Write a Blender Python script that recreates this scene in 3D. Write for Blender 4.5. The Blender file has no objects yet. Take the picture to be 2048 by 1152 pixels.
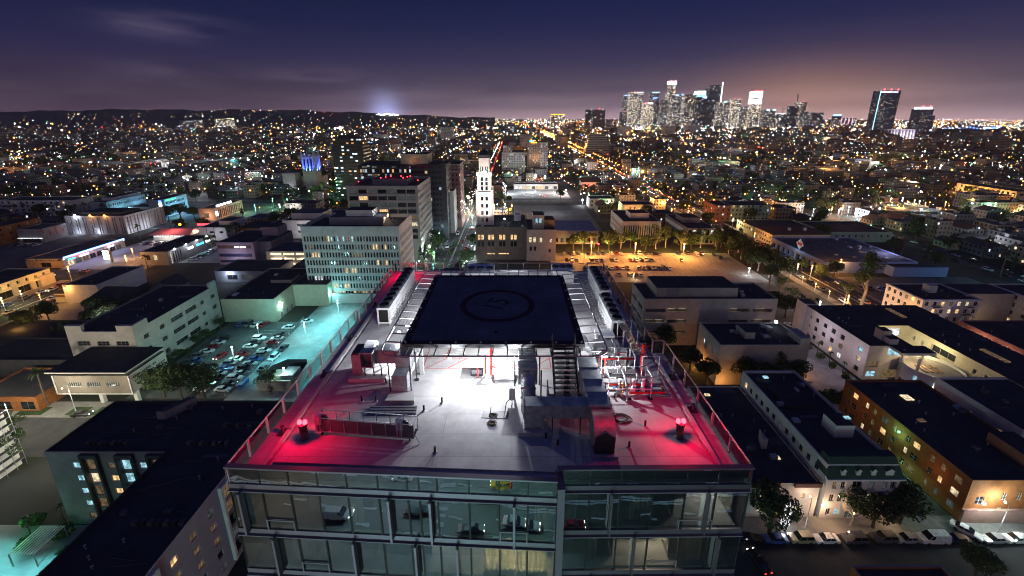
import bpy, math, random
from mathutils import Vector
RND = random.Random(11)
COL = bpy.context.scene.collection
SC = bpy.context.scene
# camera station: 80 m above the street, looking north (+Y), pitched down
HC = 80.0
FPX, CX, CY = 840.0, 1024.0, 470.0
PITCH = math.atan((470 - 233) / 840.0)
CP, SP = math.cos(PITCH), math.sin(PITCH)
def at(px, py, z=0.0):
    """survey helper: where the sight line through a photo point meets height z"""
    x, y = (px - CX) / FPX, (py - CY) / FPX
    t = (HC - z) / (SP + y * CP)
    return Vector((x * t, (CP - y * SP) * t, z))
def gauss(c): return c
def lin(r, g, b):
    f = lambda c: (c / 255 / 12.92) if c <= 10 else ((c / 255 + .055) / 1.055) ** 2.4
    return (f(r), f(g), f(b))
# ------------------------------------------------------------------ materials
M = {}
def nt(m):
    m.use_nodes = True
    return m.node_tree.nodes, m.node_tree.links
def mat(name, col, rough=.8, metal=0., var=.25, scale=.6, spec=.3, bump=0., dirt=None, coat=0.):
    if name in M: return M[name]
    m = bpy.data.materials.new(name); n, l = nt(m); p = n['Principled BSDF']
    p.inputs['Roughness'].default_value = rough; p.inputs['Metallic'].default_value = metal
    p.inputs['Specular IOR Level'].default_value = spec
    p.inputs['Coat Weight'].default_value = coat
    col = tuple(col) + (1,)
    if var > 0:
        g = n.new('ShaderNodeNewGeometry'); t = n.new('ShaderNodeTexNoise')
        t.inputs['Scale'].default_value = scale; t.inputs['Detail'].default_value = 5; t.inputs['Roughness'].default_value = .65
        l.new(g.outputs['Position'], t.inputs['Vector'])
        r = n.new('ShaderNodeMapRange'); r.inputs['From Min'].default_value = .3; r.inputs['From Max'].default_value = .7
        r.inputs['To Min'].default_value = 1 - var; r.inputs['To Max'].default_value = 1 + var
        l.new(t.outputs['Fac'], r.inputs['Value'])
        x = n.new('ShaderNodeVectorMath'); x.operation = 'SCALE'; x.inputs[0].default_value = col[:3]
        l.new(r.outputs['Result'], x.inputs['Scale'])
        out = x.outputs[0]
        if dirt:
            t2 = n.new('ShaderNodeTexNoise'); t2.inputs['Scale'].default_value = scale * .22; t2.inputs['Detail'].default_value = 6
            l.new(g.outputs['Position'], t2.inputs['Vector'])
            r2 = n.new('ShaderNodeMapRange'); r2.inputs['From Min'].default_value = .48; r2.inputs['From Max'].default_value = .66
            l.new(t2.outputs['Fac'], r2.inputs['Value'])
            mx = n.new('ShaderNodeMix'); mx.data_type = 'RGBA'
            l.new(r2.outputs['Result'], mx.inputs['Factor']); l.new(out, mx.inputs['A']); mx.inputs['B'].default_value = tuple(dirt) + (1,)
            out = mx.outputs['Result']
        l.new(out, p.inputs['Base Color'])
        if bump:
            b = n.new('ShaderNodeBump'); b.inputs['Strength'].default_value = bump; b.inputs['Distance'].default_value = .05
            l.new(t.outputs['Fac'], b.inputs['Height']); l.new(b.outputs['Normal'], p.inputs['Normal'])
    else:
        p.inputs['Base Color'].default_value = col
    M[name] = m
    return m
def glow(name, col, s, sample=False):
    if name in M: return M[name]
    m = bpy.data.materials.new(name); n, l = nt(m)
    p = n['Principled BSDF']; p.inputs['Base Color'].default_value = (.02, .02, .02, 1)
    p.inputs['Emission Color'].default_value = tuple(col) + (1,); p.inputs['Emission Strength'].default_value = s
    m.cycles.emission_sampling = 'AUTO' if sample else 'NONE'
    M[name] = m
    return m
def litwin(name, col, s, sc=1.3):
    """a lit room behind a window: brightness varies like curtains and furniture"""
    m = bpy.data.materials.new(name); n, l = nt(m); p = n['Principled BSDF']
    p.inputs['Base Color'].default_value = (.03, .03, .03, 1); p.inputs['Roughness'].default_value = .15
    g = n.new('ShaderNodeNewGeometry'); t = n.new('ShaderNodeTexNoise'); t.inputs['Scale'].default_value = sc; t.inputs['Detail'].default_value = 3
    l.new(g.outputs['Position'], t.inputs['Vector'])
    r = n.new('ShaderNodeMapRange'); r.inputs['From Min'].default_value = .35; r.inputs['From Max'].default_value = .65
    r.inputs['To Min'].default_value = s * .25; r.inputs['To Max'].default_value = s
    l.new(t.outputs['Fac'], r.inputs['Value'])
    p.inputs['Emission Color'].default_value = tuple(col) + (1,); l.new(r.outputs['Result'], p.inputs['Emission Strength'])
    m.cycles.emission_sampling = 'NONE'
    M[name] = m
def winwall(name, wall, cw=3., ch=3.3, fw=.5, fh=.5, prob=.15, es=1.2, cool=.4, glass=(.015, .018, .025), z0=0., warm=(1, .52, .2)):
    """facade whose windows (some lit) follow a grid in metres; used where a window is only a pixel or two"""
    m = bpy.data.materials.new(name); n, l = nt(m); p = n['Principled BSDF']
    def mth(op, a, b=None):
        k = n.new('ShaderNodeMath'); k.operation = op
        for i, q in enumerate((a, b)):
            if q is None: continue
            if isinstance(q, (int, float)): k.inputs[i].default_value = q
            else: l.new(q, k.inputs[i])
        return k.outputs[0]
    g = n.new('ShaderNodeNewGeometry'); oi = n.new('ShaderNodeObjectInfo')
    c = n.new('ShaderNodeVectorMath'); c.operation = 'CROSS_PRODUCT'; l.new(g.outputs['True Normal'], c.inputs[0]); c.inputs[1].default_value = (0, 0, 1)
    d = n.new('ShaderNodeVectorMath'); d.operation = 'DOT_PRODUCT'; l.new(g.outputs['Position'], d.inputs[0]); l.new(c.outputs[0], d.inputs[1])
    s = n.new('ShaderNodeSeparateXYZ'); l.new(g.outputs['Position'], s.inputs[0])
    u = mth('DIVIDE', d.outputs['Value'], cw); v = mth('DIVIDE', mth('SUBTRACT', s.outputs['Z'], z0), ch)
    fu = mth('ABSOLUTE', mth('SUBTRACT', mth('FRACT', u), .5)); fv = mth('ABSOLUTE', mth('SUBTRACT', mth('FRACT', v), .5))
    mask = mth('MULTIPLY', mth('LESS_THAN', fu, fw / 2), mth('LESS_THAN', fv, fh / 2))
    cm = n.new('ShaderNodeCombineXYZ'); l.new(mth('FLOOR', u), cm.inputs[0]); l.new(mth('FLOOR', v), cm.inputs[1])
    sn = n.new('ShaderNodeSeparateXYZ'); l.new(g.outputs['True Normal'], sn.inputs[0])
    l.new(mth('ADD', mth('MULTIPLY', oi.outputs['Random'], 91.), mth('MULTIPLY', mth('ROUND', sn.outputs[0]), 7.)), cm.inputs[2])
    w = n.new('ShaderNodeTexWhiteNoise'); w.noise_dimensions = '3D'; l.new(cm.outputs[0], w.inputs['Vector'])
    sc = n.new('ShaderNodeSeparateColor'); l.new(w.outputs['Color'], sc.inputs[0])
    lit = mth('LESS_THAN', w.outputs['Value'], prob)
    r = n.new('ShaderNodeValToRGB'); r.color_ramp.interpolation = 'CONSTANT'; e = r.color_ramp.elements
    e[0].position = 0; e[0].color = tuple(warm) + (1,); e[1].position = 1 - cool; e[1].color = (.75, .9, 1, 1)
    k = e.new((1 - cool) * .45); k.color = (1, .78, .5, 1)
    l.new(sc.outputs[1], r.inputs[0]); l.new(r.outputs[0], p.inputs['Emission Color'])
    l.new(mth('MULTIPLY', mth('MULTIPLY', mask, lit), mth('MULTIPLY', mth('ADD', sc.outputs[2], .25), es)), p.inputs['Emission Strength'])
    nz = n.new('ShaderNodeTexNoise'); nz.inputs['Scale'].default_value = .12; nz.inputs['Detail'].default_value = 4; l.new(g.outputs['Position'], nz.inputs['Vector'])
    vs = n.new('ShaderNodeVectorMath'); vs.operation = 'SCALE'; vs.inputs[0].default_value = wall; l.new(mth('ADD', nz.outputs[0], .5), vs.inputs['Scale'])
    mx = n.new('ShaderNodeMix'); mx.data_type = 'RGBA'; l.new(mask, mx.inputs['Factor']); l.new(vs.outputs[0], mx.inputs['A']); mx.inputs['B'].default_value = tuple(glass) + (1,)
    l.new(mx.outputs['Result'], p.inputs['Base Color'])
    l.new(mth('SUBTRACT', .85, mth('MULTIPLY', mask, .65)), p.inputs['Roughness'])
    m.cycles.emission_sampling = 'NONE'
    M[name] = m
mat('asphalt', (.042, .042, .046), .85, var=.3, scale=.35, dirt=(.06, .058, .056)); mat('concrete', (.3, .29, .27), .85, scale=.4, dirt=(.2, .19, .18))
mat('pavement', (.22, .21, .2), .9, scale=.8, dirt=(.15, .145, .14)); mat('earth', (.035, .034, .03), .95, scale=.08, dirt=(.02, .026, .016))
mat('lawn', (.03, .06, .018), .95, var=.45, scale=3.); mat('paint_white', (.72, .72, .7), .7, var=.3, scale=2.)
mat('roof_dark', (.05, .05, .053), .9, var=.35, scale=.25, dirt=(.032, .032, .036)); mat('roof_grey', (.1, .1, .105), .9, var=.3, scale=.3, dirt=(.07, .07, .075))
mat('roof_tile', (.1, .05, .04), .85, var=.3, scale=1.5); mat('roof_pale', (.3, .3, .33), .8, scale=.3)
mat('stucco', (.4, .36, .33), .9, var=.16, scale=.5, dirt=(.33, .3, .27)); mat('stucco_grey', (.27, .26, .28), .9, var=.16, scale=.5, dirt=(.2, .19, .2))
mat('white_wall', (.62, .6, .57), .85, var=.1, scale=.6, dirt=(.5, .48, .45)); mat('cream_wall', (.5, .46, .34), .9, var=.12, scale=.5)
mat('brown_wall', (.2, .165, .135), .9, var=.2, scale=.5); mat('dark_wall', (.05, .048, .055), .7, var=.3, scale=.4)
mat('brick_red', (.26, .1, .06), .9, var=.3, scale=1.2); mat('brick_orange', (.3, .11, .035), .9, var=.25, scale=.9); mat('brick_brown', (.15, .085, .07), .9, var=.3, scale=1.)
mat('green_wall', (.32, .4, .27), .9, var=.15); mat('teal_wall', (.3, .36, .36), .9, var=.15); mat('pink_wall', (.4, .24, .2), .9, var=.15)
mat('blue_wall', (.25, .32, .6), .85, var=.12); mat('blue_dark', (.02, .025, .09), .5, var=.1)
mat('dark_glass', (.012, .014, .018), .08, var=0, spec=.7); mat('frame_dark', (.03, .03, .032), .5, var=0); mat('frame_white', (.6, .6, .58), .6, var=0); mat('frame_grey', (.24, .23, .24), .5, var=0)
mat('steel', (.5, .51, .53), .35, .9, var=.12, scale=1.5); mat('galvanised', (.36, .38, .4), .55, .6, var=.3, scale=2.2); mat('dark_steel', (.07, .07, .075), .45, .6, var=.2, scale=2)
mat('black', (.012, .012, .012), .6, var=0); mat('red_paint', (.5, .03, .025), .5, var=.12, scale=2); mat('tank_orange', (.62, .09, .02), .4, var=.12, scale=2)
mat('white_metal', (.7, .71, .72), .5, var=.1, scale=2); mat('beige_metal', (.5, .47, .42), .55, var=.12, scale=2); mat('blue_metal', (.1, .22, .55), .4, var=.1); mat('brass', (.5, .3, .08), .4, .7, var=.2)
mat('bark', (.09, .065, .045), .95, var=.4, scale=3); mat('bark_pale', (.3, .27, .23), .9, var=.35, scale=1.5)
mat('leaf_dark', (.035, .055, .022), .8, var=.45, scale=.8); mat('leaf', (.055, .09, .028), .75, var=.45, scale=.8); mat('leaf_bright', (.09, .14, .035), .7, var=.4, scale=.8)
mat('rubber', (.015, .015, .016), .8, var=0); mat('chrome', (.6, .6, .62), .2, 1, var=0); mat('tan', (.35, .26, .17), .9, var=.2)
litwin('lit_warm', (1, .62, .27), 1.6); litwin('lit_cream', (1, .8, .5), 1.3); litwin('lit_white', (.95, .97, 1), 1.5); litwin('lit_cool', (.45, .85, 1), 1.1); litwin('lit_dim', (.8, .5, .25), .22); litwin('lit_grey', (.5, .6, .6), .12)
litwin('lit_garage', (1, .8, .5), 2.6, .3)
glow('lamp_orange', (1, .36, .06), 7); glow('lamp_white', (.85, .93, 1), 16); glow('lamp_green', (.25, 1, .5), 2.4); glow('lamp_warm', (1, .64, .26), 8); glow('lamp_red', (1, .03, .045), 12); glow('lamp_teal', (.25, 1, .9), 2.4)
glow('lamp_blue', (.12, .25, 1), 3.5); glow('tail_red', (1, .03, .02), 5); glow('head_white', (1, .95, .85), 9); glow('neon_blue', (.06, .25, 1), 4); glow('neon_red', (1, .05, .08), 3.2); glow('neon_white', (.8, .9, 1), 8); glow('neon_green', (.08, 1, .4), 2); glow('neon_teal', (.1, .8, .9), 2); glow('amber', (1, .4, .02), 3.5)
LITS = ['lit_warm', 'lit_warm', 'lit_cream', 'lit_cream', 'lit_white', 'lit_dim', 'lit_dim', 'lit_cool']
# ------------------------------------------------------------------ mesh building
class MB:
    def __init__(s): s.v = []; s.f = []; s.mi = []; s.mats = []; s.sm = []
    def _m(s, m):
        m = M[m] if isinstance(m, str) else m
        if m not in s.mats: s.mats.append(m)
        return s.mats.index(m)
    def face(s, pts, m, sm=False):
        i = len(s.v); s.v += [tuple(p) for p in pts]; s.f.append(tuple(range(i, i + len(pts)))); s.mi.append(s._m(m)); s.sm.append(sm); return s
    def box(s, x0, x1, y0, y1, z0, z1, m, top=None, skip=''):
        a, b, c, d = (x0, y0), (x1, y0), (x1, y1), (x0, y1)
        for k, (p, q) in zip('senw', ((a, b), (b, c), (c, d), (d, a))):
            if k not in skip: s.face([(*p, z0), (*q, z0), (*q, z1), (*p, z1)], m)
        if 't' not in skip: s.face([(*a, z1), (*b, z1), (*c, z1), (*d, z1)], top or m)
        if 'b' not in skip: s.face([(*d, z0), (*c, z0), (*b, z0), (*a, z0)], m)
        return s
    def cbox(s, x, y, z0, w, d, h, m, top=None): return s.box(x - w / 2, x + w / 2, y - d / 2, y + d / 2, z0, z0 + h, m, top)
    def prism(s, poly, z0, z1, m, top=None, bottom=True):
        k = len(poly)
        for i in range(k):
            p, q = poly[i], poly[(i + 1) % k]
            s.face([(*p, z0), (*q, z0), (*q, z1), (*p, z1)], m)
        s.face([(*p, z1) for p in poly], top or m)
        if bottom: s.face([(*p, z0) for p in reversed(poly)], m)
        return s
    def tube(s, pts, r, m, n=6, caps=True):
        pts = [Vector(p) for p in pts]; k = len(pts); rs = r if isinstance(r, (list, tuple)) else [r] * k
        base = len(s.v); mi = s._m(m); ref = None
        for i, p in enumerate(pts):
            d = (pts[min(i + 1, k - 1)] - pts[max(i - 1, 0)])
            d = d.normalized() if d.length > 1e-9 else Vector((0, 0, 1))
            if ref is None: ref = Vector((0, 0, 1)) if abs(d.z) < .9 else Vector((1, 0, 0))
            a = d.cross(ref).normalized(); b = d.cross(a).normalized(); ref = -b if False else ref
            for j in range(n):
                t = 2 * math.pi * (j + .5) / n; q = p + (a * math.cos(t) + b * math.sin(t)) * rs[i]; s.v.append(tuple(q))
        for i in range(k - 1):
            for j in range(n):
                s.f.append((base + i * n + j, base + i * n + (j + 1) % n, base + (i + 1) * n + (j + 1) % n, base + (i + 1) * n + j)); s.mi.append(mi); s.sm.append(n > 5)
        if caps:
            for e in (0, k - 1):
                s.f.append(tuple(base + e * n + j for j in range(n))); s.mi.append(mi); s.sm.append(False)
        return s
    def lathe(s, x, y, prof, m, n=14, sm=True):
        base = len(s.v); mi = s._m(m); k = len(prof)
        for r, z in prof:
            for j in range(n):
                t = 2 * math.pi * j / n; s.v.append((x + r * math.cos(t), y + r * math.sin(t), z))
        for i in range(k - 1):
            for j in range(n):
                s.f.append((base + i * n + j, base + i * n + (j + 1) % n, base + (i + 1) * n + (j + 1) % n, base + (i + 1) * n + j)); s.mi.append(mi); s.sm.append(sm)
        for e in (0, k - 1):
            if prof[e][0] > 1e-4: s.f.append(tuple(base + e * n + j for j in range(n))); s.mi.append(mi); s.sm.append(False)
        return s
    def cylx(s, x0, x1, y, z, r, m, n=12):   # cylinder along X
        return s.tube([(x0, y, z), (x1, y, z)], r, m, n)
    def ball(s, x, y, z, r, m, n=8):
        return s.lathe(x, y, [(r * math.sin(math.pi * i / 6) + 1e-5, z - r * math.cos(math.pi * i / 6)) for i in range(7)], m, n)
    def octa(s, x, y, z, r, m):
        b = len(s.v); mi = s._m(m)
        s.v += [(x + r, y, z), (x, y + r, z), (x - r, y, z), (x, y - r, z), (x, y, z + r), (x, y, z - r)]
        for i in range(4):
            for t in (4, 5): s.f.append((b + i, b + (i + 1) % 4, b + t)); s.mi.append(mi); s.sm.append(False)
        return s
    def build(s, name, parent=None, local=False):
        me = bpy.data.meshes.new(name)
        if parent is not None and not local:
            p = parent; o = Vector((0, 0, 0))
            while p is not None: o = o + p.location; p = p.parent
            v = [(a - o.x, b - o.y, c - o.z) for a, b, c in s.v]
        else: v = s.v
        me.from_pydata(v, [], s.f)
        for m in s.mats: me.materials.append(m)
        me.polygons.foreach_set('material_index', s.mi); me.polygons.foreach_set('use_smooth', s.sm)
        me.update()
        ob = bpy.data.objects.new(name, me); COL.objects.link(ob)
        if parent is not None: ob.parent = parent
        return ob
def tag(o, label=None, cat=None, group=None, kind=None):
    if label: o['label'] = label
    if cat: o['category'] = cat
    if group: o['group'] = group
    if kind: o['kind'] = kind
    return o
def thing(name, label, cat, loc=(0, 0, 0), group=None, rz=0.):
    o = bpy.data.objects.new(name, None); COL.objects.link(o); o.location = loc; o.rotation_euler = (0, 0, rz); o.empty_display_size = .3
    return tag(o, label, cat, group)
def dup(o, loc=None, rz=None, parent=None, mats=None):
    c = o.copy(); COL.objects.link(c)
    if parent is not None: c.parent = parent
    if loc is not None: c.location = loc
    if rz is not None: c.rotation_euler = (0, 0, rz)
    if mats and o.type == 'MESH':
        for i, s in enumerate(c.material_slots):
            nm = s.material.name
            if nm in mats: s.link = 'OBJECT'; s.material = M[mats[nm]]
    for ch in list(o.children): dup(ch, parent=c, mats=mats)
    return c
def light(loc, col, power, r=.25, parent=None, spot=None, aim=None, blend=.4):  # serves real lamps and also added fill lights that have no fixture
    if loc[1] > 60: power *= 2.3
    d = bpy.data.lights.new('lamp_or_fill_light', 'SPOT' if spot else 'POINT'); d.color = col; d.energy = power; d.shadow_soft_size = r
    o = bpy.data.objects.new('lamp_or_fill_light', d); COL.objects.link(o); o.location = loc
    if spot:
        d.spot_size = math.radians(spot); d.spot_blend = blend
        o.rotation_euler = (Vector(aim) - Vector(loc)).to_track_quat('-Z', 'Y').to_euler()
    if parent is not None:
        o.parent = parent; p = parent; off = Vector((0, 0, 0))
        while p is not None: off = off + p.location; p = p.parent
        o.location = Vector(loc) - off
    return o
ORANGE, WHITE, GREEN, TEAL, WARM, BLUE, RED, VIOLET = (1, .42, .1), (.86, .93, 1), (.3, 1, .5), (.22, .92, 1), (1, .72, .42), (.13, .2, 1), (1, .0, .05), (.82, .76, 1)
def text(body, size, m, loc, rot, parent, name='lettering', depth=.03, ext=1.):
    cu = bpy.data.curves.new('text', 'FONT'); cu.body = body; cu.size = size; cu.extrude = depth; cu.align_x = 'CENTER'; cu.align_y = 'CENTER'
    o = bpy.data.objects.new('text', cu); me = bpy.data.meshes.new_from_object(o); me.name = name
    bpy.data.objects.remove(o); bpy.data.curves.remove(cu)
    me.materials.clear(); me.materials.append(M[m])
    ob = bpy.data.objects.new(name, me); COL.objects.link(ob); ob.rotation_euler = rot; ob.scale = (ext, 1, 1)
    off = Vector((0, 0, 0)); p = parent
    while p is not None: off = off + p.location; p = p.parent
    ob.location = Vector(loc) - off; ob.parent = parent
    return ob
def wallgrid(mb, o, u, nrm, L, z0, z1, holes, depth, m):
    """a wall with real openings: holes are (u0,u1,z0,z1), reveals go depth metres in"""
    us = sorted({0., L} | {h[0] for h in holes} | {h[1] for h in holes}); zs = sorted({z0, z1} | {h[2] for h in holes} | {h[3] for h in holes})
    P = lambda a, z, d=0.: (o[0] + u[0] * a - nrm[0] * d, o[1] + u[1] * a - nrm[1] * d, z)
    for j in range(len(zs) - 1):
        zc = (zs[j] + zs[j + 1]) / 2; run = None
        hs = [h for h in holes if h[2] < zc < h[3]]
        for i in range(len(us) - 1):
            uc = (us[i] + us[i + 1]) / 2; inside = any(h[0] < uc < h[1] for h in hs)
            if not inside:
                if run is None: run = us[i]
            if (inside or i == len(us) - 2) and run is not None:
                e = us[i] if inside else us[i + 1]
                mb.face([P(run, zs[j]), P(e, zs[j]), P(e, zs[j + 1]), P(run, zs[j + 1])], m); run = None
    for a, b, c, d in holes:
        mb.face([P(a, c), P(a, c, depth), P(a, d, depth), P(a, d)], m); mb.face([P(b, c), P(b, d), P(b, d, depth), P(b, c, depth)], m)
        mb.face([P(a, c), P(b, c), P(b, c, depth), P(a, c, depth)], m); mb.face([P(a, d), P(a, d, depth), P(b, d, depth), P(b, d)], m)
    return P
def winpart(P, h, d, glass, frame, bars=(1, 0)):
    mb = MB(); a, b, c, e = h
    mb.face([P(a, c, d), P(b, c, d), P(b, e, d), P(a, e, d)], glass)
    t = .07; q = d - .04
    if frame:
        def bar(u0, u1, z0, z1): mb.face([P(u0, z0, q), P(u1, z0, q), P(u1, z1, q), P(u0, z1, q)], frame)
        bar(a, a + t, c, e); bar(b - t, b, c, e); bar(a + t, b - t, c, c + t); bar(a + t, b - t, e - t, e)
        for i in range(bars[0]): x = a + (b - a) * (i + 1) / (bars[0] + 1); bar(x - t / 2, x + t / 2, c + t, e - t)
        for i in range(bars[1]): z = c + (e - c) * (i + 1) / (bars[1] + 1); q -= .004; bar(a + t, b - t, z - t / 2, z + t / 2)
    return mb
def grid(L, n, w, m, zs, h):
    """n openings of width w per storey, sills at zs, margin m at both ends"""
    if n == 1: return [((L - w) / 2, (L + w) / 2, z, z + h) for z in zs]
    st = (L - 2 * m - w) / (n - 1)
    return [(m + st * i, m + st * i + w, z, z + h) for z in zs for i in range(n)]
def facade(T, wall, o, u, nrm, L, z0, z1, wm, holes, depth=.18, frame='frame_grey', lit=.12, bars=(1, 0), name='window', pick=None):
    P = wallgrid(wall, o, u, nrm, L, z0, z1, holes, depth, wm)
    jobs = []
    for i, h in enumerate(holes):
        g = pick(i, h) if pick else None
        if g is None: g = RND.choice(LITS) if RND.random() < lit else ('dark_glass' if RND.random() < .8 else 'lit_grey')
        jobs.append((P, h, depth - .01, g, frame, bars, name))
    return jobs
def emit_windows(T, jobs, cap=100):
    jobs.sort(key=lambda j: -(j[1][1] - j[1][0]) * (j[1][3] - j[1][2]))
    for P, h, d, g, fr, bars, nm in jobs[:cap]: winpart(P, h, d, g, fr, bars).build(nm, T)
    if len(jobs) > cap:
        mb = MB()
        for P, h, d, g, fr, bars, nm in jobs[cap:]:
            a, b, c, e = h; mb.face([P(a, c, d), P(b, c, d), P(b, e, d), P(a, e, d)], g)
        tag(mb.build('window', T), kind='stuff')
def bld(name, label, x0, x1, y0, y1, h, wall='stucco', roof='roof_dark', cat='building', z0=0., S=None, E=None, W=None, par=.5, cap=None, frame='frame_grey', depth=.18, lit=.12, bars=(1, 0), group=None, pick=None, units=0, cornice=0.):
    T = thing(name, label, cat, (x0, y0, z0), group); mb = MB(); jobs = []
    kw = dict(depth=depth, frame=frame, lit=lit, bars=bars, pick=pick)
    jobs += facade(T, mb, (x0, y0), (1, 0), (0, -1), x1 - x0, z0, h, wall, S or [], **kw)
    jobs += facade(T, mb, (x1, y0), (0, 1), (1, 0), y1 - y0, z0, h, wall, E or [], **kw)
    jobs += facade(T, mb, (x0, y0), (0, 1), (-1, 0), y1 - y0, z0, h, wall, W or [], **kw)
    mb.face([(x0, y1, z0), (x1, y1, z0), (x1, y1, h), (x0, y1, h)], wall)
    t = .3; c = cap or wall
    a = [(x0, y0), (x1, y0), (x1, y1), (x0, y1)]; b = [(x0 + t, y0 + t), (x1 - t, y0 + t), (x1 - t, y1 - t), (x0 + t, y1 - t)]
    for i in range(4):
        j = (i + 1) % 4
        mb.face([(*a[i], h), (*a[j], h), (*b[j], h), (*b[i], h)], c); mb.face([(*b[i], h), (*b[j], h), (*b[j], h - par), (*b[i], h - par)], wall)
    if cornice: mb.box(x0 - cornice, x1 + cornice, y0 - cornice, y0 - .003, h - .6, h - .1, wall); mb.box(x0 - cornice, x0 - .003, y0, y1, h - .6, h - .1, wall); mb.box(x1 + .003, x1 + cornice, y0, y1, h - .6, h - .1, wall)
    mb.build('wall', T)
    r = MB().face([(*p, h - par) for p in b], roof)
    r.build('roof', T)
    emit_windows(T, jobs)
    for k in range(units):
        u = MB(); x = RND.uniform(x0 + 2, x1 - 2); y = RND.uniform(y0 + 2, y1 - 2); w = RND.uniform(.9, 1.8)
        u.cbox(x, y, h - par, w, w * RND.uniform(.8, 1.5), RND.uniform(.6, 1.2), RND.choice(['white_metal', 'galvanised', 'beige_metal']))
        u.cbox(x + w * .2, y, h - par, w * 1.3, .3, .25, 'dark_steel'); u.build('air_unit', T)
    return T
ORD = ['nearest', 'second', 'third', 'fourth', 'fifth', 'sixth', 'seventh', 'eighth', 'ninth', 'tenth', 'eleventh', 'twelfth', 'thirteenth', 'fourteenth', 'fifteenth', 'sixteenth', 'seventeenth', 'eighteenth', 'nineteenth', 'twentieth']
def nth(i):
    if i < 20: return ORD[i]
    t = ['twenty', 'thirty', 'forty', 'fifty', 'sixty', 'seventy', 'eighty', 'ninety'][min((i + 1) // 10 - 2, 7)]; k = (i + 1) % 10
    return {'twenty': 'twentieth', 'thirty': 'thirtieth', 'forty': 'fortieth', 'fifty': 'fiftieth', 'sixty': 'sixtieth', 'seventy': 'seventieth', 'eighty': 'eightieth', 'ninety': 'ninetieth'}[t] if k == 0 else t + '-' + ['', 'first', 'second', 'third', 'fourth', 'fifth', 'sixth', 'seventh', 'eighth', 'ninth'][k]
# ------------------------------------------------------------------ the glass tower and everything on its roof
mat('deck', (.5, .49, .5), .75, var=.1, scale=.9, dirt=(.43, .42, .43)); mat('curb', (.42, .41, .42), .8, var=.12)
mat('spandrel', (.16, .145, .17), .45, .5, var=.1); mat('pad', (.13, .14, .17), .8, var=.14, scale=.3); mat('pad_mark', (.045, .02, .028), .85, var=.2, scale=2)
mat('rail', (.42, .36, .36), .5, .3, var=.1); mat('deck_red', (.5, .05, .05), .8, var=.3, scale=4); mat('stain', (.07, .06, .055), .9, var=.5, scale=4)
def glass_mat(name, tint, refl, wav=.012):
    m = bpy.data.materials.new(name); n, l = nt(m); out = n['Material Output']; n.remove(n['Principled BSDF'])
    t = n.new('ShaderNodeBsdfTransparent'); t.inputs[0].default_value = tint + (1,)
    g = n.new('ShaderNodeBsdfGlossy'); g.inputs['Roughness'].default_value = .0; g.inputs[0].default_value = (.85, .95, .95, 1)
    ge = n.new('ShaderNodeNewGeometry'); z = n.new('ShaderNodeTexNoise'); z.inputs['Scale'].default_value = .5; z.inputs['Detail'].default_value = 1.5
    l.new(ge.outputs['Position'], z.inputs['Vector'])
    b = n.new('ShaderNodeBump'); b.inputs['Strength'].default_value = 1; b.inputs['Distance'].default_value = wav; l.new(z.outputs[0], b.inputs['Height']); l.new(b.outputs[0], g.inputs['Normal'])
    x = n.new('ShaderNodeMixShader'); x.inputs[0].default_value = refl
    l.new(t.outputs[0], x.inputs[1]); l.new(g.outputs[0], x.inputs[2]); l.new(x.outputs[0], out.inputs[0]); M[name] = m
glass_mat('facade_glass', (.5, .57, .57), .46, .006); glass_mat('rail_glass', (.62, .68, .68), .16, .002)
def seams(m, step, width, dark, rot=0.):
    """welded sheet or panel joints: thin darker lines every `step` metres across and along"""
    n, l = M[m].node_tree.nodes, M[m].node_tree.links; p = n['Principled BSDF']; src = p.inputs['Base Color'].links[0].from_socket
    g = n.new('ShaderNodeNewGeometry'); b = n.new('ShaderNodeTexBrick'); b.inputs['Scale'].default_value = 1; b.inputs['Brick Width'].default_value = step[0]; b.inputs['Row Height'].default_value = step[1]; b.inputs['Mortar Size'].default_value = width; b.inputs['Mortar Smooth'].default_value = .4
    b.inputs['Color1'].default_value = (1, 1, 1, 1); b.inputs['Color2'].default_value = (.86, .86, .87, 1); b.inputs['Mortar'].default_value = (dark,) * 3 + (1,); l.new(g.outputs['Position'], b.inputs['Vector'])
    x = n.new('ShaderNodeMix'); x.data_type = 'RGBA'; x.blend_type = 'MULTIPLY'; x.inputs['Factor'].default_value = 1; l.new(src, x.inputs['A']); l.new(b.outputs['Color'], x.inputs['B']); l.new(x.outputs['Result'], p.inputs['Base Color'])
    t = n.new('ShaderNodeTexNoise'); t.inputs['Scale'].default_value = .35; t.inputs['Detail'].default_value = 8; t.inputs['Roughness'].default_value = .7; l.new(g.outputs['Position'], t.inputs['Vector'])
    r = n.new('ShaderNodeMapRange'); r.inputs['From Min'].default_value = .35; r.inputs['From Max'].default_value = .62; r.inputs['To Min'].default_value = .68; r.inputs['To Max'].default_value = 1.; l.new(t.outputs[0], r.inputs['Value'])
    y = n.new('ShaderNodeMix'); y.data_type = 'RGBA'; y.blend_type = 'MULTIPLY'; y.inputs['Factor'].default_value = 1; l.new(x.outputs['Result'], y.inputs['A']); l.new(r.outputs['Result'], y.inputs['B']); l.new(y.outputs['Result'], p.inputs['Base Color'])
seams('deck', (9, 1.9), .022, .62); seams('pad', (3.5, 3.6), .025, .6)
ZR = 60.0; ZT = 61.1
A, B = Vector((-16.08, 19.11)), Vector((2.45, 18.14)); C_, D = Vector((2.53, 18.94)), Vector((13.5, 19.04))
TW = thing('glass_apartment_tower', 'tall glass curtain-wall tower with a pale floodlit roof deck, filling the foreground', 'tower', (-1.5, 36, 0))
ZF = [59.6, 56.35, 53.2, 50.05, 46.9]
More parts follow.
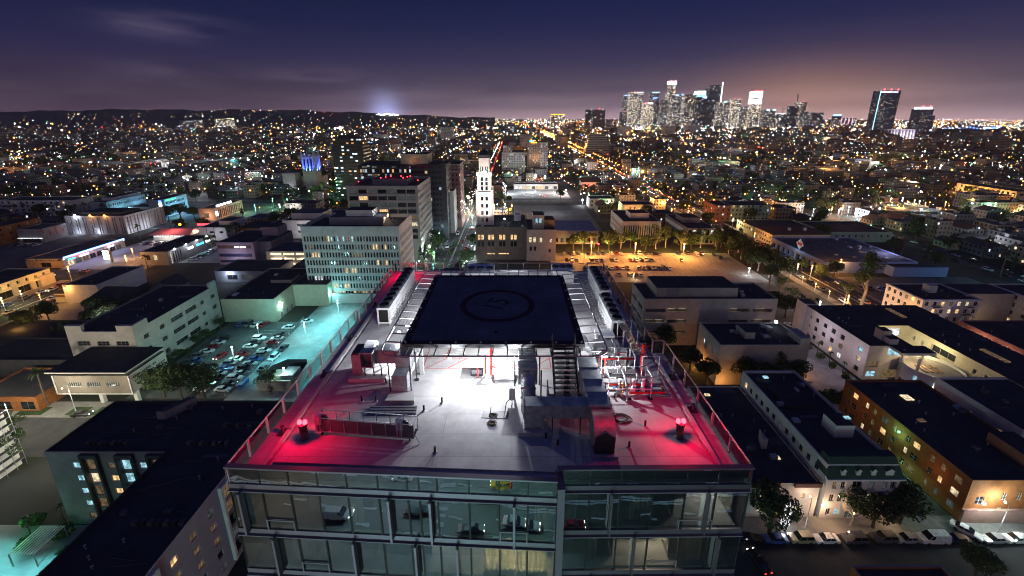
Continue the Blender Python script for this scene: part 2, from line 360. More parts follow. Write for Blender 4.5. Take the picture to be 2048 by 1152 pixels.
# shell below, sides, back; slabs and rooms behind the glass
sh = MB(); IN = .55
outer = [(-16.0, 19.2), (2.45, 18.3), (13.4, 19.1), (13.4, 32.8), (12.3, 32.8), (12.3, 53.1), (-15.9, 53.1)]
for i in range(2, 7):
    p, q = outer[i], outer[(i + 1) % 7]
    sh.face([(*p, 0), (*q, 0), (*q, 59.6), (*p, 59.6)], 'spandrel')
for p, q in ((A, B), (C_, D)): sh.face([(p.x, p.y + .5, 0), (q.x, q.y + .5, 0), (q.x, q.y + .5, 46.9), (p.x, p.y + .5, 46.9)], 'spandrel')
sh.build('wall', TW)
inner = [(-15.9, 19.5), (2.3, 18.6), (2.7, 19.3), (13.3, 19.4), (13.3, 32.7), (12.2, 32.7), (12.2, 53), (-15.8, 53)]
dk = MB(); dk.prism(inner, 59.62, ZR, 'deck', bottom=False)
dk.prism([(-14.3, 20.5), (2.6, 19.75), (11.9, 20.3), (11.9, 31.6), (11.2, 31.6), (11.2, 51.6), (-14.3, 51.6)], ZR, ZR + .12, 'deck', bottom=False)
dk.build('roof_deck', TW)
cb = MB()
for p, q in (((-14.6, 20.2), (-14.6, 51.9)), ((12.2, 20.0), (12.2, 31.9)), ((11.5, 31.9), (11.5, 51.9)), ((-14.6, 51.9), (11.5, 51.9))):
    x0, x1 = sorted((p[0], q[0])); y0, y1 = sorted((p[1], q[1])); cb.box(x0 - .12, x1 + .12, y0 - .12, y1 + .12, ZR + .002, ZR + .3, 'curb')
cb.build('roof_curb', TW)
for z in ZF[1:]:
    MB().prism(inner, z - .02, z + .22, 'stucco_grey').build('floor_slab', TW)
mat('room', (.2, .2, .19), .9, var=.2, scale=.8); mat('room_dark', (.09, .085, .08), .9, var=.3, scale=.6); mat('curtain', (.5, .46, .34), .95, var=.1); mat('timber', (.4, .29, .17), .6, var=.25, scale=3)
n, l = nt(M['curtain']); tb_ = n.new('ShaderNodeBsdfTranslucent'); tb_.inputs[0].default_value = (.6, .52, .36, 1); ms_ = n.new('ShaderNodeMixShader'); l.new(n['Principled BSDF'].outputs[0], ms_.inputs[1]); l.new(tb_.outputs[0], ms_.inputs[2]); l.new(ms_.outputs[0], n['Material Output'].inputs[0])
rooms = MB(); cur = MB()
for k in range(1, 4):
    z0, z1 = ZF[k] + .25, ZF[k - 1] - .1
    for x0, x1 in ((-15.8, 2.2), (2.8, 13.2)):
        n_ = 5 if x0 < 0 else 3
        for i in range(n_):
            a = x0 + (x1 - x0) * i / n_; b = x0 + (x1 - x0) * (i + 1) / n_
            rooms.face([(a, 24.5, z0), (b, 24.5, z0), (b, 24.5, z1), (a, 24.5, z1)], 'room' if (i + k) % 3 else 'room_dark'); rooms.face([(b, 19.9, z0), (b, 24.5, z0), (b, 24.5, z1), (b, 19.9, z1)], 'room')
            w = (b - a)
            for q in range(RND.randint(1, 3)):      # furniture low in the room
                fx = RND.uniform(a + .4, b - 1.6); rooms.box(fx, fx + RND.uniform(.8, 1.8), 21.3 + q, 22 + q, z0, z0 + RND.uniform(.45, .9), RND.choice(['timber', 'room_dark', 'white_wall', 'curtain']))
def drape(x0, x1, z0, z1, y, m='curtain'):
    n_ = max(4, int((x1 - x0) / .14)); pts = [(x0 + (x1 - x0) * i / n_, y + (.05 if i % 2 else -.05)) for i in range(n_ + 1)]
    for p, q in zip(pts, pts[1:]): cur.face([(*p, z0), (*q, z0), (*q, z1), (*p, z1)], m)
def yfront(x): return (A.y + (B.y - A.y) * (x - A.x) / (B.x - A.x)) if x < 2.5 else C_.y
for x0, x1, k in ((-1.7, .2, 2), (.3, 2.1, 2), (-9.8, -8.8, 1), (1.3, 2.1, 1), (7.0, 8.3, 1), (4.6, 5.2, 2), (10.6, 11.7, 2), (-13.5, -12.6, 2), (3.0, 3.9, 1)):
    drape(x0, x1, ZF[k] + .25, ZF[k - 1] - .15, yfront(x0) + .75); cur.build('curtain', TW); cur = MB()
rooms.build('rooms', TW)
# facade: glass panes, joints, fins, spandrel bands, one opening vent here and there
def lerp(p, q, t): return p + (q - p) * t
SEG = ((A, B, (.1, .19, .28, .37, .465, .555, .59, .645, .74, .83, .915), ((.04, .5, .625, .875), (.12, .375, .57, .7), (.09, .4, .66), (.3, .8))),
       (C_, D, (.17, .33, .5, .67, .83), ((.28, .78), (.42, .87), (.2, .65), (.5,))))
VENTS = {(0, 0): ((.1, .19), (.83, .915)), (0, 1): ((.19, .28),), (1, 0): ((.65, .83),), (1, 1): ((.5, .67),), (0, 2): ((.28, .37),), (1, 2): ((.0, .17),)}
for si, (p, q, joints, fins) in enumerate(SEG):
    d = (q - p).normalized(); nr = Vector((d.y, -d.x)); L = (q - p).length
    P = lambda t, off: (p + d * (L * t) + nr * off)
    def bar(mb, t0, t1, w0, w1, z0, z1, m):
        a, b = P(t0, w0), P(t1, w0); c, e = P(t1, w1), P(t0, w1)
        mb.prism([(e.x, e.y), (c.x, c.y), (b.x, b.y), (a.x, a.y)], z0, z1, m)
    cols = (0,) + joints + (1,)
    cap_ = MB(); bar(cap_, 0, 1, -.18, .12, ZT, ZT + .1, 'spandrel'); cap_.build('parapet_rail', TW)
    for k in range(4):
        z1 = ZF[k]; z0 = ZF[k + 1] + .42
        sp_ = MB(); bar(sp_, 0, 1, -.1, .05, z1, z1 + .4, 'spandrel'); bar(sp_, 0, 1, -.05, .16, z1 - .06, z1 - .001, 'frame_grey'); sp_.build('spandrel', TW)
        for i in range(len(cols) - 1):
            t0, t1 = cols[i] + .003, cols[i + 1] - .003; g = MB(); tilt = RND.uniform(-.012, .012); tl2 = RND.uniform(-.012, .012)
            a, b = P(t0, tilt), P(t1, -tilt); a2, b2 = P(t0, tilt + tl2), P(t1, -tilt + tl2)
            g.face([(a.x, a.y, z0), (b.x, b.y, z0), (b2.x, b2.y, z1 - .07), (a2.x, a2.y, z1 - .07)], 'facade_glass'); g.build('glass_pane', TW)
        for t in cols: jn = MB(); bar(jn, max(0, t - .0025), min(1, t + .0025), -.12, .04, z0 - .02, z1 - .06, 'black'); jn.build('mullion', TW)
        for t in fins[k]:
            f = MB(); bar(f, t - .0035, t + .0035, .045, .42, z0 - .1, z1 + .05, 'spandrel'); f.build('fin', TW)
        for (t0, t1) in VENTS.get((si, k), ()):
            v = MB(); zz = z0 + .68
            bar(v, t0, t1, .045, .1, zz, zz + .07, 'frame_grey'); bar(v, t0, t0 + .004, .045, .1, z0, zz - .002, 'frame_grey'); bar(v, t1 - .004, t1, .045, .1, z0, zz - .002, 'frame_grey'); v.build('vent_window', TW)
    for i in range(len(cols) - 1):   # glass balustrade of the roof edge
        a, b = P(cols[i] + .002, 0), P(cols[i + 1] - .002, 0)
        MB().face([(a.x, a.y, ZR - .04), (b.x, b.y, ZR - .04), (b.x, b.y, ZT), (a.x, a.y, ZT)], 'facade_glass').build('balustrade_glass', TW)
    for t in cols: mb = MB(); bar(mb, max(0, t - .002), min(1, t + .002), -.06, .03, ZR, ZT - .002, 'black'); mb.build('balustrade_post', TW)
pier = MB(); pier.box(2.46, 2.86, 17.95, 19.3, 40, 60.75, 'spandrel'); pier.build('corner_pier', TW)
bk = MB(); bk.face([(A.x, A.y + .45, ZR), (B.x, B.y + .45, ZR), (B.x, B.y + .45, ZR + .55), (A.x, A.y + .45, ZR + .55)], 'room_dark'); bk.face([(C_.x, C_.y + .4, ZR), (D.x, D.y + .4, ZR), (D.x, D.y + .4, ZR + .55), (C_.x, C_.y + .4, ZR + .55)], 'room_dark'); bk.build('parapet_upstand', TW)
# side and back railings
def railing(pts, n_):
    R_ = MB().tube([(x, y, ZT + .03) for x, y in pts], .055, 'rail', 6).build('guard_railing', TW)
    tot = sum((Vector(b) - Vector(a)).length for a, b in zip(pts, pts[1:]))
    for a, b in zip(pts, pts[1:]):
        a, b = Vector(a), Vector(b); k = max(1, round(n_ * (b - a).length / tot))
        for i in range(k + (b == Vector(pts[-1]))):
            c = a + (b - a) * i / k
            MB().box(c.x - .07, c.x + .07, c.y - .05, c.y + .05, ZR - .05, ZT, 'rail').build('post', R_)
        for i in range(k):
            c, e = a + (b - a) * (i + .06) / k, a + (b - a) * (i + .94) / k
            MB().face([(c.x, c.y, ZR + .12), (e.x, e.y, ZR + .12), (e.x, e.y, ZT - .06), (c.x, c.y, ZT - .06)], 'rail_glass').build('glass_panel', R_)
railing([(-16.05, 19.15), (-15.85, 38.8), (-15.5, 38.8), (-15.6, 53.05)], 17)
railing([(13.45, 19.1), (13.3, 32.8), (12.3, 32.8), (12.25, 53.05)], 16)
railing([(-15.6, 53.05), (12.25, 53.05)], 13)
# davit sockets along the edges
for i, (x, y) in enumerate(((-15, 23), (-15, 29.3), (-14.95, 35), (12.75, 25.2), (12.8, 29), (11.9, 34.5), (-14.9, 42), (11.85, 43))):
    d_ = thing('davit_base', 'small dark steel davit base bolted beside the %s railing, %s from the front' % (('left' if x < 0 else 'right'), nth([0, 1, 2, 0, 1, 2, 3, 3][i])), 'davit base', (x, y, ZR), 'davit bases along the roof edges')
    MB().cbox(x, y, ZR, .5, .6, .12, 'dark_steel').build('base_plate', d_); MB().lathe(x, y, [(.12, ZR + .122), (.12, ZR + .55)], 'dark_steel', 10).build('socket', d_); MB().tube([(x, y, ZR + .35), (x + (.5 if x < 0 else -.5), y + .1, ZR + .3)], .04, 'dark_steel').build('arm', d_)
# painted hatching on the deck in front of the helipad
hm = MB(); z = ZR + .126
def stripe(x0, y0, x1, y1, w=.07):
    d = Vector((x1 - x0, y1 - y0)).normalized(); n_ = Vector((-d.y, d.x)) * w / 2
    hm.face([(x0 + n_.x, y0 + n_.y, z), (x0 - n_.x, y0 - n_.y, z), (x1 - n_.x, y1 - n_.y, z), (x1 + n_.x, y1 + n_.y, z)], 'deck_red')
stripe(-7.3, 30.2, 3.2, 30.2); stripe(-7.3, 31.7, 3.2, 31.7); stripe(-7.3, 30.2, -7.3, 34); stripe(-5.6, 31.7, -5.6, 34); stripe(3.2, 30.2, 3.2, 31.7)
for i in range(6): stripe(-7 + i * 1.75, 30.25, -5.6 + i * 1.75, 31.65)
tag(hm.build('hatched_marking', TW))
# ---------------------------------------------------------------- helipad
HP = thing('helipad', 'raised dark helipad with a ringed 15 and a railed net frame around it', 'helipad', (-1.4, 36, ZR))
X0, X1, Y0, Y1, ZH = -8.45, 5.6, 28.7, 43.2, 63.2
dk = MB(); dk.box(X0, X1, Y0, Y1, ZH - .35, ZH, 'dark_steel', 'pad'); dk.build('deck', HP)
ed = MB(); w = .55
ed.box(X0, X1, Y0, Y0 + w, ZH + .002, ZH + .008, 'pad_mark'); ed.box(X0, X1, Y1 - w, Y1, ZH + .002, ZH + .008, 'pad_mark'); ed.box(X0, X0 + w, Y0 + w, Y1 - w, ZH + .002, ZH + .008, 'pad_mark'); ed.box(X1 - w, X1, Y0 + w, Y1 - w, ZH + .002, ZH + .008, 'pad_mark'); ed.build('edge_stripe', HP)
rg = MB(); cx, cy_ = -1.34, 35.75
for i in range(64):
    a, b = 2 * math.pi * i / 64, 2 * math.pi * (i + 1) / 64
    rg.face([(cx + r * math.cos(t), cy_ + r * math.sin(t), ZH + .006) for r, t in ((2.9, a), (3.45, a), (3.45, b), (2.9, b))], 'pad_mark')
rg.build('ring_marking', HP)
text('15', 2.9, 'pad_mark', (cx - .05, cy_ + .1, ZH + .006), (0, 0, math.radians(68)), HP, 'number_marking', .001, .9)
for i in range(8):
    for x, y in ((X0 + .25 + i * 1.93, Y0 + .2), (X0 + .25 + i * 1.93, Y1 - .2), (X0 + .2, Y0 + .3 + i * 1.98), (X1 - .2, Y0 + .3 + i * 1.98)): MB().lathe(x, y, [(.09, ZH + .009), (.08, ZH + .1), (.03, ZH + .13)], 'galvanised', 8).build('edge_light', HP)
MB().lathe(-1.3, 30.6, [(.18, ZH + .001), (.18, ZH + .05)], 'black', 10).build('tie_down', HP)
NX0, NX1, NY0, NY1 = -9.85, 7.2, 27.2, 44.9; rr = 1.2
def rounded(x0, x1, y0, y1, r, z):
    out = []
    for cx2, cy2, a0 in ((x1 - r, y1 - r, 0), (x0 + r, y1 - r, 90), (x0 + r, y0 + r, 180), (x1 - r, y0 + r, 270)):
        for i in range(7):
            t = math.radians(a0 + 15 * i); out.append((cx2 + r * math.cos(t), cy2 + r * math.sin(t), z))
    return out + out[:1]
fr = MB(); fr.tube(rounded(NX0, NX1, NY0, NY1, rr, ZH - .1), .07, 'frame_grey', 6, False); fr.build('net_frame', HP)
st = 0
for i in range(13):
    for side in range(4):
        m_ = MB(); t = (i + .5) / 13
        if side == 0: x = X0 + (X1 - X0) * t; m_.tube([(x, Y0, ZH - .2), (x, NY0, ZH - .1)], .06, 'frame_dark', 4)
        elif side == 1: x = X0 + (X1 - X0) * t; m_.tube([(x, Y1, ZH - .2), (x, NY1, ZH - .1)], .06, 'frame_grey', 4)
        elif side == 2: y = Y0 - 1.4 + (Y1 - Y0 + 2.8) * t; m_.tube([(X0, y, ZH - .2), (NX0, y, ZH - .1)], .06, 'frame_grey', 4)
        else: y = Y0 - 1.4 + (Y1 - Y0 + 2.8) * t; m_.tube([(X1, y, ZH - .2), (NX1, y, ZH - .1)], .06, 'frame_grey', 4)
        m_.build('net_strut', HP)
nm = MB()   # the wire netting itself
for i in range(1, 5):
    k = i / 5; nm.tube(rounded(NX0 + (X0 - NX0) * k, NX1 + (X1 - NX1) * k, NY0 + (Y0 - NY0) * k, NY1 + (Y1 - NY1) * k, rr * (1 - k) + .05, ZH - .12), .011, 'galvanised', 3, False)
nm.build('wire_net', HP)
for x in (-7.2, -1.4, 4.4):
    for y in (29.4, 36, 42.5):
        if (x, y) == (-1.4, 29.4): continue
        MB().box(x - .15, x + .15, y - .15, y + .15, ZR + .12, ZH - .36, 'white_metal').build('column', HP)
ph = MB(); ph.box(-6.2, 3.4, 34.0, 43, ZR + .122, ZH - .37, 'cream_wall'); ph.build('plant_room', HP)
for x in (-4.3, -2.4, 0, 2.2): MB().box(x, x + .95, 33.93, 33.99, ZR + .13, ZR + 2.1, 'frame_grey').build('door', HP)
# stair from helipad down to a landing
def steps(x0, x1, ya, za, yb, zb, n_, m):
    mb = MB()
    for i in range(n_):
        t = i / n_; y = ya + (yb - ya) * t; z_ = za + (zb - za) * (i + 1) / n_
        mb.box(x0, x1, min(y, y + (yb - ya) / n_), max(y, y + (yb - ya) / n_), z_ - .05, z_, m)
    for x in (x0, x1): mb.tube([(x, ya, za - .15), (x, yb, zb - .1)], .09, m, 4); mb.tube([(x, ya, za + .95), (x, yb, zb + .95)], .03, m, 5); mb.tube([(x, ya, za), (x, ya, za + .95)], .03, m, 4); mb.tube([(x, yb, zb), (x, yb, zb + .95)], .03, m, 4)
    return mb
steps(3.05, 4.75, 28.6, ZH, 25.7, ZR + 1.0, 10, 'dark_steel').build('stair', HP)
ld = MB(); ld.box(2.5, 5.0, 24.2, 25.7, ZR + .95, ZR + 1.0, 'dark_steel')
for x in (2.5, 3.33, 4.16, 5.0): ld.box(x - .04, x + .04, 24.16, 24.24, ZR + .12, ZR + 2.1, 'rail')
for x in (2.5, 5.0):
    ld.box(x - .04, x + .04, 25.66, 25.74, ZR + .12, ZR + 2.1, 'rail')
    for zz in (1.3, 1.55, 1.8, 2.08): ld.tube([(x, 24.2, ZR + zz), (x, 25.7, ZR + zz)], .022, 'rail', 4)
for zz in (1.3, 1.55, 1.8, 2.08): ld.tube([(2.5, 24.2, ZR + zz), (5.0, 24.2, ZR + zz)], .022, 'rail', 4)
ld.build('stair_landing', HP)
# ---------------------------------------------------------------- condenser units
def condenser(x, y, label, face=1):
    t = thing('condenser_unit', label, 'condenser', (x, y, ZR + .12), 'condenser units beside the helipad')
    mb = MB(); mb.box(x - .62, x + .62, y - .6, y + .6, ZR + .35, ZR + 2.0, 'white_metal'); mb.build('casing', t)
    ln = MB()
    for i in range(1, 3): ln.box(x - .63, x + .63, y - .601, y + .601, ZR + .35 + i * .55, ZR + .37 + i * .55, 'frame_grey')
    ln.box(x - .012, x + .012, y - .605, y + .605, ZR + .36, ZR + 1.99, 'frame_grey'); ln.build('panel_joint', t)
    MB().box(x - .45, x + .45, y - .615, y - .608, ZR + .5, ZR + 1.8, 'black').build('louvre', t)
    f = MB(); f.lathe(x, y, [(.5, ZR + 2.001), (.5, ZR + 2.2), (.44, ZR + 2.2), (.44, ZR + 2.06)], 'dark_steel', 16)
    for a in range(3):
        c, s = math.cos(a * 2.1), math.sin(a * 2.1); f.face([(x, y, ZR + 2.1), (x + .42 * c - .1 * s, y + .42 * s + .1 * c, ZR + 2.12), (x + .42 * c + .1 * s, y + .42 * s - .1 * c, ZR + 2.08)], 'black')
    f.build('fan', t)
    b = MB(); b.box(x - .6, x - .5, y - .6, y + .6, ZR + .122, ZR + .35, 'curb'); b.box(x + .5, x + .6, y - .6, y + .6, ZR + .122, ZR + .35, 'curb'); b.build('base', t)
    for k in range(2): MB().tube([(x + face * .62, y - .3 + k * .5, ZR + .6), (x + face * .95, y - .3 + k * .5, ZR + .6), (x + face * .95, y - .3 + k * .5, ZR + .2), (x + face * 1.3, y - .3 + k * .5, ZR + .2)], .05, 'steel', 5).build('pipe', t)
for i in range(9): condenser(-12.6, 38.1 + i * 1.24, nth(i) + ' white condenser from the front in the left row beside the helipad', 1)
for i in range(5): condenser(9.75, 35.4 + i * 1.24, nth(i) + ' white condenser from the front in the near right row beside the helipad', -1)
for i in range(6): condenser(10.1, 42.4 + i * 1.24, nth(i) + ' white condenser from the front in the far right row beside the helipad', -1)
# ---------------------------------------------------------------- obstruction lights
for i, (x, y, lab) in enumerate(((-13.3, 22.4, 'lit red twin obstruction lamp on a short post near the front left roof corner'), (10.75, 22.5, 'lit red twin obstruction lamp on a short post near the front right roof corner'), (-13.7, 50.3, 'lit red twin obstruction lamp near the far left roof corner'))):
    t = thing('obstruction_light', lab, 'warning light', (x, y, ZR), 'red obstruction lights on the roof'); h = 1.25 if i < 2 else .75
    MB().lathe(x, y, [(.3, ZR + .122), (.3, ZR + .2), (.24, ZR + .21), (.24, ZR + h - .2), (.28, ZR + h - .18), (.28, ZR + h)], 'dark_steel', 14).build('post', t)
    for k in (-.17, .17):
        MB().lathe(x + k, y, [(.13, ZR + h + .001), (.14, ZR + h + .12), (.11, ZR + h + .22), (.03, ZR + h + .28)], 'lamp_red', 12).build('lamp', t)
    light((x, y - .05, ZR + h + .62), RED, 430 if i < 2 else 430, .12, t)
# ---------------------------------------------------------------- exhaust fan and left duct
def duct(mb, p, q, w, h, m='galvanised', seam=1.2):
    """rectangular duct along X, Y or Z between p and q with standing seams"""
    p, q = Vector(p), Vector(q); d = q - p; L = d.length; ax = max(range(3), key=lambda i: abs(d[i])); k = max(1, round(L / seam))
    def bx(a, b, e):
        lo = [min(a[i], b[i]) for i in range(3)]; hi = [max(a[i], b[i]) for i in range(3)]
        dims = {0: (0, w, h), 1: (w, 0, h), 2: (w, h, 0)}[ax]
        for i in range(3):
            if i != ax: lo[i] -= dims[i] / 2 + e; hi[i] += dims[i] / 2 + e
        mb.box(lo[0], hi[0], lo[1], hi[1], lo[2], hi[2], m)
    bx(p, q, 0)
    for i in range(k + 1):
        c = p + d * (i / k); u = d.normalized() * .03; bx(c - u, c + u, .035)
EF = thing('exhaust_fan', 'large centrifugal exhaust fan with square outlet, lit red, on the left of the roof', 'exhaust fan', (-11, 29.4, ZR))
c = (-10.5, 29.6)
mb = MB()   # scroll housing: drum along X, outlet facing the camera
mb.cylx(-11.55, -10.8, 29.7, ZR + 2.0, .85, 'galvanised', 20); mb.build('scroll_housing', EF)
mb = MB()
for x0, x1, z0, z1 in ((-11.7, -10.7, ZR + 2.55, ZR + 2.63), (-11.7, -10.7, ZR + 1.35, ZR + 1.43), (-11.7, -11.62, ZR + 1.43, ZR + 2.55), (-10.78, -10.7, ZR + 1.43, ZR + 2.55)): mb.box(x0, x1, 28.35, 29.2, z0, z1, 'galvanised')
mb.face([(-11.62, 29.1, ZR + 1.43), (-10.78, 29.1, ZR + 1.43), (-10.78, 29.1, ZR + 2.55), (-11.62, 29.1, ZR + 2.55)], 'black'); mb.build('outlet', EF)
mb = MB(); mb.prism([(-12.5, 28.8), (-11.72, 28.8), (-11.72, 30.4), (-12.5, 30.4)], ZR + .5, ZR + 2.2, 'galvanised'); mb.box(-12.45, -11.77, 28.9, 30.3, ZR + 2.201, ZR + 2.32, 'dark_steel'); mb.build('motor_cabinet', EF)
mb = MB(); mb.box(-12.7, -9.9, 28.3, 30.6, ZR + .122, ZR + .4, 'curb'); mb.build('base', EF)
mb = MB()
for x in (-11.5, -10.8, -10.2):
    for y in (28.7, 30.2): mb.tube([(x, y, ZR + .4), (x, y, ZR + 1.4)], .05, 'dark_steel', 4)
mb.build('support_frame', EF)
mb = MB(); duct(mb, (-10.65, 29.5, ZR + 1.9), (-8.85, 29.5, ZR + 1.9), 1.0, 1.15); mb.build('inlet_duct', EF)
D1 = thing('left_air_duct', 'stepped grey sheet-metal duct coming from under the left front of the helipad', 'air duct', (-6.3, 28, ZR))
for i, (ya, yb, z_, h) in enumerate(((29.4, 33, 2.1, 1.3), (27.9, 29.4, 1.9, 1.25), (26.7, 27.9, 1.05, 1.4))):
    mb = MB(); duct(mb, (-8.25, ya, ZR + z_), (-8.25, yb, ZR + z_), 1.05, h); mb.build('duct_section', D1)
mb = MB(); mb.prism([(-9.1, 25.7), (-7.0, 25.7), (-7.4, 27.4), (-8.9, 27.4)], ZR + .122, ZR + .45, 'curb'); mb.build('roof_curb', D1)
for x in (-9.0, -7.45):
    for y in (26.8, 28.6, 30.3): MB().tube([(x, y, ZR + .12), (x, y, ZR + 2.6)], .05, 'dark_steel', 5).box(x - .15, x + .15, y - .15, y + .15, ZR + .122, ZR + .18, 'dark_steel').build('support_post', D1)
for i in range(3):
    x, y = -10.0 + i * .03, 25.2 - i * .28
    tag(MB().box(x, x + 3.3, y, y + .16, ZR + .122, ZR + .28, 'steel').build('steel_channel'), '%s steel channel lying on the deck in front of the left duct' % ['farthest', 'middle', 'nearest'][i], 'steel bar', 'steel channels on the roof')
# ---------------------------------------------------------------- centre duct: hood, round elbow, long box run, goose-neck fan
D2 = thing('centre_air_duct', 'grey hooded duct with a round elbow dropping to the deck in front of the helipad', 'air duct', (1.1, 27, ZR))
mb = MB(); duct(mb, (1.15, 27.4, ZR + 2.1), (1.15, 30.5, ZR + 2.1), 1.25, 1.2); mb.build('hood', D2)
mb = MB(); mb.prism([(.45, 26.5), (1.85, 26.5), (1.85, 27.4), (.45, 27.4)], ZR + 1.2, ZR + 2.6, 'galvanised'); mb.build('transition', D2)
mb = MB(); mb.tube([(1.15, 26.5, ZR + 1.8), (1.15, 25.9, ZR + 1.7), (1.15, 25.4, ZR + 1.35), (1.15, 25.15, ZR + .8), (1.15, 25.1, ZR + .13)], .52, 'galvanised', 16)
for y, z_ in ((26.1, 1.74), (25.62, 1.5), (25.25, 1.05)): mb.tube([(1.15, y + .04, ZR + z_ + .03), (1.15, y - .04, ZR + z_ - .05)], .57, 'galvanised', 16)
mb.build('elbow', D2)
for x in (.2, 2.1):
    for y in (26.3, 28): MB().tube([(x, y, ZR + .12), (x, y, ZR + 2.5)], .06, 'dark_steel', 5).build('support_post', D2)
D3 = thing('box_duct_run', 'long dark box duct running right across the deck to a goose-neck fan', 'air duct', (3.4, 23.5, ZR))
mb = MB(); duct(mb, (.75, 23.3, ZR + 1.75), (5.9, 23.3, ZR + 1.75), .95, .95, seam=1.3); mb.build('cross_duct', D3)
mb = MB(); duct(mb, (1.4, 23.3, ZR + .45), (1.4, 23.3, ZR + 1.3), 1.2, .9); mb.prism([(.4, 22.5), (2.6, 22.5), (2.2, 24.0), (.8, 24.0)], ZR + .122, ZR + .45, 'curb'); mb.build('riser', D3)
mb = MB(); duct(mb, (5.6, 22.6, ZR + 1.85), (5.6, 28.2, ZR + 1.85), 1.35, 1.15, seam=1.4); mb.build('long_duct', D3)
mb = MB(); mb.cylx(4.95, 6.25, 22.0, ZR + 1.35, 1.05, 'galvanised', 22); mb.build('bend', D3)
mb = MB(); x0, x1, y0, y1 = 5.0, 6.2, 20.9, 21.6
mb.box(x0, x1, y0, y1, ZR + .3, ZR + 1.5, 'dark_steel'); mb.face([(x0, y0, ZR + 1.5), (x1, y0, ZR + 1.5), (5.6, y0, ZR + 1.85)], 'dark_steel'); mb.face([(x0, y0, ZR + 1.502), (5.6, y0, ZR + 1.85), (5.6, y1, ZR + 1.85), (x0, y1, ZR + 1.502)], 'galvanised'); mb.face([(5.6, y0, ZR + 1.85), (x1, y0, ZR + 1.502), (x1, y1, ZR + 1.502), (5.6, y1, ZR + 1.85)], 'galvanised'); mb.build('fan_hood', D3)
mb = MB(); mb.box(4.8, 6.4, 20.7, 22.3, ZR + .122, ZR + .3, 'curb'); mb.build('base', D3)
for x, y in ((2.6, 22.75), (4.4, 22.75), (4.8, 25.2), (6.4, 25.2), (4.8, 27.4), (6.4, 27.4)): MB().tube([(x, y, ZR + .12), (x, y, ZR + 1.4)], .045, 'dark_steel', 4).build('support_post', D3)
# ---------------------------------------------------------------- pipes, tanks, racks on the right
def tubes(name, parent, runs, r, m, n=6):
    mb = MB()
    for p in runs: mb.tube([(x, y, ZR + z_) for x, y, z_ in p], r, m, n)
    return mb.build(name, parent)
TK = thing('expansion_tank', 'upright orange-red expansion tank among the pipes right of the stair', 'tank', (6.15, 28.3, ZR))
MB().lathe(6.15, 28.3, [(.05, ZR + .5), (.3, ZR + .52), (.42, ZR + .65), (.42, ZR + 1.75), (.3, ZR + 1.92), (.08, ZR + 1.98)], 'tank_orange', 18).build('shell', TK)
tubes('leg', TK, [[(6.15 + a, 28.3 + b, .12), (6.15 + a, 28.3 + b, .7)] for a, b in ((-.3, -.2), (.3, -.2), (0, .35))], .035, 'dark_steel')
WT = thing('water_tank', 'white horizontal cylinder tank behind the orange tank under the helipad edge', 'tank', (5.9, 31.6, ZR))
mb = MB(); mb.tube([(5.9, 30.5, ZR + 1.1), (5.9, 30.7, ZR + 1.1), (5.9, 33, ZR + 1.1), (5.9, 33.2, ZR + 1.1)], [.45, .72, .72, .45], 'white_metal', 18); mb.build('shell', WT)
mb = MB(); mb.box(5.3, 6.5, 30.9, 31.1, ZR + .122, ZR + .55, 'dark_steel'); mb.box(5.3, 6.5, 32.5, 32.7, ZR + .122, ZR + .55, 'dark_steel'); mb.build('saddle', WT)
def rack(name, label, x0, x1, y0, y1, h, ny):
    T = thing(name, label, 'pipe rack', (x0, y0, ZR), 'white pipe racks on the right of the roof'); mb = MB()
    ys = [y0 + (y1 - y0) * i / (ny - 1) for i in range(ny)]
    for y in ys:
        mb.tube([(x0, y, ZR + .2), (x0, y, ZR + h), (x1, y, ZR + h), (x1, y, ZR + .2)], .05, 'white_metal', 6); mb.tube([(x0, y, ZR + h * .5), (x1, y, ZR + h * .5)], .035, 'white_metal', 5)
        mb.tube([((x0 + x1) / 2, y, ZR + .2), ((x0 + x1) / 2, y, ZR + h)], .04, 'white_metal', 5)
    for x in (x0, x1): mb.tube([(x, y0, ZR + h), (x, y1, ZR + h)], .05, 'white_metal', 6)
    mb.build('frame', T); f = MB()
    for y in ys:
        for x in (x0, (x0 + x1) / 2, x1): f.cbox(x, y, ZR + .122, .28, .28, .1, 'rubber')
    f.build('foot_pad', T); return T
r1 = rack('pipe_rack', 'nearer white tubular pipe rack full of valves right of the long duct', 7.0, 10.1, 26.3, 27.7, 1.9, 2)
r2 = rack('pipe_rack', 'farther white tubular pipe rack behind the orange tank', 7.0, 9.6, 28.9, 30.2, 2.0, 2)
tubes('red_pipe', r1, [[(7.2, 26.9, .9), (9.9, 26.9, .9)], [(8.6, 26.5, .5), (11.2, 26.5, .5), (11.3, 27.6, .5)]], .09, 'red_paint')
tubes('steel_pipe', r1, [[(6.9, 27.4, 1.2), (10.3, 27.4, 1.2), (10.3, 27.4, .4)], [(8.3, 25.9, .2), (8.3, 26.6, 1.6), (8.3, 29, 1.6)], [(9.3, 27.2, .3), (9.3, 27.2, 1.7)], [(10.2, 26.2, .4), (11.5, 26.2, .4), (11.5, 28.4, .4)]], .08, 'steel', 8)
mb = MB()
for x in (7.9, 8.9, 9.6): mb.lathe(x, 26.7, [(.12, ZR + .3), (.2, ZR + .4), (.2, ZR + .8), (.12, ZR + .9), (.12, ZR + 1.5)], 'white_metal', 10)
mb.build('pump', r1)
mb = MB()
for k in range(5): mb.lathe(8.05, 26.35, [(.05, ZR + .35 + k * .24), (.13, ZR + .42 + k * .24), (.05, ZR + .5 + k * .24)], 'brass', 8)
mb.build('valve', r1)
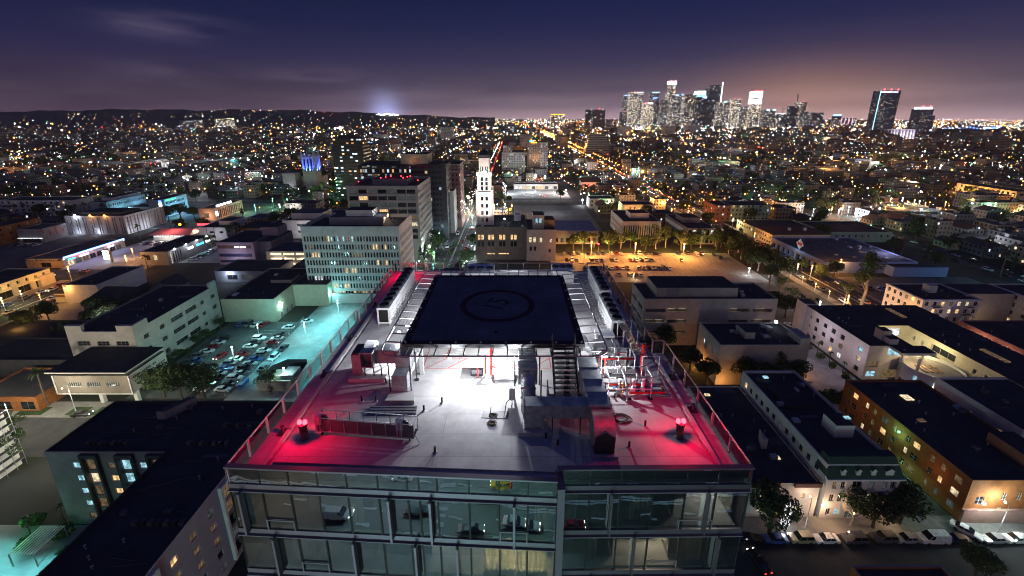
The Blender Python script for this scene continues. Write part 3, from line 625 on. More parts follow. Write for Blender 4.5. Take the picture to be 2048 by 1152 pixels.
tubes('blue_pipe', r1, [[(7.6, 27.1, .5), (8.0, 26.6, .9)], [(8.9, 26.9, .5), (9.6, 26.8, .8)]], .1, 'blue_metal', 8)
tubes('red_pipe', r2, [[(6.9, 29.4, 1.5), (9.7, 29.4, 1.5)], [(7.3, 29.0, .4), (7.3, 29.0, 1.9)]], .08, 'red_paint')
tubes('steel_pipe', r2, [[(6.6, 28.7, .5), (9.9, 28.7, .5)], [(8.4, 30, .2), (8.4, 30, 2.0), (8.4, 31.5, 2.0)], [(7.6, 28.5, .9), (7.6, 31.5, .9)]], .09, 'steel', 8)
STP = thing('fire_standpipe', 'tall red standpipe with crossed valve arms beside the right pipe racks', 'standpipe', (10.4, 29.6, ZR))
tubes('riser', STP, [[(10.4, 29.6, .12), (10.4, 29.6, 2.7)]], .13, 'red_paint', 10); tubes('valve_arm', STP, [[(9.9, 29.6, 2.5), (10.9, 29.6, 2.5)], [(10.4, 29.1, 2.3), (10.4, 30.1, 2.3)]], .06, 'red_paint')
tubes('guard_frame', STP, [[(10.1, 28.6, .12), (10.1, 28.6, 2.2), (11.4, 28.6, 2.2), (11.4, 28.6, .12)]], .045, 'white_metal')
LR = thing('pipe_ladder_rack', 'sloping bundle of grey pipes on frames between the condensers and the right railing', 'pipe rack', (9.6, 31, ZR))
tubes('pipe', LR, [[(9.9 + .13 * i, 30.3, 1.6), (9.7 + .13 * i, 34.3, 2.0)] for i in range(5)], .05, 'steel'); tubes('frame', LR, [[(9.6, y, .12), (9.6, y, 2.3), (10.8, y, 2.3), (10.8, y, .12)] for y in (30.4, 32.4, 34.4)], .045, 'white_metal')
for i, (x, y, w, d, h, m) in enumerate(((8.2, 32.2, 2.0, 1.8, .95, 'stucco_grey'), (8.6, 33.9, 1.0, .9, 1.1, 'white_metal'), (8.9, 30.9, 1.1, .6, 1.25, 'beige_metal'), (8.4, 34.9, 1.4, .8, .8, 'white_metal'))):
    t = thing('equipment_cabinet', ['wide low grey cabinet behind the farther pipe rack', 'small white cabinet in front of the near right condensers', 'narrow beige cabinet close behind the farther pipe rack', 'flat white cabinet at the foot of the near right condensers'][i], 'cabinet', (x, y, ZR), 'equipment cabinets on the roof')
    MB().cbox(x, y, ZR + .122, w, d, h, m).build('casing', t); MB().box(x - w * .35, x + w * .35, y - d / 2 - .02, y - d / 2 - .002, ZR + .3, ZR + h - .05, 'frame_grey').build('door', t); MB().cbox(x, y, ZR + h + .123, w + .1, d + .1, .04, m).build('lid', t)
# standpipe in the middle, dark steel box, mats, vents
FS = thing('sprinkler_standpipe', 'tall dark red pipe cluster standing before the middle of the helipad front', 'standpipe', (-1.7, 29.3, ZR))
tubes('riser', FS, [[(-1.65, 29.2, .12), (-1.65, 29.2, 2.85)]], .11, 'red_paint', 10); tubes('branch', FS, [[(-2.1, 29.3, .12), (-2.1, 29.3, 1.9), (-1.65, 29.3, 1.9)], [(-1.65, 29.0, 1.1), (-1.3, 28.8, 1.1)], [(-2.7, 28.9, .12), (-2.7, 28.9, 1.0)]], .06, 'red_paint')
MB().cbox(-1.7, 29.2, ZR + .122, .9, .8, .1, 'concrete').build('base', FS)
t = thing('pump_cabinet', 'dark slatted box beside the red standpipe in front of the helipad', 'cabinet', (-2.7, 29.6, ZR)); MB().cbox(-2.8, 29.6, ZR + .122, 1.0, .9, .75, 'dark_steel').build('casing', t); MB().cbox(-2.8, 29.1, ZR + .3, .8, .03, .4, 'galvanised').build('louvre', t); MB().cbox(-2.8, 29.6, ZR + .88, 1.15, 1.05, .05, 'galvanised').build('lid', t)
t = thing('roof_hatch', 'square pale roof hatch between the red standpipe and the hooded duct', 'roof hatch', (-.5, 28.6, ZR)); MB().cbox(-.55, 28.7, ZR + .122, 1.5, 1.1, .35, 'curb').build('frame', t); MB().cbox(-.55, 28.7, ZR + .474, 1.6, 1.2, .08, 'white_metal').build('lid', t); MB().tube([(-.9, 28.05, ZR + .6), (-.2, 28.05, ZR + .6)], .02, 'dark_steel').build('handle', t)
t = thing('work_mat', 'dark flat mat lying on the bright deck in front of the hatch', 'mat', (-1.3, 25, ZR)); MB().prism([(-2.1, 24.3), (-.3, 24.2), (-.25, 24.95), (-2.0, 25.0)], ZR + .123, ZR + .15, 'dark_steel').build('sheet', t); MB().tube([(-1.5, 24.6, ZR + .15), (-1.45, 24.7, ZR + .7), (-1.2, 24.7, ZR + .7)], .03, 'dark_steel').build('handle', t)
t = thing('switch_panel', 'slim upright switch panel on a pole left of the hooded duct', 'panel', (.1, 25.5, ZR)); MB().cbox(0, 25.6, ZR + .6, .4, .2, 1.0, 'white_metal').build('box', t); MB().tube([(.0, 25.75, ZR + .12), (.0, 25.75, ZR + 1.7)], .04, 'steel').build('pole', t); MB().tube([(-.5, 24.8, ZR + .15), (-.4, 25.0, ZR + .8), (.0, 25.6, ZR + .9)], .03, 'dark_steel').build('conduit', t)
for i, (px, py, lab) in enumerate(((848, 822, 'short black vent pipe alone right of the steel channels'), (884, 806, 'short black vent pipe on the bright deck right of the left duct'), (870, 905, 'short black vent pipe closest to the front glass parapet'), (724, 803, 'short black vent pipe left of the steel channels'), (752, 803, 'short black vent pipe nearly touching the steel channels'), (772, 767, 'short black vent pipe beside the fan base'), (1092, 878, 'short black vent pipe before the box duct riser'), (1123, 823, 'short black vent pipe under the box duct run'), (1115, 892, 'short black vent pipe left of the goose-neck fan'), (1290, 853, 'short black vent pipe between the fan and the right red lamp'), (1258, 895, 'short black vent pipe in the red light right of the fan'), (1229, 798, 'thin black vent pipe in front of the pipe racks'))):
    p = at(px, py, ZR + .12); t = thing('vent_pipe', lab, 'vent pipe', p, 'vent pipes on the roof deck')
    MB().lathe(p.x, p.y, [(.07, p.z), (.07, p.z + .45)], 'black', 8).build('pipe', t); MB().lathe(p.x, p.y, [(.16, p.z + .001), (.12, p.z + .06), (.071, p.z + .08)], 'curb', 10).build('flashing', t)
for i, (px, py, r, lab) in enumerate(((1243, 838, .55, 'dark coil of wire left on the deck right of the box duct'), (984, 848, .28, 'small rusty coil of wire on the bright deck near the centre'), (986, 832, .25, 'thin tangle of wire just behind the rusty coil'))):
    p = at(px, py, ZR + .12); mb = MB()
    for k in range(7):
        rr_ = r * RND.uniform(.6, 1); ox, oy = RND.uniform(-.1, .1), RND.uniform(-.1, .1)
        mb.tube([(p.x + ox + rr_ * math.cos(a * .52) * 1.15, p.y + oy + rr_ * math.sin(a * .52) * .8, p.z + .03 + .015 * k) for a in range(13)], .022, 'stain' if i != 1 else 'bark', 4, False)
    tag(mb.build('wire_coil'), lab, 'wire coil', 'wire coils on the deck')
# ---------------------------------------------------------------- window-washing cradle
CR = thing('window_washing_cradle', 'long mesh-sided window-washing cradle parked on the deck by the left red lamp', 'cradle', (-9.4, 22.4, ZR))
p, q = Vector((-12.6, 22.75)), Vector((-6.2, 22.1)); d = (q - p).normalized(); n_ = Vector((-d.y, d.x)); L = (q - p).length
def cp(s, o, z_): v = p + d * s + n_ * o; return (v.x, v.y, ZR + z_)
mat('mesh_panel', (.14, .13, .14), .5, .4, var=.2, scale=6)
fl = MB(); fl.face([cp(0, 0, .4), cp(L, 0, .4), cp(L, .8, .4), cp(0, .8, .4)], 'dark_steel'); fl.build('floor', CR)
for i in range(7):
    a, b = L * i / 7 + .03, L * (i + 1) / 7 - .03
    MB().face([cp(a, 0, .42), cp(b, 0, .42), cp(b, 0, 1.32), cp(a, 0, 1.32)], 'mesh_panel').build('mesh_panel', CR)
fr = MB()
for o in (0, .8):
    fr.tube([cp(0, o, 1.4), cp(L, o, 1.4)], .035, 'steel', 6)
    for i in range(8): fr.tube([cp(L * i / 7, o, .38), cp(L * i / 7, o, 1.4)], .03, 'steel', 5)
    fr.tube([cp(0, o, .38), cp(L, o, .38)], .035, 'steel', 5)
for s in (0, L): fr.tube([cp(s, 0, 1.4), cp(s, .8, 1.4)], .035, 'steel', 5); fr.tube([cp(s, 0, .9), cp(s, .8, .9)], .03, 'steel', 5)
fr.build('frame', CR)
for s in (.15, L - .9):
    h = MB(); c = cp(s, .1, 0); h.box(c[0] - .22, c[0] + .22, c[1] - .2, c[1] + .2, ZR + .95, ZR + 1.55, 'steel'); h.tube([cp(s - .15, -.1, .5), cp(s - .15, -.1, 1.8), cp(s + .35, .3, 1.95)], .04, 'steel', 5); h.tube([cp(s + .12, -.1, .5), cp(s + .12, -.1, 1.6)], .04, 'steel', 5); h.build('hoist', CR)
    w_ = MB(); w_.tube([cp(s + .35, .05, 1.35), cp(s + .35, .15, 1.35)], .26, 'dark_steel', 14); w_.build('cable_drum', CR)
for s, o in ((.3, 0), (.3, .8), (L - .3, 0), (L - .3, .8)): MB().tube([cp(s - .03, o, .22), cp(s + .03, o, .22)], .1, 'rubber', 10).build('wheel', CR)
MB().tube([cp(L, .2, .45), cp(L + .35, -.1, .2), cp(L + .4, -.1, .15)], .03, 'steel').build('outrigger', CR)
# ---------------------------------------------------------------- plant at the back of the roof
for i, (x0, x1, y0, y1, h, lab) in enumerate(((-5.6, -2.2, 47.2, 50.5, 1.9, 'white plant unit with round fans behind the helipad, left of centre'), (-8.6, -6.6, 48.5, 50.5, 1.4, 'grey plant unit behind the far left corner of the helipad'), (5.0, 7.6, 48.2, 50.8, 1.9, 'pale rounded air handler behind the far right corner of the helipad'))):
    t = thing('plant_unit', lab, 'plant unit', (x0, y0, ZR), 'plant units behind the helipad'); MB().box(x0, x1, y0, y1, ZR + .3, ZR + h, 'white_metal').build('casing', t); MB().box(x0 - .1, x1 + .1, y0 - .1, y1 + .1, ZR + .122, ZR + .299, 'curb').build('base', t)
    f = MB()
    for k in range(3): f.lathe(x0 + (x1 - x0) * (k + .5) / 3, (y0 + y1) / 2, [(.42, ZR + h + .001), (.42, ZR + h + .2), (.36, ZR + h + .2)], 'dark_steel', 14)
    f.build('fan', t)
t = thing('back_screen_wall', 'low white screen wall with a long pipe behind the helipad', 'screen', (0, 51.2, ZR)); MB().box(-2, 5, 51.0, 51.2, ZR + .122, ZR + .9, 'white_metal').build('panel', t); MB().cylx(-3, 7, 50.6, ZR + .7, .12, 'white_metal').build('pipe', t)
t = thing('lightning_mast', 'thin grey mast standing at the far right corner of the roof', 'mast', (9.2, 50.8, ZR)); MB().tube([(9.2, 50.8, ZR + .12), (9.2, 50.8, ZR + 5.2)], [.05, .02], 'steel', 6).build('pole', t); MB().cbox(9.2, 50.8, ZR + .122, .5, .5, .12, 'concrete').build('base', t)
# ---------------------------------------------------------------- floodlights under the helipad, room lights
for i, (x, y, pw, lab) in enumerate(((-1.9, 29.9, 1350, 'middle of the front edge'), (7.0, 27.7, 380, 'right end of the front edge'), (-4.6, 27.5, 330, 'left end of the front edge'), (.1, 27.5, 520, 'front edge before the hatch'), (-9.4, 31.5, 850, 'front part of the left side'), (-8.2, 40, 420, 'rear part of the left side'), (5.4, 37, 420, 'right side'), (0, 43.6, 420, 'back edge'))):
    t = thing('flood_light', 'small white floodlight fixed below the %s of the helipad' % lab, 'floodlight', (x, y, ZH - .5), 'white floodlights under the helipad')
    MB().cbox(x, y + .1, ZH - .5, .3, .2, .12, 'dark_steel').build('housing', t); MB().cbox(x, y - .02, ZH - .49, .24, .02, .1, 'lamp_white').build('lens', t)
    light((x, y - .15, ZH - .66), (.93, .96, 1), pw * 1.6, .035, t)
for x, z_, pw, c in ((0.9, 55.4, 800, (1, .8, .42)), (-1.4, 55.2, 480, (1, .85, .55)), (8.9, 55.0, 520, (1, .8, .5)), (11, 55.2, 20, (1, .8, .5)), (12.7, 58.2, 320, (1, .92, .72)), (-4.6, 54.6, 140, (.9, 1, 1)), (-9.5, 51.8, 90, (1, .85, .5)), (-2, 51.8, 120, (1, .85, .6)), (3.6, 57.2, 9, (1, .9, .6))):
    light((x, 21.6, z_), c, pw, .15, TW)
# ------------------------------------------------------------------ ground, roads, lots
def sheet(name, poly, z, m, label=None):
    o = MB().face([(*p, z) for p in poly], m).build(name); o['kind'] = 'structure'; return o
def rect(name, x0, x1, y0, y1, z, m): return sheet(name, [(x0, y0), (x1, y0), (x1, y1), (x0, y1)], z, m)
mat('asphalt_front', (.055, .057, .058), .8, var=.35, scale=.5, dirt=(.05, .05, .05)); mat('asphalt_pale', (.12, .12, .118), .85, var=.3, scale=.3, dirt=(.085, .083, .08)); mat('lot_concrete', (.34, .34, .33), .85, var=.2, scale=.3, dirt=(.22, .22, .21)); mat('lot_tan', (.3, .28, .25), .85, var=.2, scale=.25, dirt=(.22, .2, .18))
rect('ground', -9000, 9000, -85, 13000, 0, 'earth')
def road(name, x0, x1, y0, y1, z=.03, m='asphalt'): return rect(name, x0, x1, y0, y1, z, m)
def lanes(name, x0, x1, y0, y1, offs, dash=True, w=.18, z=.045, L=3., gap=6.):
    """painted lane lines of one road, along its longer side"""
    mb = MB(); alongx = (x1 - x0) > (y1 - y0)
    for o, solid in offs:
        a, b = (x0, x1) if alongx else (y0, y1); t = a
        while t < b:
            e = b if solid else min(t + L, b)
            if alongx: mb.face([(t, y0 + o, z), (e, y0 + o, z), (e, y0 + o + w, z), (t, y0 + o + w, z)], 'paint_white')
            else: mb.face([(x0 + o, t, z), (x0 + o + w, t, z), (x0 + o + w, e, z), (x0 + o, e, z)], 'paint_white')
            t = b if solid else t + L + gap
    o = mb.build(name); o['kind'] = 'structure'
road('side_street', 14, 330, 54.2, 64.4); rect('side_pavement', 16, 330, 64.4, 68.2, .14, 'pavement'); rect('side_pavement', 40, 330, 51.4, 54.2, .14, 'pavement'); rect('kerb', 16, 330, 64.15, 64.4, .15, 'concrete')
rect('alley', 78.3, 91.3, 66.5, 101, .05, 'asphalt_pale'); rect('forecourt', 61, 78.3, 64.4, 68.1, .16, 'concrete')
road('west_street', -330, -50, 84, 98); rect('west_pavement', -330, -84.5, 98, 104.5, .14, 'pavement'); rect('kerb', -330, -84.5, 97.8, 98, .15, 'concrete')
for i, (a, b) in enumerate(((-150, -141), (-138.5, -131), (-124.5, -119.5), (-117, -111), (-107, -97))): rect('lawn', a, b, 98.7, 102.2, .16, 'lawn')
road('avenue', -47, -24, 68, 3600); lanes('lane_marking', -47, -24, 150, 700, ((4, False), (7.6, False), (11.2, True), (11.8, True), (15, False), (18.6, False)), z=.06)
road('boulevard', -224, -204, 60, 2600, .035); lanes('lane_marking', -224, -204, 105, 420, ((3.5, False), (6.8, False), (10, True), (10.5, True), (13.6, False)), z=.06)
road('east_avenue', 146.5, 163.6, 98, 2600, .035); lanes('lane_marking', 146.5, 163.6, 150, 420, ((2.6, False), (5.6, False), (8.2, True), (8.7, True), (11.4, False), (14.2, False)), z=.06, w=.22)
road('cross_street', -330, -190, 200, 214, .04); lanes('lane_marking', -300, -224, 200, 214, ((4.6, False), (9.2, False)), z=.07)
road('north_street', -1200, 1600, 398, 418, .04); lanes('lane_marking', -420, 200, 398, 418, ((4, False), (7.5, False), (9.8, True), (12, False)), z=.07)
road('mid_street', -24, 146, 320, 333, .04); rect('avenue_pavement', -51, -47.1, 180, 398, .14, 'pavement'); rect('avenue_pavement', -23.9, -20, 180, 398, .14, 'pavement')
rect('boulevard_pavement', -203.9, -199, 105, 398, .14, 'pavement'); rect('boulevard_pavement', -229, -224.1, 105, 199, .14, 'pavement'); rect('east_pavement', 163.7, 166.2, 120, 398, .14, 'pavement'); rect('east_pavement', 142.2, 146.4, 150, 398, .14, 'pavement')
rect('car_park_deck', -84.4, -14, 104.5, 171.5, .05, 'lot_concrete'); rect('car_park', -113.8, -84.6, 106, 154, .05, 'asphalt_pale'); rect('orange_car_park', 22, 130, 196, 243, .05, 'lot_tan')
rect('forecourt', -203.8, -176, 134, 172, .05, 'lot_tan'); rect('parking_lot', -246, -208, 214.5, 275, .055, 'lot_concrete'); rect('parking_lot', -330, -270, 214.5, 285, .055, 'asphalt_pale'); rect('parking_lot', -190, -140, 225, 262, .055, 'lot_concrete')
rect('parking_lot', 2, 66, 290, 385, .055, 'asphalt_pale'); rect('parking_lot', 104, 142, 148, 196, .055, 'asphalt_pale'); rect('parking_lot', 165, 235, 166, 203, .055, 'asphalt_pale'); rect('driveway', 91, 109, 101.5, 146, .055, 'concrete'); rect('courtyard', 113, 134, 84, 113, .06, 'lot_tan'); rect('lawn', 113, 124, 78, 90, .09, 'lawn'); rect('parking_lot', -330, -220, 300, 396, .055, 'asphalt_pale'); rect('plaza', -5, 60, 420, 470, .06, 'lot_concrete')
rect('yard', -120, -67.2, 30, 66.2, .05, 'lot_concrete')
mb = MB()   # bay lines of the three car parks
for i in range(15): y = 108.5 + i * 2.75; mb.face([(-90, y, .065), (-85, y, .065), (-85, y + .12, .065), (-90, y + .12, .065)], 'paint_white'); mb.face([(-96.5, y, .065), (-91.6, y, .065), (-91.6, y + .12, .065), (-96.5, y + .12, .065)], 'paint_white')
for r in (203.5, 214, 226, 237.5):
    for i in range(34): x = 30 + i * 2.85; mb.face([(x, r, .065), (x + .12, r, .065), (x + .12, r + 5, .065), (x, r + 5, .065)], 'paint_white')
mb.face([(-84, 118, .065), (-30, 150, .065), (-30, 150.15, .065), (-84, 118.15, .065)], 'paint_white')
o = mb.build('bay_marking'); o['kind'] = 'structure'
# the street the glass facade reflects, on this side of the tower
road('front_street', -90, 60, -46, -22, .03, 'asphalt_front'); lanes('lane_marking', -90, 60, -46, -22, ((4, False), (8, False), (11.6, True), (12.2, True), (16, False), (20, False)), z=.05, w=.42); lanes('lane_marking', -12, 4, -90, -47, ((3.6, True), (7.8, True), (11.6, True)), z=.055, w=.4); rect('front_pavement', -90, 60, -22, -14, .14, 'asphalt_pale'); rect('front_pavement', -90, 60, -56, -46, .14, 'asphalt_pale'); road('front_cross_street', -12, 4, -90, -46, .04, 'asphalt_front')
mb = MB()
for i in range(9): mb.face([(-11 + i * 1.7, -51, .06), (-10.2 + i * 1.7, -51, .06), (-10.2 + i * 1.7, -47, .06), (-11 + i * 1.7, -47, .06)], 'paint_white')
for i in range(12): mb.face([(-22, -45.5 + i * 1.9, .06), (-18.5, -45.5 + i * 1.9, .06), (-18.5, -44.6 + i * 1.9, .06), (-22, -44.6 + i * 1.9, .06)], 'paint_white')
o = mb.build('crossing_marking'); o['kind'] = 'structure'
for x, y, c, p in ((-56, -34, (1, .6, .3), 6000), (-42, -36, (.85, .9, .9), 9000), (-26, -34, (.5, .85, 1), 24000), (-19, -50, (.6, .95, 1), 16000), (-9, -34, (.5, 1, .9), 22000), (-2, -52, (.4, 1, .7), 5000), (-6, -66, (.6, .8, 1), 6000)): light((x, y, 10), c, p, .4)
# ------------------------------------------------------------------ near left: dark L-shaped apartments
G = lambda n, w, m, zs, h, L: grid(L, n, w, m, zs, h)
ZS5 = [1.6 + 3.1 * i for i in range(5)]
T = thing('l_shaped_apartments', 'dark L-shaped five-storey apartment block with framed bay strips, at the lower left', 'apartments', (-70, 66, 0))
mb = MB(); jobs = []
def bay(x0, x1, y0, y1, zb, zt, m):   # projecting surround of a bay strip
    b = MB(); b.box(x0, x1, y0, y1, zb, zt, m); return b.build('bay_frame', T)
hs = []
for x in (1.6, 8.4, 14.6): hs += [(x, x + 1.5, z, z + 1.4) for z in ZS5]
hs2 = []
for x in (4.4, 11.2, 17.2): hs2 += [(x, x + 2.5, z - .3, z + 2.0) for z in ZS5]
lt = ['lit_cool', 'lit_cool', 'lit_dim', 'lit_cool', 'lit_cool']
jobs += facade(T, mb, (-87, 66.4), (1, 0), (0, -1), 20.3, 0, 18, 'stucco_grey', hs + hs2, .25, 'frame_white', .3, (1, 0), pick=lambda i, h: ('lit_cool' if h[0] < 2 and h[2] > 4 else RND.choice(['lit_dim', 'lit_dim', 'lit_warm', 'lit_cream', 'lit_cool', 'dark_glass'])))
WL = 36.4
hs = []
for y in (4., 8., 17.5, 21.5, 25.5, 34.): hs += [(y, y + 1.3, z, z + 1.45) for z in ZS5]
hs2 = []
for y in (11.8, 29.): hs2 += [(y, y + 2.9, z - .35, z + 2.1) for z in ZS5]
mat('mauve_wall', (.34, .27, .33), .9, var=.12, scale=.5)
jobs += facade(T, mb, (-51.5, 30), (0, 1), (1, 0), WL, 0, 18, 'mauve_wall', hs + hs2, .25, 'frame_dark', .3, (1, 0), pick=lambda i, h: RND.choice(['lit_dim', 'lit_dim', 'dark_glass', 'lit_dim', 'lit_grey', 'lit_grey', 'lit_warm']))
for p, q in (((-90, 66.4), (-87, 66.4)), ((-90, 66.4), (-90, 81.5)), ((-90, 81.5), (-51.5, 81.5)), ((-51.5, 81.5), (-51.5, 66.4)), ((-66.7, 66.4), (-66.7, 30)), ((-66.7, 30), (-51.5, 30))): mb.face([(*p, 0), (*q, 0), (*q, 18), (*p, 18)], 'stucco_grey')
L = [(-90, 66.4), (-66.7, 66.4), (-66.7, 30), (-51.5, 30), (-51.5, 81.5), (-90, 81.5)]; I = [(-89.7, 66.7), (-66.4, 66.7), (-66.4, 30.3), (-51.8, 30.3), (-51.8, 81.2), (-89.7, 81.2)]
for i in range(6):
    j = (i + 1) % 6; mb.face([(*L[i], 18), (*L[j], 18), (*I[j], 18), (*I[i], 18)], 'dark_wall'); mb.face([(*I[i], 18), (*I[j], 18), (*I[j], 17.4), (*I[i], 17.4)], 'dark_wall')
mb.build('wall', T); MB().face([(*p, 17.4) for p in I], 'roof_dark').build('roof', T); emit_windows(T, jobs)
for x in (4.4, 11.2, 17.2):
    for a, b, c, d in ((-.45, 0, 0.9, 17.6), (2.5, 2.95, .9, 17.6), (0.001, 2.499, 17.0, 17.6)): bay(-87 + x + a, -87 + x + b, 65.7, 66.38, c, d, 'dark_wall')
for y in (11.8, 29.):
    for a, b, c, d in ((-.5, 0, .9, 17.5), (2.9, 3.4, .9, 17.5), (.001, 2.899, 16.9, 17.5)): bay(-51.48, -50.85, 30 + y + a, 30 + y + b, c, d, 'white_wall')
sp = MB(); sp.prism([(-76, 76), (-74.2, 76), (-71, 80.9), (-72.8, 80.9)], 17.42, 19.4, 'stucco_grey', 'roof_grey'); sp.build('stair_penthouse', T)
for i in range(9):
    for r, (x, y) in enumerate(((-64, 69), (-60, 74), (-84, 69), (-62, 40), (-60, 52))):
        if i < 7: MB().cbox(x + i * 1.25, y + RND.uniform(-.1, .1), 17.402, .8, .8, .7, 'dark_steel' if i % 2 else 'roof_grey').build('air_unit', T)
for pts in (((-64, 34), (-60, 39), (-60, 46), (-57, 49)), ((-84, 72), (-76, 72), (-70, 73.5)), ((-65, 58), (-58, 61), (-55, 60))): MB().tube([(x, y, 17.5) for x, y in pts], .09, 'roof_grey', 5).build('roof_pipe', T)
# courtyard things left of it
t = thing('courtyard_awning', 'slatted pale awning over the teal-lit yard beside the dark apartments', 'awning', (-88, 58, 0)); mb = MB()
for i in range(9): mb.box(-92 + i * .55, -91.75 + i * .55, 58, 63.5, 3.0, 3.08, 'white_metal')
mb.build('slat', t); mb = MB()
for x in (-92, -87.5):
    for y in (58, 63.5): mb.cbox(x, y, 0, .15, .15, 3, 'steel')
mb.build('post', t)
t = thing('yard_shed', 'low dark shed with a flat roof at the left edge of the teal-lit yard', 'shed', (-104, 58, 0)); MB().box(-108, -101, 55, 62, 0, 3.2, 'dark_wall', 'roof_dark').build('wall', t); MB().box(-108.2, -100.8, 54.8, 62.2, 3.202, 3.35, 'roof_grey').build('roof', t)
t = thing('barrel_canopy', 'ribbed barrel-vaulted canopy in the teal-lit yard', 'canopy', (-88, 49, 0)); mb = MB()
for i in range(10): mb.tube([(-92 + 4 * math.cos(a * .314) , 46 + i * .7, .1 + 2.6 * math.sin(a * .314)) for a in range(11)], .1, 'white_metal', 5)
for a in range(10):
    p, q = a * .314, (a + 1) * .314; mb.face([(-92 + 3.95 * math.cos(p), 46, .1 + 2.55 * math.sin(p)), (-92 + 3.95 * math.cos(q), 46, .1 + 2.55 * math.sin(q)), (-92 + 3.95 * math.cos(q), 52.3, .1 + 2.55 * math.sin(q)), (-92 + 3.95 * math.cos(p), 52.3, .1 + 2.55 * math.sin(p))], 'teal_wall')
mb.build('vault', t)
light((-98, 57, 9), TEAL, 6000, .3, t, 105, (-99, 55, 0)); light((-86, 54, 9), TEAL, 7500, .3, t, 105, (-86, 52, 0)); light((-80, 44, 9), TEAL, 6000, .3, t, 110, (-81, 43, 0)); light((-95, 47, 8), (.35, .55, 1), 3500, .3, t, 120, (-95, 46.9, 0))
# bright scaffolded building at the far left edge
t = thing('scaffolded_building', 'brightly lit building wrapped in scaffolding at the left edge', 'building', (-113, 78, 0)); x0, x1, y0, y1 = -134, -117.3, 72, 82
MB().box(x0, x1, y0, y1, 0, 14, 'white_wall', 'roof_grey').build('wall', t); sc = MB()
for z in range(1, 9):
    sc.tube([(x0, y0 - 1.2, z * 1.9), (x1 + 1.2, y0 - 1.2, z * 1.9), (x1 + 1.2, y1, z * 1.9)], .06, 'steel', 4); sc.box(x0, x1 + 1.2, y0 - 1.2, y0 - .1, z * 1.9 - .06, z * 1.9 - .01, 'dark_steel'); sc.box(x1 + .1, x1 + 1.2, y0, y1, z * 1.9 - .06, z * 1.9 - .01, 'dark_steel')
for i in range(9): sc.tube([(x0 + (x1 + 1.2 - x0) * i / 8, y0 - 1.2, 0), (x0 + (x1 + 1.2 - x0) * i / 8, y0 - 1.2, 17)], .06, 'steel', 4)
for i in range(1, 6): sc.tube([(x1 + 1.2, y0 + (y1 - y0) * i / 5, 0), (x1 + 1.2, y0 + (y1 - y0) * i / 5, 17)], .06, 'steel', 4)
sc.build('scaffold', t)
for z in (3, 8, 12.5): light((-119.5, 68.8, z), WHITE, 130, .3, t); light((-114, 76, z), WHITE, 90, .3, t)
light((-111, 67, 7), (.9, 1, .9), 260, .3, t); light((-108, 80, 8), (1, .97, .85), 420, .3, t)
# ------------------------------------------------------------------ left: school with overhanging entrance block
hE = []
for y in (3, 9.2): hE += [(y, y + 2, z, z + 1.5) for z in (3.2, 7.6, 12)]
for y in (14, 20.5): hE += [(y, y + 5.4, z, z + 1.6) for z in (3.2, 7.6, 12)]
hE += [(28, 29.8, z, z + 1.5) for z in (3.2, 7.6, 12)] + [(33.5, 35.8, z, z + 1.5) for z in (3.2, 7.6, 12)]
T = bld('school_building', 'long tan four-storey school with a stepped parapet and an overhanging front block on the left', -137, -116.3, 116, 153.5, 16.4, 'stucco', S=[(2.6 + i * 6, 6.4 + i * 6, 11.6, 13.1) for i in range(3)], E=hE, lit=.0, bars=(2, 1), depth=.3)
for x0, x1 in ((-137, -132), (-121.3, -116.3)): MB().box(x0, x1, 115.98, 117, 16.402, 18.4, 'stucco').build('parapet_block', T)
MB().box(-117.2, -116.28, 117.01, 121.5, 16.402, 18.4, 'stucco').build('parapet_block', T)
MB().box(-117.2, -116.28, 150, 153.52, 16.402, 18.4, 'stucco').build('parapet_block', T)
fb = MB(); P = wallgrid(fb, (-129.2, 103), (1, 0), (0, -1), 21.2, 4, 9.8, [(3.5 + i * 5.4, 7.2 + i * 5.4, 6.2, 7.6) for i in range(3)], .2, 'brown_wall'); fb.box(-129.2, -108, 103.2, 115.9, 4, 9.8, 'stucco', 'roof_dark', skip='s'); fb.box(-130.4, -107.8, 102.2, 115.9, 10.9, 11.3, 'stucco', 'roof_dark'); fb.box(-128.6, -108.6, 103.6, 115, 9.802, 10.898, 'dark_wall'); fb.build('front_block', T)
for i in range(3): winpart(P, (3.5 + i * 5.4, 7.2 + i * 5.4, 6.2, 7.6), .19, 'lit_grey', 'frame_white', (5, 0)).build('window', T)
rim = MB(); rim.box(-129.5, -107.9, 102.75, 102.95, 3.85, 4.1, 'white_wall'); rim.box(-129.5, -129.25, 102.75, 102.95, 4.101, 9.9, 'white_wall'); rim.box(-108.15, -107.9, 102.75, 102.95, 4.101, 9.9, 'white_wall'); rim.build('white_border', T)
for x in (-118.6, -108.6): MB().cbox(x, 104.5, 0, 1.0, 1.0, 3.99, 'white_wall').build('column', T)
# wording too small to read in the photo: two rows of dark raised letters
lt = MB()
for r, (z, n_, a0) in enumerate(((8.1, 13, 104.2), (7.0, 17, 105))):
    for i in range(n_):
        if i in (4, 10): continue
        y = a0 + i * .62; lt.box(-107.99, -107.93, y, y + .34, z, z + .62 - r * .15, 'frame_dark')
lt.build('raised_lettering', T)
light((-118, 99, 3.2), (1, .9, .7), 90, .2, T)
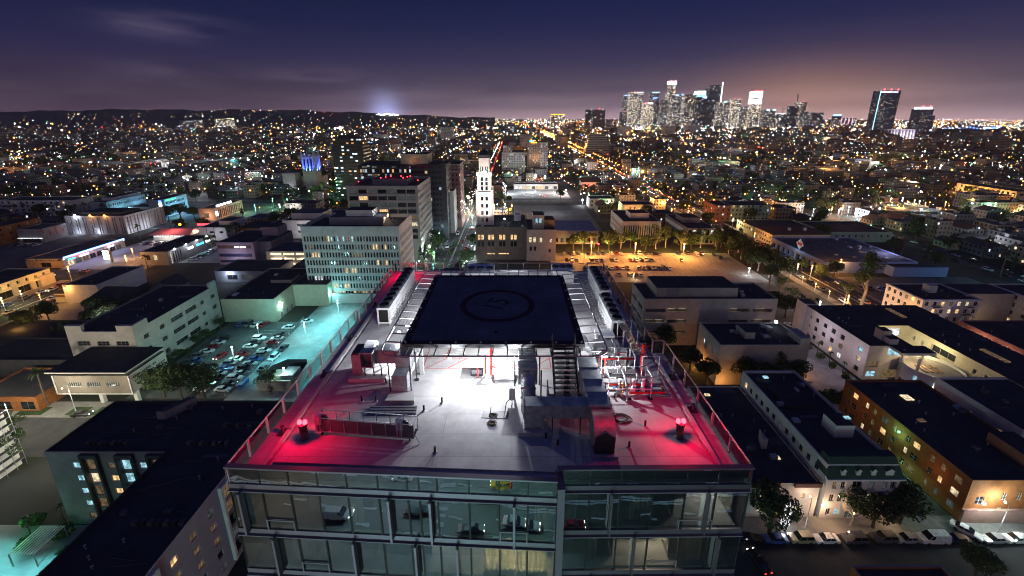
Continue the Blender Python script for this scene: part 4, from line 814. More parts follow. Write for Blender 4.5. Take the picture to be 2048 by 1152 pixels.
# low buildings left of the school
bld('corner_shop', 'low brick shop with a pale canopy left of the school entrance block', -152, -133, 100.5, 115, 4.6, 'brick_orange', S=G(3, 4, 1, [.5], 2.6, 19), lit=.2); 
bld('dark_flat_roof', 'dark low flat-roofed building with a glowing orange edge behind the corner shop', -172, -139, 117, 131, 6, 'dark_wall', S=[], E=[])
bld('dark_flat_roof', 'long dark low building with two slim skylights at the left edge', -190, -150, 133, 146, 5, 'dark_wall')
t = thing('neon_wall_sign', 'glowing orange sign strip on the low dark building at the left', 'sign', (-139, 118, 0)); mb = MB()
for i in range(14): mb.box(-138.9, -138.8, 117.5 + i * .95, 118.0 + i * .95, 3.6 + RND.uniform(-.3, .3), 4.3, 'lamp_orange')
mb.build('lettering', t); MB().box(-138.97, -138.92, 117, 131, 2.8, 5, 'brick_orange').build('panel', t); light((-136.5, 124, 4.5), ORANGE, 260, .3, t)
# warehouse wall beside the car park
T = bld('warehouse', 'pale windowless warehouse with a dark flat roof beside the teal-lit car park', -116.2, -95, 154, 190, 10, 'cream_wall', E=[], units=2)
MB().box(-94.98, -80, 169, 190, 0, 10, 'cream_wall', 'roof_dark').build('wing', T); MB().box(-106, -97, 172, 180, 9.502, 11, 'stucco', 'roof_dark').build('roof_box', T)
for y in (157.5, 161.5, 165.5): MB().box(-95, -94.86, y, y + 1.2, 0, 2.3, 'frame_grey').build('door', T)
t = thing('car_park_wall', 'pale low wall washed in teal light below the white concrete office', 'wall', (-79, 172, 0)); MB().box(-79.9, -38, 171.6, 172.2, 0, 4.6, 'white_wall').build('wall', t); MB().box(-79.9, -38, 171.5, 172.3, 4.602, 4.75, 'concrete').build('coping', t)
# utility enclosure on the teal deck
t = thing('utility_enclosure', 'rounded walled enclosure with a teal and a yellow box inside, on the car park deck', 'enclosure', (-72, 113, 0)); P = [(-78, 111), (-76.5, 109.6), (-66.5, 109.6), (-65.5, 111), (-65.5, 119), (-67, 121.5), (-73.5, 121.5), (-76.5, 118)]; mb = MB()
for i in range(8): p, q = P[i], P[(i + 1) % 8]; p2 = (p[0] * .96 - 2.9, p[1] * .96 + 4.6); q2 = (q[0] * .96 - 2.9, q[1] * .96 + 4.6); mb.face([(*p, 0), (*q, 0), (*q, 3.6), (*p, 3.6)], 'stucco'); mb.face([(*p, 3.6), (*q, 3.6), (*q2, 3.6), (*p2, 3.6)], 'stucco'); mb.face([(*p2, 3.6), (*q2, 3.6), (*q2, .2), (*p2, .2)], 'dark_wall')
mb.face([(*p, .2) for p in P], 'roof_dark'); mb.build('wall', t); MB().box(-70.4, -66.6, 111.2, 116, .202, 4.3, 'teal_wall', 'roof_pale').build('switch_room', t); MB().box(-74.5, -71.5, 113, 116.5, .202, 2.9, 'cream_wall').build('generator', t)
# fence along the car park
t = thing('car_park_fence', 'long thin wire fence between the dark car rows and the teal deck', 'fence', (-84.5, 106, 0)); mb = MB()
for i in range(26): mb.tube([(-84.5, 106 + i * 1.95, 0), (-84.5, 106 + i * 1.95, 1.9)], .05, 'steel', 4)
mb.build('post', t); mb = MB()
for z in (.1, .7, 1.3, 1.9): mb.tube([(-84.5, 106, z), (-84.5, 154.7, z)], .03, 'steel', 4)
mb.build('rail', t)
# ------------------------------------------------------------------ white concrete office and its neighbours
def pick_rows(rows):
    def f(i, h):
        for z, a, b, m in rows:
            if abs(h[2] - z) < .3 and a <= h[0] <= b: return RND.choice(m)
        return 'dark_glass' if RND.random() < .9 else 'lit_grey'
    return f
zs = [2.6 + 3.62 * i for i in range(8)]; wm = ['lit_warm', 'lit_cream', 'lit_dim', 'lit_warm', 'dark_glass']
rows = [(zs[7], 9, 25, ['lit_warm', 'lit_dim', 'dark_glass', 'lit_cool', 'lit_dim']), (zs[6], 1, 4, ['lit_dim', 'lit_cool']), (zs[6], 28, 36, wm), (zs[5], 3, 7, ['lit_warm', 'lit_cream']), (zs[5], 21, 26, ['lit_dim']), (zs[4], 31, 36, wm), (zs[3], 15, 22, wm), (zs[2], 3, 6, ['lit_white']), (zs[1], 9, 19, wm), (zs[0], 11, 15, wm), (zs[0], 20, 28, ['lit_cream', 'lit_warm', 'lit_dim'])]
T = bld('concrete_office', 'white concrete eight-storey office with rows of narrow slot windows left of the tower', -90.7, -48.6, 174, 198, 34.7, 'white_wall', cap='white_wall', S=G(32, .74, .85, zs, 2.3, 42.1), E=G(15, .74, 1.2, zs, 2.3, 24), frame=None, depth=.35, pick=pick_rows(rows), par=1.6)
MB().box(-82, -58, 183, 194, 33.11, 36.6, 'stucco_grey', 'roof_grey').build('penthouse', T); MB().box(-75, -63, 185, 193, 36.602, 39.4, 'white_wall', 'roof_dark').build('lift_house', T)
for x, y in ((-57.9, 186), (-57.9, 191)): MB().box(x, x + .15, y, y + .3, 35.6, 36, 'lamp_warm').build('wall_lamp', T); light((x + .5, y, 35.7), WARM, 140, .1, T)
light((-60, 187.5, 39), WHITE, 160, .15, T)
zs = [2.2 + 3.7 * i for i in range(11)]
T = bld('brown_office', 'tall brown-grey office with a square window grid and red rooftop lights behind the white office', -90.6, -51.6, 228, 265, 43.6, 'stucco', S=[(1 + i * 5.3, 5.8 + i * 5.3, z, z + 2.3) for z in zs[3:] for i in range(7)], E=G(11, 1.9, 1.2, zs, 2.0, 37), frame='frame_dark', depth=.5, lit=.1, bars=(3, 0), par=1.4, cap='stucco')
MB().box(-80, -60, 240, 256, 42.21, 45.4, 'stucco_grey', 'roof_dark').build('penthouse', T); rl = MB()
for x, y in ((-76, 243), (-74, 246), (-72, 249.5), (-66, 250), (-61.5, 247), (-60.5, 250), (-63, 243)): rl.ball(x, y, 45.9, .32, 'lamp_red')
rl.ball(-88, 240, 44.1, .3, 'lamp_red'); rl.ball(-55, 245, 44.1, .3, 'lamp_red'); rl.build('warning_lamp', T); light((-69, 245, 46.6), RED, 60, .2, T)
winwall('ww_dark', (.05, .045, .055), 2.2, 3.6, .75, .5, .05, 1.0, .6); winwall('ww_bluelit', (.06, .05, .06), 1.6, 3.4, .8, .6, .4, .8, .85); winwall('ww_rows', (.014, .014, .018), 2.6, 3.5, .92, .4, .22, 1.5, .7)
T = thing('dark_slab_tower', 'broad dark office slab behind the red-lit brown office', 'office tower', (-72, 275, 0)); MB().box(-100, -43.4, 275, 300, 0, 49.7, 'ww_dark', 'roof_dark').build('wall', T); MB().box(-99, -66, 274.9, 274.98, 43, 48.5, 'ww_bluelit').build('lit_floor', T); MB().box(-74, -56, 282, 298, 49.702, 56, 'cream_wall', 'roof_dark').build('penthouse', T); MB().box(-66.5, -61, 281.9, 281.98, 50, 53.5, 'pink_wall').build('pink_panel', T); MB().box(-46.5, -43, 274.5, 276, 0, 51, 'dark_wall').build('corner_pier', T); light((-65, 278, 51.5), (1, .6, .3), 120, .3, T)
winwall('ww_brick', (.2, .1, .1), 2.6, 3.4, .4, .5, .12, 1.0, .1)
T = thing('brick_tower', 'red-brown brick tower with a pale cornice left of the avenue', 'tower', (-43, 305, 0)); MB().box(-48.6, -37.7, 305, 327, 0, 47, 'ww_brick', 'roof_dark').build('wall', T); 
for z in (46.2, 41.5): MB().box(-48.9, -37.4, 304.7, 327, z, z + .7, 'stucco').build('cornice', T)
MB().box(-48.8, -37.3, 304.6, 327, 0, 6, 'pink_wall').build('base', T)
T = bld('narrow_white_block', 'narrow blank white block beside the avenue in front of the brick tower', -46.4, -40.6, 289, 304.5, 30, 'white_wall', E=[])
# ------------------------------------------------------------------ art-deco tower
T = thing('art_deco_tower', 'floodlit white art-deco tower with a green-lit crown beside the avenue', 'tower', (-16, 240, 0)); cx, cy_ = -15.8, 241.5; mat('terracotta', (.72, .6, .54), .7, var=.1, scale=.6)
def setback(w, z0, z1, m='terracotta', name='shaft', cols=True, zs=()):
    mb = MB(); h = w / 2; holes = [(h - 2.0, h - .6, z, z + 2.2) for z in zs] + [(h + .6, h + 2.0, z, z + 2.2) for z in zs]; js = []
    for o, u, n_ in (((cx - h, cy_ - h), (1, 0), (0, -1)), ((cx + h, cy_ - h), (0, 1), (1, 0)), ((cx - h, cy_ - h), (0, 1), (-1, 0))): js += facade(T, mb, o, u, n_, w, z0, z1, m, holes, .3, 'frame_dark', .0)
    mb.face([(cx - h, cy_ + h, z0), (cx + h, cy_ + h, z0), (cx + h, cy_ + h, z1), (cx - h, cy_ + h, z1)], m); mb.face([(cx - h, cy_ - h, z1), (cx + h, cy_ - h, z1), (cx + h, cy_ + h, z1), (cx - h, cy_ + h, z1)], m); mb.build(name, T); emit_windows(T, js, 60)
setback(8.5, 19, 38.5, zs=(21, 25.2, 29.4, 33.6)); setback(8.0, 38.5, 47.6, zs=(39.6, 42.2, 44.8))
pl = MB()
for s in (-1, 1):
    for w, z0, z1 in ((8.8, 19.0, 31), (8.6, 31.002, 39.5)): pl.box(cx + s * w / 2 - .6, cx + s * w / 2 + .6, cy_ - w / 2 - .25, cy_ + w / 2, z0, z1, 'terracotta')
    pl.box(cx + s * 3.6 - .8, cx + s * 3.6 + .8, cy_ - 4.25, cy_ - 2.9, 47.602, 50, 'terracotta')
pl.build('pilaster', T); setback(5.6, 47.602, 57.5, 'terracotta', 'crown', zs=(50.5,))
fl = MB()
for i in range(5): fl.box(cx - 2.6 + i * 1.3 - .25, cx - 2.6 + i * 1.3 + .25, cy_ - 3.1, cy_ - 2.82, 48, 57.5, 'terracotta'); fl.box(cx + 2.82, cx + 3.1, cy_ - 2.6 + i * 1.3 - .25, cy_ - 2.6 + i * 1.3 + .25, 48, 57.5, 'terracotta')
fl.build('fluting', T); MB().box(cx - 3, cx + 3, cy_ - 3, cy_ + 3, 57.502, 59.2, 'dark_wall').build('lantern', T); MB().lathe(cx, cy_, [(3.6, 59.202), (2.2, 60.8), (.1, 62.6)], 'roof_dark', 8, False).build('cap', T); MB().tube([(cx, cy_, 62.5), (cx, cy_, 65.5)], .08, 'steel').build('finial', T)
for x, y, z, c, p, a in ((cx - 2.5, cy_ - 9, 20.4, (1, .93, .88), 2600, (cx - 1, cy_ - 4, 36)), (cx + 2.5, cy_ - 9, 20.4, (1, .93, .88), 2600, (cx + 1, cy_ - 4, 36)), (cx + 9, cy_ - 2, 20.4, (1, .9, .86), 4000, (cx + 4, cy_, 36)), (cx + 9, cy_ + 2, 20.4, (1, .9, .86), 7000, (cx + 4, cy_, 46))): light((x, y, z), c, p, .3, T, spot=75, aim=a, blend=.7)
for x, a, p in ((cx - 3, -2.2, 52000), (cx + 3, 2.2, 52000)): light((x, 231.6, 20.4), (1, .94, .9), p, .4, T, spot=26, aim=(cx + a, cy_ - 4, 50), blend=.9)
for x, a, p in ((cx - 3, -2.2, 9000), (cx + 3, 2.2, 9000)): light((x, 231.6, 20.4), (1, .94, .9), p, .4, T, spot=40, aim=(cx + a, cy_ - 4, 38), blend=.9)
for x, y in ((cx - 3.9, cy_ - 4.2), (cx + 3.9, cy_ - 4.2), (cx + 4.2, cy_ + 3)): light((x, y, 48.4), (.55, 1, .72), 900, .15, T)
light((cx, cy_ - 4.3, 48.2), (.75, 1, .95), 700, .15, T)
mat('brown_dark', (.16, .12, .1), .9, var=.2)
T = bld('art_deco_office', 'brown art-deco office base with amber windows and stepped roofs below the floodlit tower', -20.8, 8.4, 231, 262, 19.5, 'brown_dark', S=[(x, x + 1.5, z, z + 3.0) for x in (1.2, 3.2, 7, 9, 13.5, 15.5, 20, 22) for z in (12, 8)] + [(6.5, 11, 3.2, 4), (13, 19, 3.2, 4)], W=[], lit=.0, frame='frame_dark', pick=lambda i, h: 'lit_warm' if (h[2] in (3.2, 12) and i != 3) else 'dark_glass', units=5)
T = bld('art_deco_wing', 'grey stepped wing with a few bright windows right of the brown art-deco base', 8.42, 25, 229, 255, 18.5, 'stucco', S=[(1.2, 2.8, 11, 14), (3.6, 5.2, 11, 14), (7.3, 8.8, 11, 13.8), (13, 14.3, 11, 13), (1.6, 3, 6, 8.6), (4, 5.4, 6, 8.6), (12.5, 13.8, 5, 7)], lit=.0, pick=lambda i, h: 'lit_cream' if h[2] == 11 else 'dark_glass')
MB().box(12, 18.4, 233, 243, 18.002, 26, 'stucco', 'roof_dark').build('stair_tower', T); MB().box(18.5, 24.6, 236, 246, 18.002, 22.5, 'brown_dark', 'roof_tile').build('roof_box', T)
for x in (13.5, 15.6): MB().box(x, x + 1.3, 232.93, 232.98, 21.5, 24, 'lit_cool').build('window', T)
t = thing('roof_cooling_tower', 'pale cooling unit on the roof right of the floodlit art-deco tower', 'cooling unit', (3, 250, 19)); MB().box(1.2, 5.4, 248, 252, 19.01, 22.5, 'white_metal').build('casing', t); MB().lathe(3.3, 250, [(1.5, 22.501), (1.4, 23.4)], 'galvanised', 14).build('fan_ring', t); light((-4.5, 245, 21), WHITE, 600, .2, t); MB().ball(-4.5, 245, 21, .45, 'lamp_white').build('lamp', t)
T = bld('pale_roof_hall', 'low hall with a big pale flat roof right of the grey art-deco wing', 26.5, 56, 262, 292, 9.0, 'white_wall', 'roof_pale', S=G(8, 2, 1.5, [1], 3, 29.5), lit=.1)
# ------------------------------------------------------------------ offices with fins behind the orange car park
T = bld('finned_office', 'white finned three-storey office with a roof box behind the orange-lit car park', 74.6, 100, 273, 309, 12.4, 'white_wall', S=G(16, .8, .8, [1.2], 8.4, 25.4), W=G(20, .9, 1, [2, 6.2], 2.6, 36), lit=.04, frame=None, depth=.6); MB().box(82, 95, 284, 296, 11.91, 15.6, 'white_wall', 'roof_dark').build('penthouse', T)
T = bld('lit_finned_office', 'dark-roofed finned office with a bright row of windows, right of the white finned one', 112.8, 131, 261, 301, 11, 'stucco', S=G(6, 2.0, .8, [1, 6], 3.6, 18.2), W=G(24, 1.0, 1, [1.5, 6.2], 3.0, 40), lit=.0, depth=.5, frame=None, pick=lambda i, h: 'lit_white' if (h[2] == 6.2 and h[0] > 5) or (h[2] == 6 and i % 2) else 'dark_glass'); MB().box(116, 128, 277, 290, 10.502, 14, 'stucco_grey', 'roof_dark').build('penthouse', T)
# ------------------------------------------------------------------ right: parking structure and plain block
T = bld('parking_structure', 'concrete parking structure with strip-lit open decks behind the right railing', 46.6, 93.6, 136, 151, 18.3, 'stucco', S=[(a, a + 7.2, z, z + 1.3) for z in (4.6, 8.9, 13.2) for a in (.8, 8.6)] + [(a, a + 7, z, z + 1.3) for z in (8.9, 13.2) for a in (30.5, 38.7)], W=G(2, 5, 1.5, [4.6, 8.9, 13.2], 1.4, 15), depth=1.2, frame=None, pick=lambda i, h: 'room_dark')
MB().box(51.5, 80.5, 138.5, 150, 17.802, 21.4, 'stucco', 'roof_dark').build('penthouse', T); MB().box(55, 59.5, 138.4, 138.48, 18.2, 21.2, 'stucco_grey').build('shutter', T); sl = MB()
for z in (4.6, 8.9, 13.2):
    for a in (1.2, 4.8, 9, 12.6) + ((31, 47 - 6.6) if z > 5 else ()): 
        if RND.random() < .8: sl.box(46.6 + a, 46.6 + a + 2.7, 137.0, 137.15, z + .75, z + 1.0, 'lit_garage')
sl.build('strip_lamp', T)
T = bld('plain_block', 'plain tan block with a small roof hut and a bright corner lamp', 62.8, 89.7, 112.7, 127.4, 13.8, 'stucco', W=[(3.5, 4.3, 4, 5.6), (3.5, 4.3, 8.6, 10.4), (9.5, 10.3, 4, 5.6), (9.5, 10.3, 8.6, 10.4)], S=[], par=.5, units=3); MB().box(72.5, 75.5, 117, 122.5, 13.31, 15.6, 'stucco', 'roof_dark').build('roof_hut', T); light((64, 109.5, 1.5), ORANGE, 420, .2, T); light((92, 119, 2.5), ORANGE, 420, .2, T); light((60.5, 122, 2), ORANGE, 500, .2, T); light((86, 124, 15.8), WHITE, 500, .15, T); MB().ball(86, 124, 15.6, .5, 'lamp_white').build('flood_lamp', T)
MB().box(86.7, 89.68, 112.72, 119, 13.802, 16, 'stucco').build('parapet_block', T)
# ------------------------------------------------------------------ right foreground row
T = bld('long_white_block', 'long narrow white block with a green mansard front facing the side street', 63.2, 77.5, 68.4, 100.7, 13, 'white_wall', W=G(12, 1.1, 2, [2, 5.6, 9.4], 1.5, 32.3), S=[], lit=.25, cap='white_wall', par=.7)
fr_ = MB(); js = facade(T, fr_, (63.2, 67.6), (1, 0), (0, -1), 14.6, 0, 10.6, 'white_wall', [(x, x + 1, z, z + 1.7) for x in (1.2, 2.9, 8.6, 11.2, 12.9) for z in (1, 4.6, 7.8)] + [(5.2, 7.2, z, z + 1.8) for z in (.2, 4.6, 7.8)], .25, 'frame_white', .2, (1, 0)); fr_.box(63.2, 77.8, 67.6, 68.38, 0, 10.6, 'white_wall', skip='s'); fr_.build('front_wall', T); emit_windows(T, js)
mn = MB(); mn.face([(62.9, 67.2, 10.6), (78.1, 67.2, 10.6), (77.3, 69.2, 14.2), (63.7, 69.2, 14.2)], 'green_roof' if 'green_roof' in M else mat('green_roof', (.03, .06, .045), .8, var=.3, scale=3)); mn.face([(62.9, 67.2, 10.6), (63.7, 69.2, 14.2), (63.7, 71, 14.2), (62.9, 71, 10.6)], 'green_roof'); mn.face([(78.1, 67.2, 10.6), (77.3, 69.2, 14.2), (77.3, 71, 14.2), (78.1, 71, 10.6)], 'green_roof'); mn.face([(63.7, 69.2, 14.2), (77.3, 69.2, 14.2), (77.3, 71, 14.2), (63.7, 71, 14.2)], 'green_roof'); mn.box(62.7, 78.3, 67.0, 67.59, 10.3, 10.598, 'white_wall'); mn.build('mansard_roof', T)
for x in (66, 69, 72, 75.2):
    d_ = MB(); w = .45 if x < 75 else .8; d_.box(x - w, x + w, 67.5, 68.6, 11.2, 12.2, 'white_wall'); d_.face([(x - w - .1, 67.4, 12.2), (x + w + .1, 67.4, 12.2), (x, 67.4, 12.8)], 'white_wall'); d_.face([(x - w - .1, 67.4, 12.2), (x, 67.4, 12.8), (x, 69, 12.8), (x - w - .1, 69, 12.2)], 'green_roof'); d_.face([(x + w + .1, 67.4, 12.2), (x, 67.4, 12.8), (x, 69, 12.8), (x + w + .1, 69, 12.2)], 'green_roof'); d_.build('dormer', T)
MB().box(70.5, 74.6, 76.5, 80.5, 12.31, 15.4, 'white_wall', 'roof_dark').build('stair_penthouse', T); MB().box(66, 72, 86, 95, 12.302, 13.2, 'roof_dark').build('roof_step', T)
for x, y in ((67, 97), (74, 78.5)): MB().box(x, x + 1.2, y, y + .9, 13.0 if x < 70 else 15.41, 13.3 if x < 70 else 15.6, 'lit_cool').build('skylight', T)
fe = MB()
for z in (4.4, 7.6): fe.box(68.3, 70.6, 66.3, 67.58, z, z + .08, 'dark_steel'); fe.tube([(68.3, 66.3, z + 1), (70.6, 66.3, z + 1)], .03, 'dark_steel', 4); fe.tube([(68.5, 66.5, z), (70.4, 66.5, z - 3)], .06, 'dark_steel', 4)
fe.build('fire_escape', T)
T = bld('low_dark_block', 'low dark-roofed block with an arched lit doorway, between the tower and the long white block', 48.4, 62.4, 68, 100, 8.8, 'white_wall', 'roof_dark', W=[], S=[(2.2, 3, 5, 6.2), (10.6, 11.4, 5, 6.2), (9.4, 11.2, 1.5, 3.2), (2, 3, 1.5, 3)], lit=0, pick=lambda i, h: ('lit_warm' if i < 2 else 'lit_cream'), frame='frame_white', cap='dark_wall'); MB().box(48.2, 54, 67.6, 67.98, 8.0, 9.2, 'roof_tile').build('parapet_tile', T); MB().box(57, 62.5, 67.6, 67.98, 8.0, 9.0, 'roof_tile').build('parapet_tile', T)
en = MB(); en.box(54.2, 57, 66.6, 67.98, 0, 5.6, 'white_wall'); en.build('entrance', T); MB().lathe(55.6, 66.55, [(.9, 0.15), (.9, 3.2), (.5, 3.9)], 'lit_white', 10).build('door_light', T); light((55.6, 65.6, 3.6), WHITE, 130, .2, T)
for x, y, w, d, h in ((55.8, 77.5, 1.2, 3.4, 2.6),): MB().prism([(x, y), (x + w, y), (x + w, y + d)], 8.31, 8.3 + h, 'stucco').build('stair_hut', T)
for x, y in ((57, 74.5), (51.5, 96)): MB().box(x, x + 1.3, y, y + .8, 8.32, 8.6, 'lit_cream').build('skylight', T)
T = bld('orange_brick_apartments', 'long orange-brick apartment house with paired windows and a green wall lamp over the alley', 91.5, 112, 67, 100, 10.5, 'brick_orange', W=[(1.5 + i * 2.9 + (.5 if i % 2 else 0), (3.1 if i % 3 == 0 else 2.4) + i * 2.9 + (.5 if i % 2 else 0), z, z + 1.5) for i in range(11) for z in (1.4, 4.5, 7.6)], S=[(2, 3.6, 4.4, 6.4), (7, 8, 2, 3.6), (7, 8, 5.5, 7.4), (10, 11, 5.5, 7.4), (14, 16, 5, 7)], lit=.42, frame='frame_white', bars=(1, 1), pick=lambda i, h: RND.choice(['lit_warm', 'lit_dim', 'lit_dim', 'lit_cream', 'dark_glass', 'dark_glass', 'dark_glass', 'lit_grey']), cap='brick_brown')
MB().box(91.4, 111.9, 66.5, 66.98, 0, 3.4, 'pink_wall').build('base', T); MB().ball(91.0, 82.5, 8.6, .3, 'lamp_green').build('wall_lamp', T); light((89.6, 82.5, 8.3), GREEN, 130, .2, T); light((86, 82, 8), GREEN, 900, .3, T, 120, (85, 79, 0)); light((94.5, 65, 5.2), WHITE, 130, .2, T); MB().ball(94.5, 66.3, 5.4, .28, 'lamp_white').build('wall_lamp', T); MB().box(101, 103, 92, 94, 10.02, 10.3, 'lit_cream').build('skylight', T); MB().box(97, 98.5, 84, 85, 10.02, 10.3, 'lit_dim').build('skylight', T); MB().box(106, 111.5, 71, 78, 10.02, 12.6, 'brick_red', 'roof_dark').build('roof_box', T); light((88.5, 73, 7), (1, .5, .2), 45, .3, T)
light((86, 92, 9), (1, .55, .25), 70, .3, T)
T = bld('white_villa_block', 'pale block with a tall lit stair window and curved lights at the right edge', 115, 150, 79, 99, 12, 'white_wall', S=[(1, 5, 6.5, 9.5), (1, 5, 2.5, 5.5), (11, 13.2, 1.5, 10.5), (7.5, 8.3, 7, 8.4), (20, 24, 6, 9)], W=[(3, 4.5, 7, 9), (10, 11, 7, 9)], lit=0, depth=.6, pick=lambda i, h: {0: 'lit_dim', 2: 'lit_cream'}.get(i % 7, 'lit_grey'))
# ------------------------------------------------------------------ white U-shaped complex
zs3 = [1.4, 4.8, 8.2]
T = thing('white_courtyard_complex', 'white U-shaped residential complex with yellow-lit courtyard walls and a round terrace', 'apartments', (122, 128, 0)); mb = MB(); js = []; kw = dict(depth=.3, frame='frame_dark', bars=(1, 1))
hw = []
for y in (2, 9.5, 13.5, 17.5, 21.5): hw += [(y, y + 1.7, z, z + 1.7) for z in zs3]
hw += [(25.2, 25.9, z, z + 1.2) for z in zs3]
js += facade(T, mb, (110.4, 115.4), (0, 1), (-1, 0), 28.6, 0, 12, 'white_wall', hw, lit=.35, **kw)
js += facade(T, mb, (110.4, 115.4), (1, 0), (0, -1), 13, 0, 12, 'white_wall', [(1, 4, 1, 3), (1, 4, 4.5, 6.5), (6, 12.2, 8.6, 11.4), (6, 12.2, .6, 3.6)], lit=.9, **kw)
js += facade(T, mb, (123.4, 115.4), (0, 1), (1, 0), 13, 0, 12, 'white_wall', [], **kw)
js += facade(T, mb, (123.4, 128.4), (1, 0), (0, -1), 10.6, 0, 12, 'cream_wall', [(1, 8.5, 8, 10.8), (1, 8.5, 4.6, 7.2)], lit=.8, **kw)
hc = [(30, 37.5, z, z + 2.3) for z in (4.6, 8)] + [(9, 18, z, z + 2.4) for z in (4.6, 8, 1.2)] + [(y, y + .9, z, z + 1.4) for y in (3, 21, 24, 40, 43) for z in zs3]
js += facade(T, mb, (134, 82), (0, 1), (-1, 0), 46.4, 0, 12, 'cream_wall', hc, depth=.5, frame='frame_white', bars=(2, 0), lit=.25)
js += facade(T, mb, (134, 82), (1, 0), (0, -1), 17, 0, 12, 'white_wall', [(3, 5, 8, 9.6)], **kw)
mb.face([(110.4, 144, 0), (151, 144, 0), (151, 144, 12), (110.4, 144, 12)], 'white_wall'); mb.face([(151, 144, 0), (151, 82, 0), (151, 82, 12), (151, 144, 12)], 'white_wall'); mb.build('wall', T); emit_windows(T, js)
rf = MB(); rf.face([(110.2, 115.2, 12.02), (123.6, 115.2, 12.02), (123.6, 128.2, 12.02), (133.8, 128.2, 12.02), (133.8, 81.8, 12.02), (151.2, 81.8, 12.02), (151.2, 144.2, 12.02), (110.2, 144.2, 12.02)], 'roof_dark'); rf.build('roof', T); MB().box(109.6, 114, 144.1, 148.6, 0, 12.6, 'white_wall', 'roof_dark').build('end_bay', T)
for x0, x1, y0, y1, z1, m in ((116.5, 119.3, 118.5, 121.5, 15.2, 'white_wall'), (116.8, 119.5, 116, 118.4, 13.8, 'white_wall')): MB().box(x0, x1, y0, y1, 12.03, z1, m, 'roof_dark').build('roof_hut', T)
for x, y in ((137, 134), (141.5, 106)): MB().box(x, x + 1.6, y, y + 7, 12.03, 12.35, 'lit_dim').build('skylight', T)
tc = MB(); tc.lathe(125.5, 110, [(7.2, 3.4), (7.2, 8.2), (6.9, 8.2), (6.9, 7.3)], 'white_wall', 40); tc.face([(125.5 + 6.88 * math.cos(a * .2094), 110 + 6.88 * math.sin(a * .2094), 7.32) for a in range(30)], 'lot_tan'); tc.build('round_terrace', T); MB().lathe(125.5, 110, [(5.6, 0), (5.6, 3.4)], 'cream_wall', 30).build('round_base', T)
for a in (200, 235, 300): MB().box(125.5 + 7.22 * math.cos(math.radians(a)) - .5, 125.5 + 7.22 * math.cos(math.radians(a)) + .5, 110 + 7.22 * math.sin(math.radians(a)) - .2, 110 + 7.22 * math.sin(math.radians(a)) + .2, 5, 6.6, 'lit_cool').build('window', T)
pr = MB()
for x, y in ((119, 113), (119, 108), (127, 114.9), (122.5, 104)): pr.cbox(x, y, 0, .5, .5, 12 if y > 107 else 3.4, 'white_wall')
pr.box(116.5, 127, 111, 115.38, 11.2, 11.98, 'white_wall', 'roof_dark'); pr.build('portico', T)
for k in range(8): MB().box(122 + (k % 4) * 1.5, 122.6 + (k % 4) * 1.5, 108 + (k // 4) * 2.2, 109.6 + (k // 4) * 2.2, 7.34, 7.7, 'timber').build('lounger', T)
for p, c, pw in (((122, 112, 10.4), WARM, 420), ((127, 122, 9), (1, .85, .5), 620), ((130, 116, 10.5), (1, .82, .45), 620), ((130.5, 97, 6), (1, .85, .5), 480), ((118.5, 106, 4), WARM, 380), ((128, 91, 5), WARM, 260), ((104, 132, 8), VIOLET, 480), ((104, 118, 8), VIOLET, 260)): light(p, c, pw, .25, T)
# ------------------------------------------------------------------ right: cream apartments, brick row, store
zs4 = [1.6, 4.9, 8.2, 11.3]
T = bld('cream_fire_escape_apartments', 'cream four-storey apartments with fire escapes, orange light on the left wall, right of the avenue', 154.4, 176, 145, 161, 14, 'white_wall', W=G(6, 1.2, 1, zs4, 1.7, 16), S=G(7, 1.3, 1, zs4, 1.7, 21.6), lit=.2, frame='frame_white', cornice=.5); MB().box(163, 166, 152, 155, 13.51, 16.5, 'white_wall').build('roof_hut', T)
MB().box(176.01, 196, 151, 161, 0, 13.6, 'stucco', 'roof_dark').build('rear_wing', T)
T2 = bld('cream_fire_escape_apartments', 'cream four-storey apartments with a blue-lit side, farther right behind the brick row', 196.5, 214, 145.5, 161, 13.8, 'white_wall', W=G(4, 1.2, 1, zs4, 1.7, 15.5), S=G(5, 1.3, 1, zs4, 1.7, 17.5), lit=.2, frame='frame_white', cornice=.5)
for x in (158, 170, 201):
    fe = MB()
    for z in (4.6, 7.9, 11): fe.box(x, x + 3.4, 143.9, 144.98, z, z + .08, 'dark_steel'); fe.tube([(x, 143.9, z + 1), (x + 3.4, 143.9, z + 1)], .03, 'dark_steel', 4); fe.tube([(x + .3, 144.2, z), (x + 3, 144.2, z - 3.2)], .06, 'dark_steel', 4)
    fe.build('fire_escape', T if x < 190 else T2)
light((152.3, 147, 6.5), ORANGE, 900, .25, T); light((181, 144, 4), WARM, 300, .25, T); light((219, 147, 5), (.3, .7, 1), 700, .3, T2); MB().ball(218.5, 147, 5, .4, 'lamp_teal').build('wall_lamp', T2)
T = bld('pink_brick_row', 'pink-lit brick row with white-framed windows at the right edge', 164, 215, 119, 140, 8, 'brick_red', W=G(7, 1.8, 1, [4.6], 1.9, 21) + G(5, 1.6, 2, [1], 1.6, 21), S=G(9, 1.8, 2, [4.4], 1.8, 51), lit=.15, frame='frame_white', cap='white_wall'); light((161.5, 131, 4), (1, .7, .65), 500, .25, T); light((161.5, 123, 4), (1, .7, .65), 300, .25, T); MB().box(163.94, 163.99, 119.2, 139.8, 3.3, 3.9, 'white_wall').build('string_course', T)
T = bld('blue_store', 'big low blue-walled store with a yellow fascia and a striped diamond sign', 165, 214, 209, 256, 6.2, 'blue_wall', 'roof_grey', W=[(1.2 + i * 4.6, 4.6 + i * 4.6, .3, 3.6) for i in range(10)], S=[(2.5, 8, .4, 3.4)], lit=.05, depth=1.4, frame='frame_dark', bars=(2, 0), units=9, cap='white_wall')
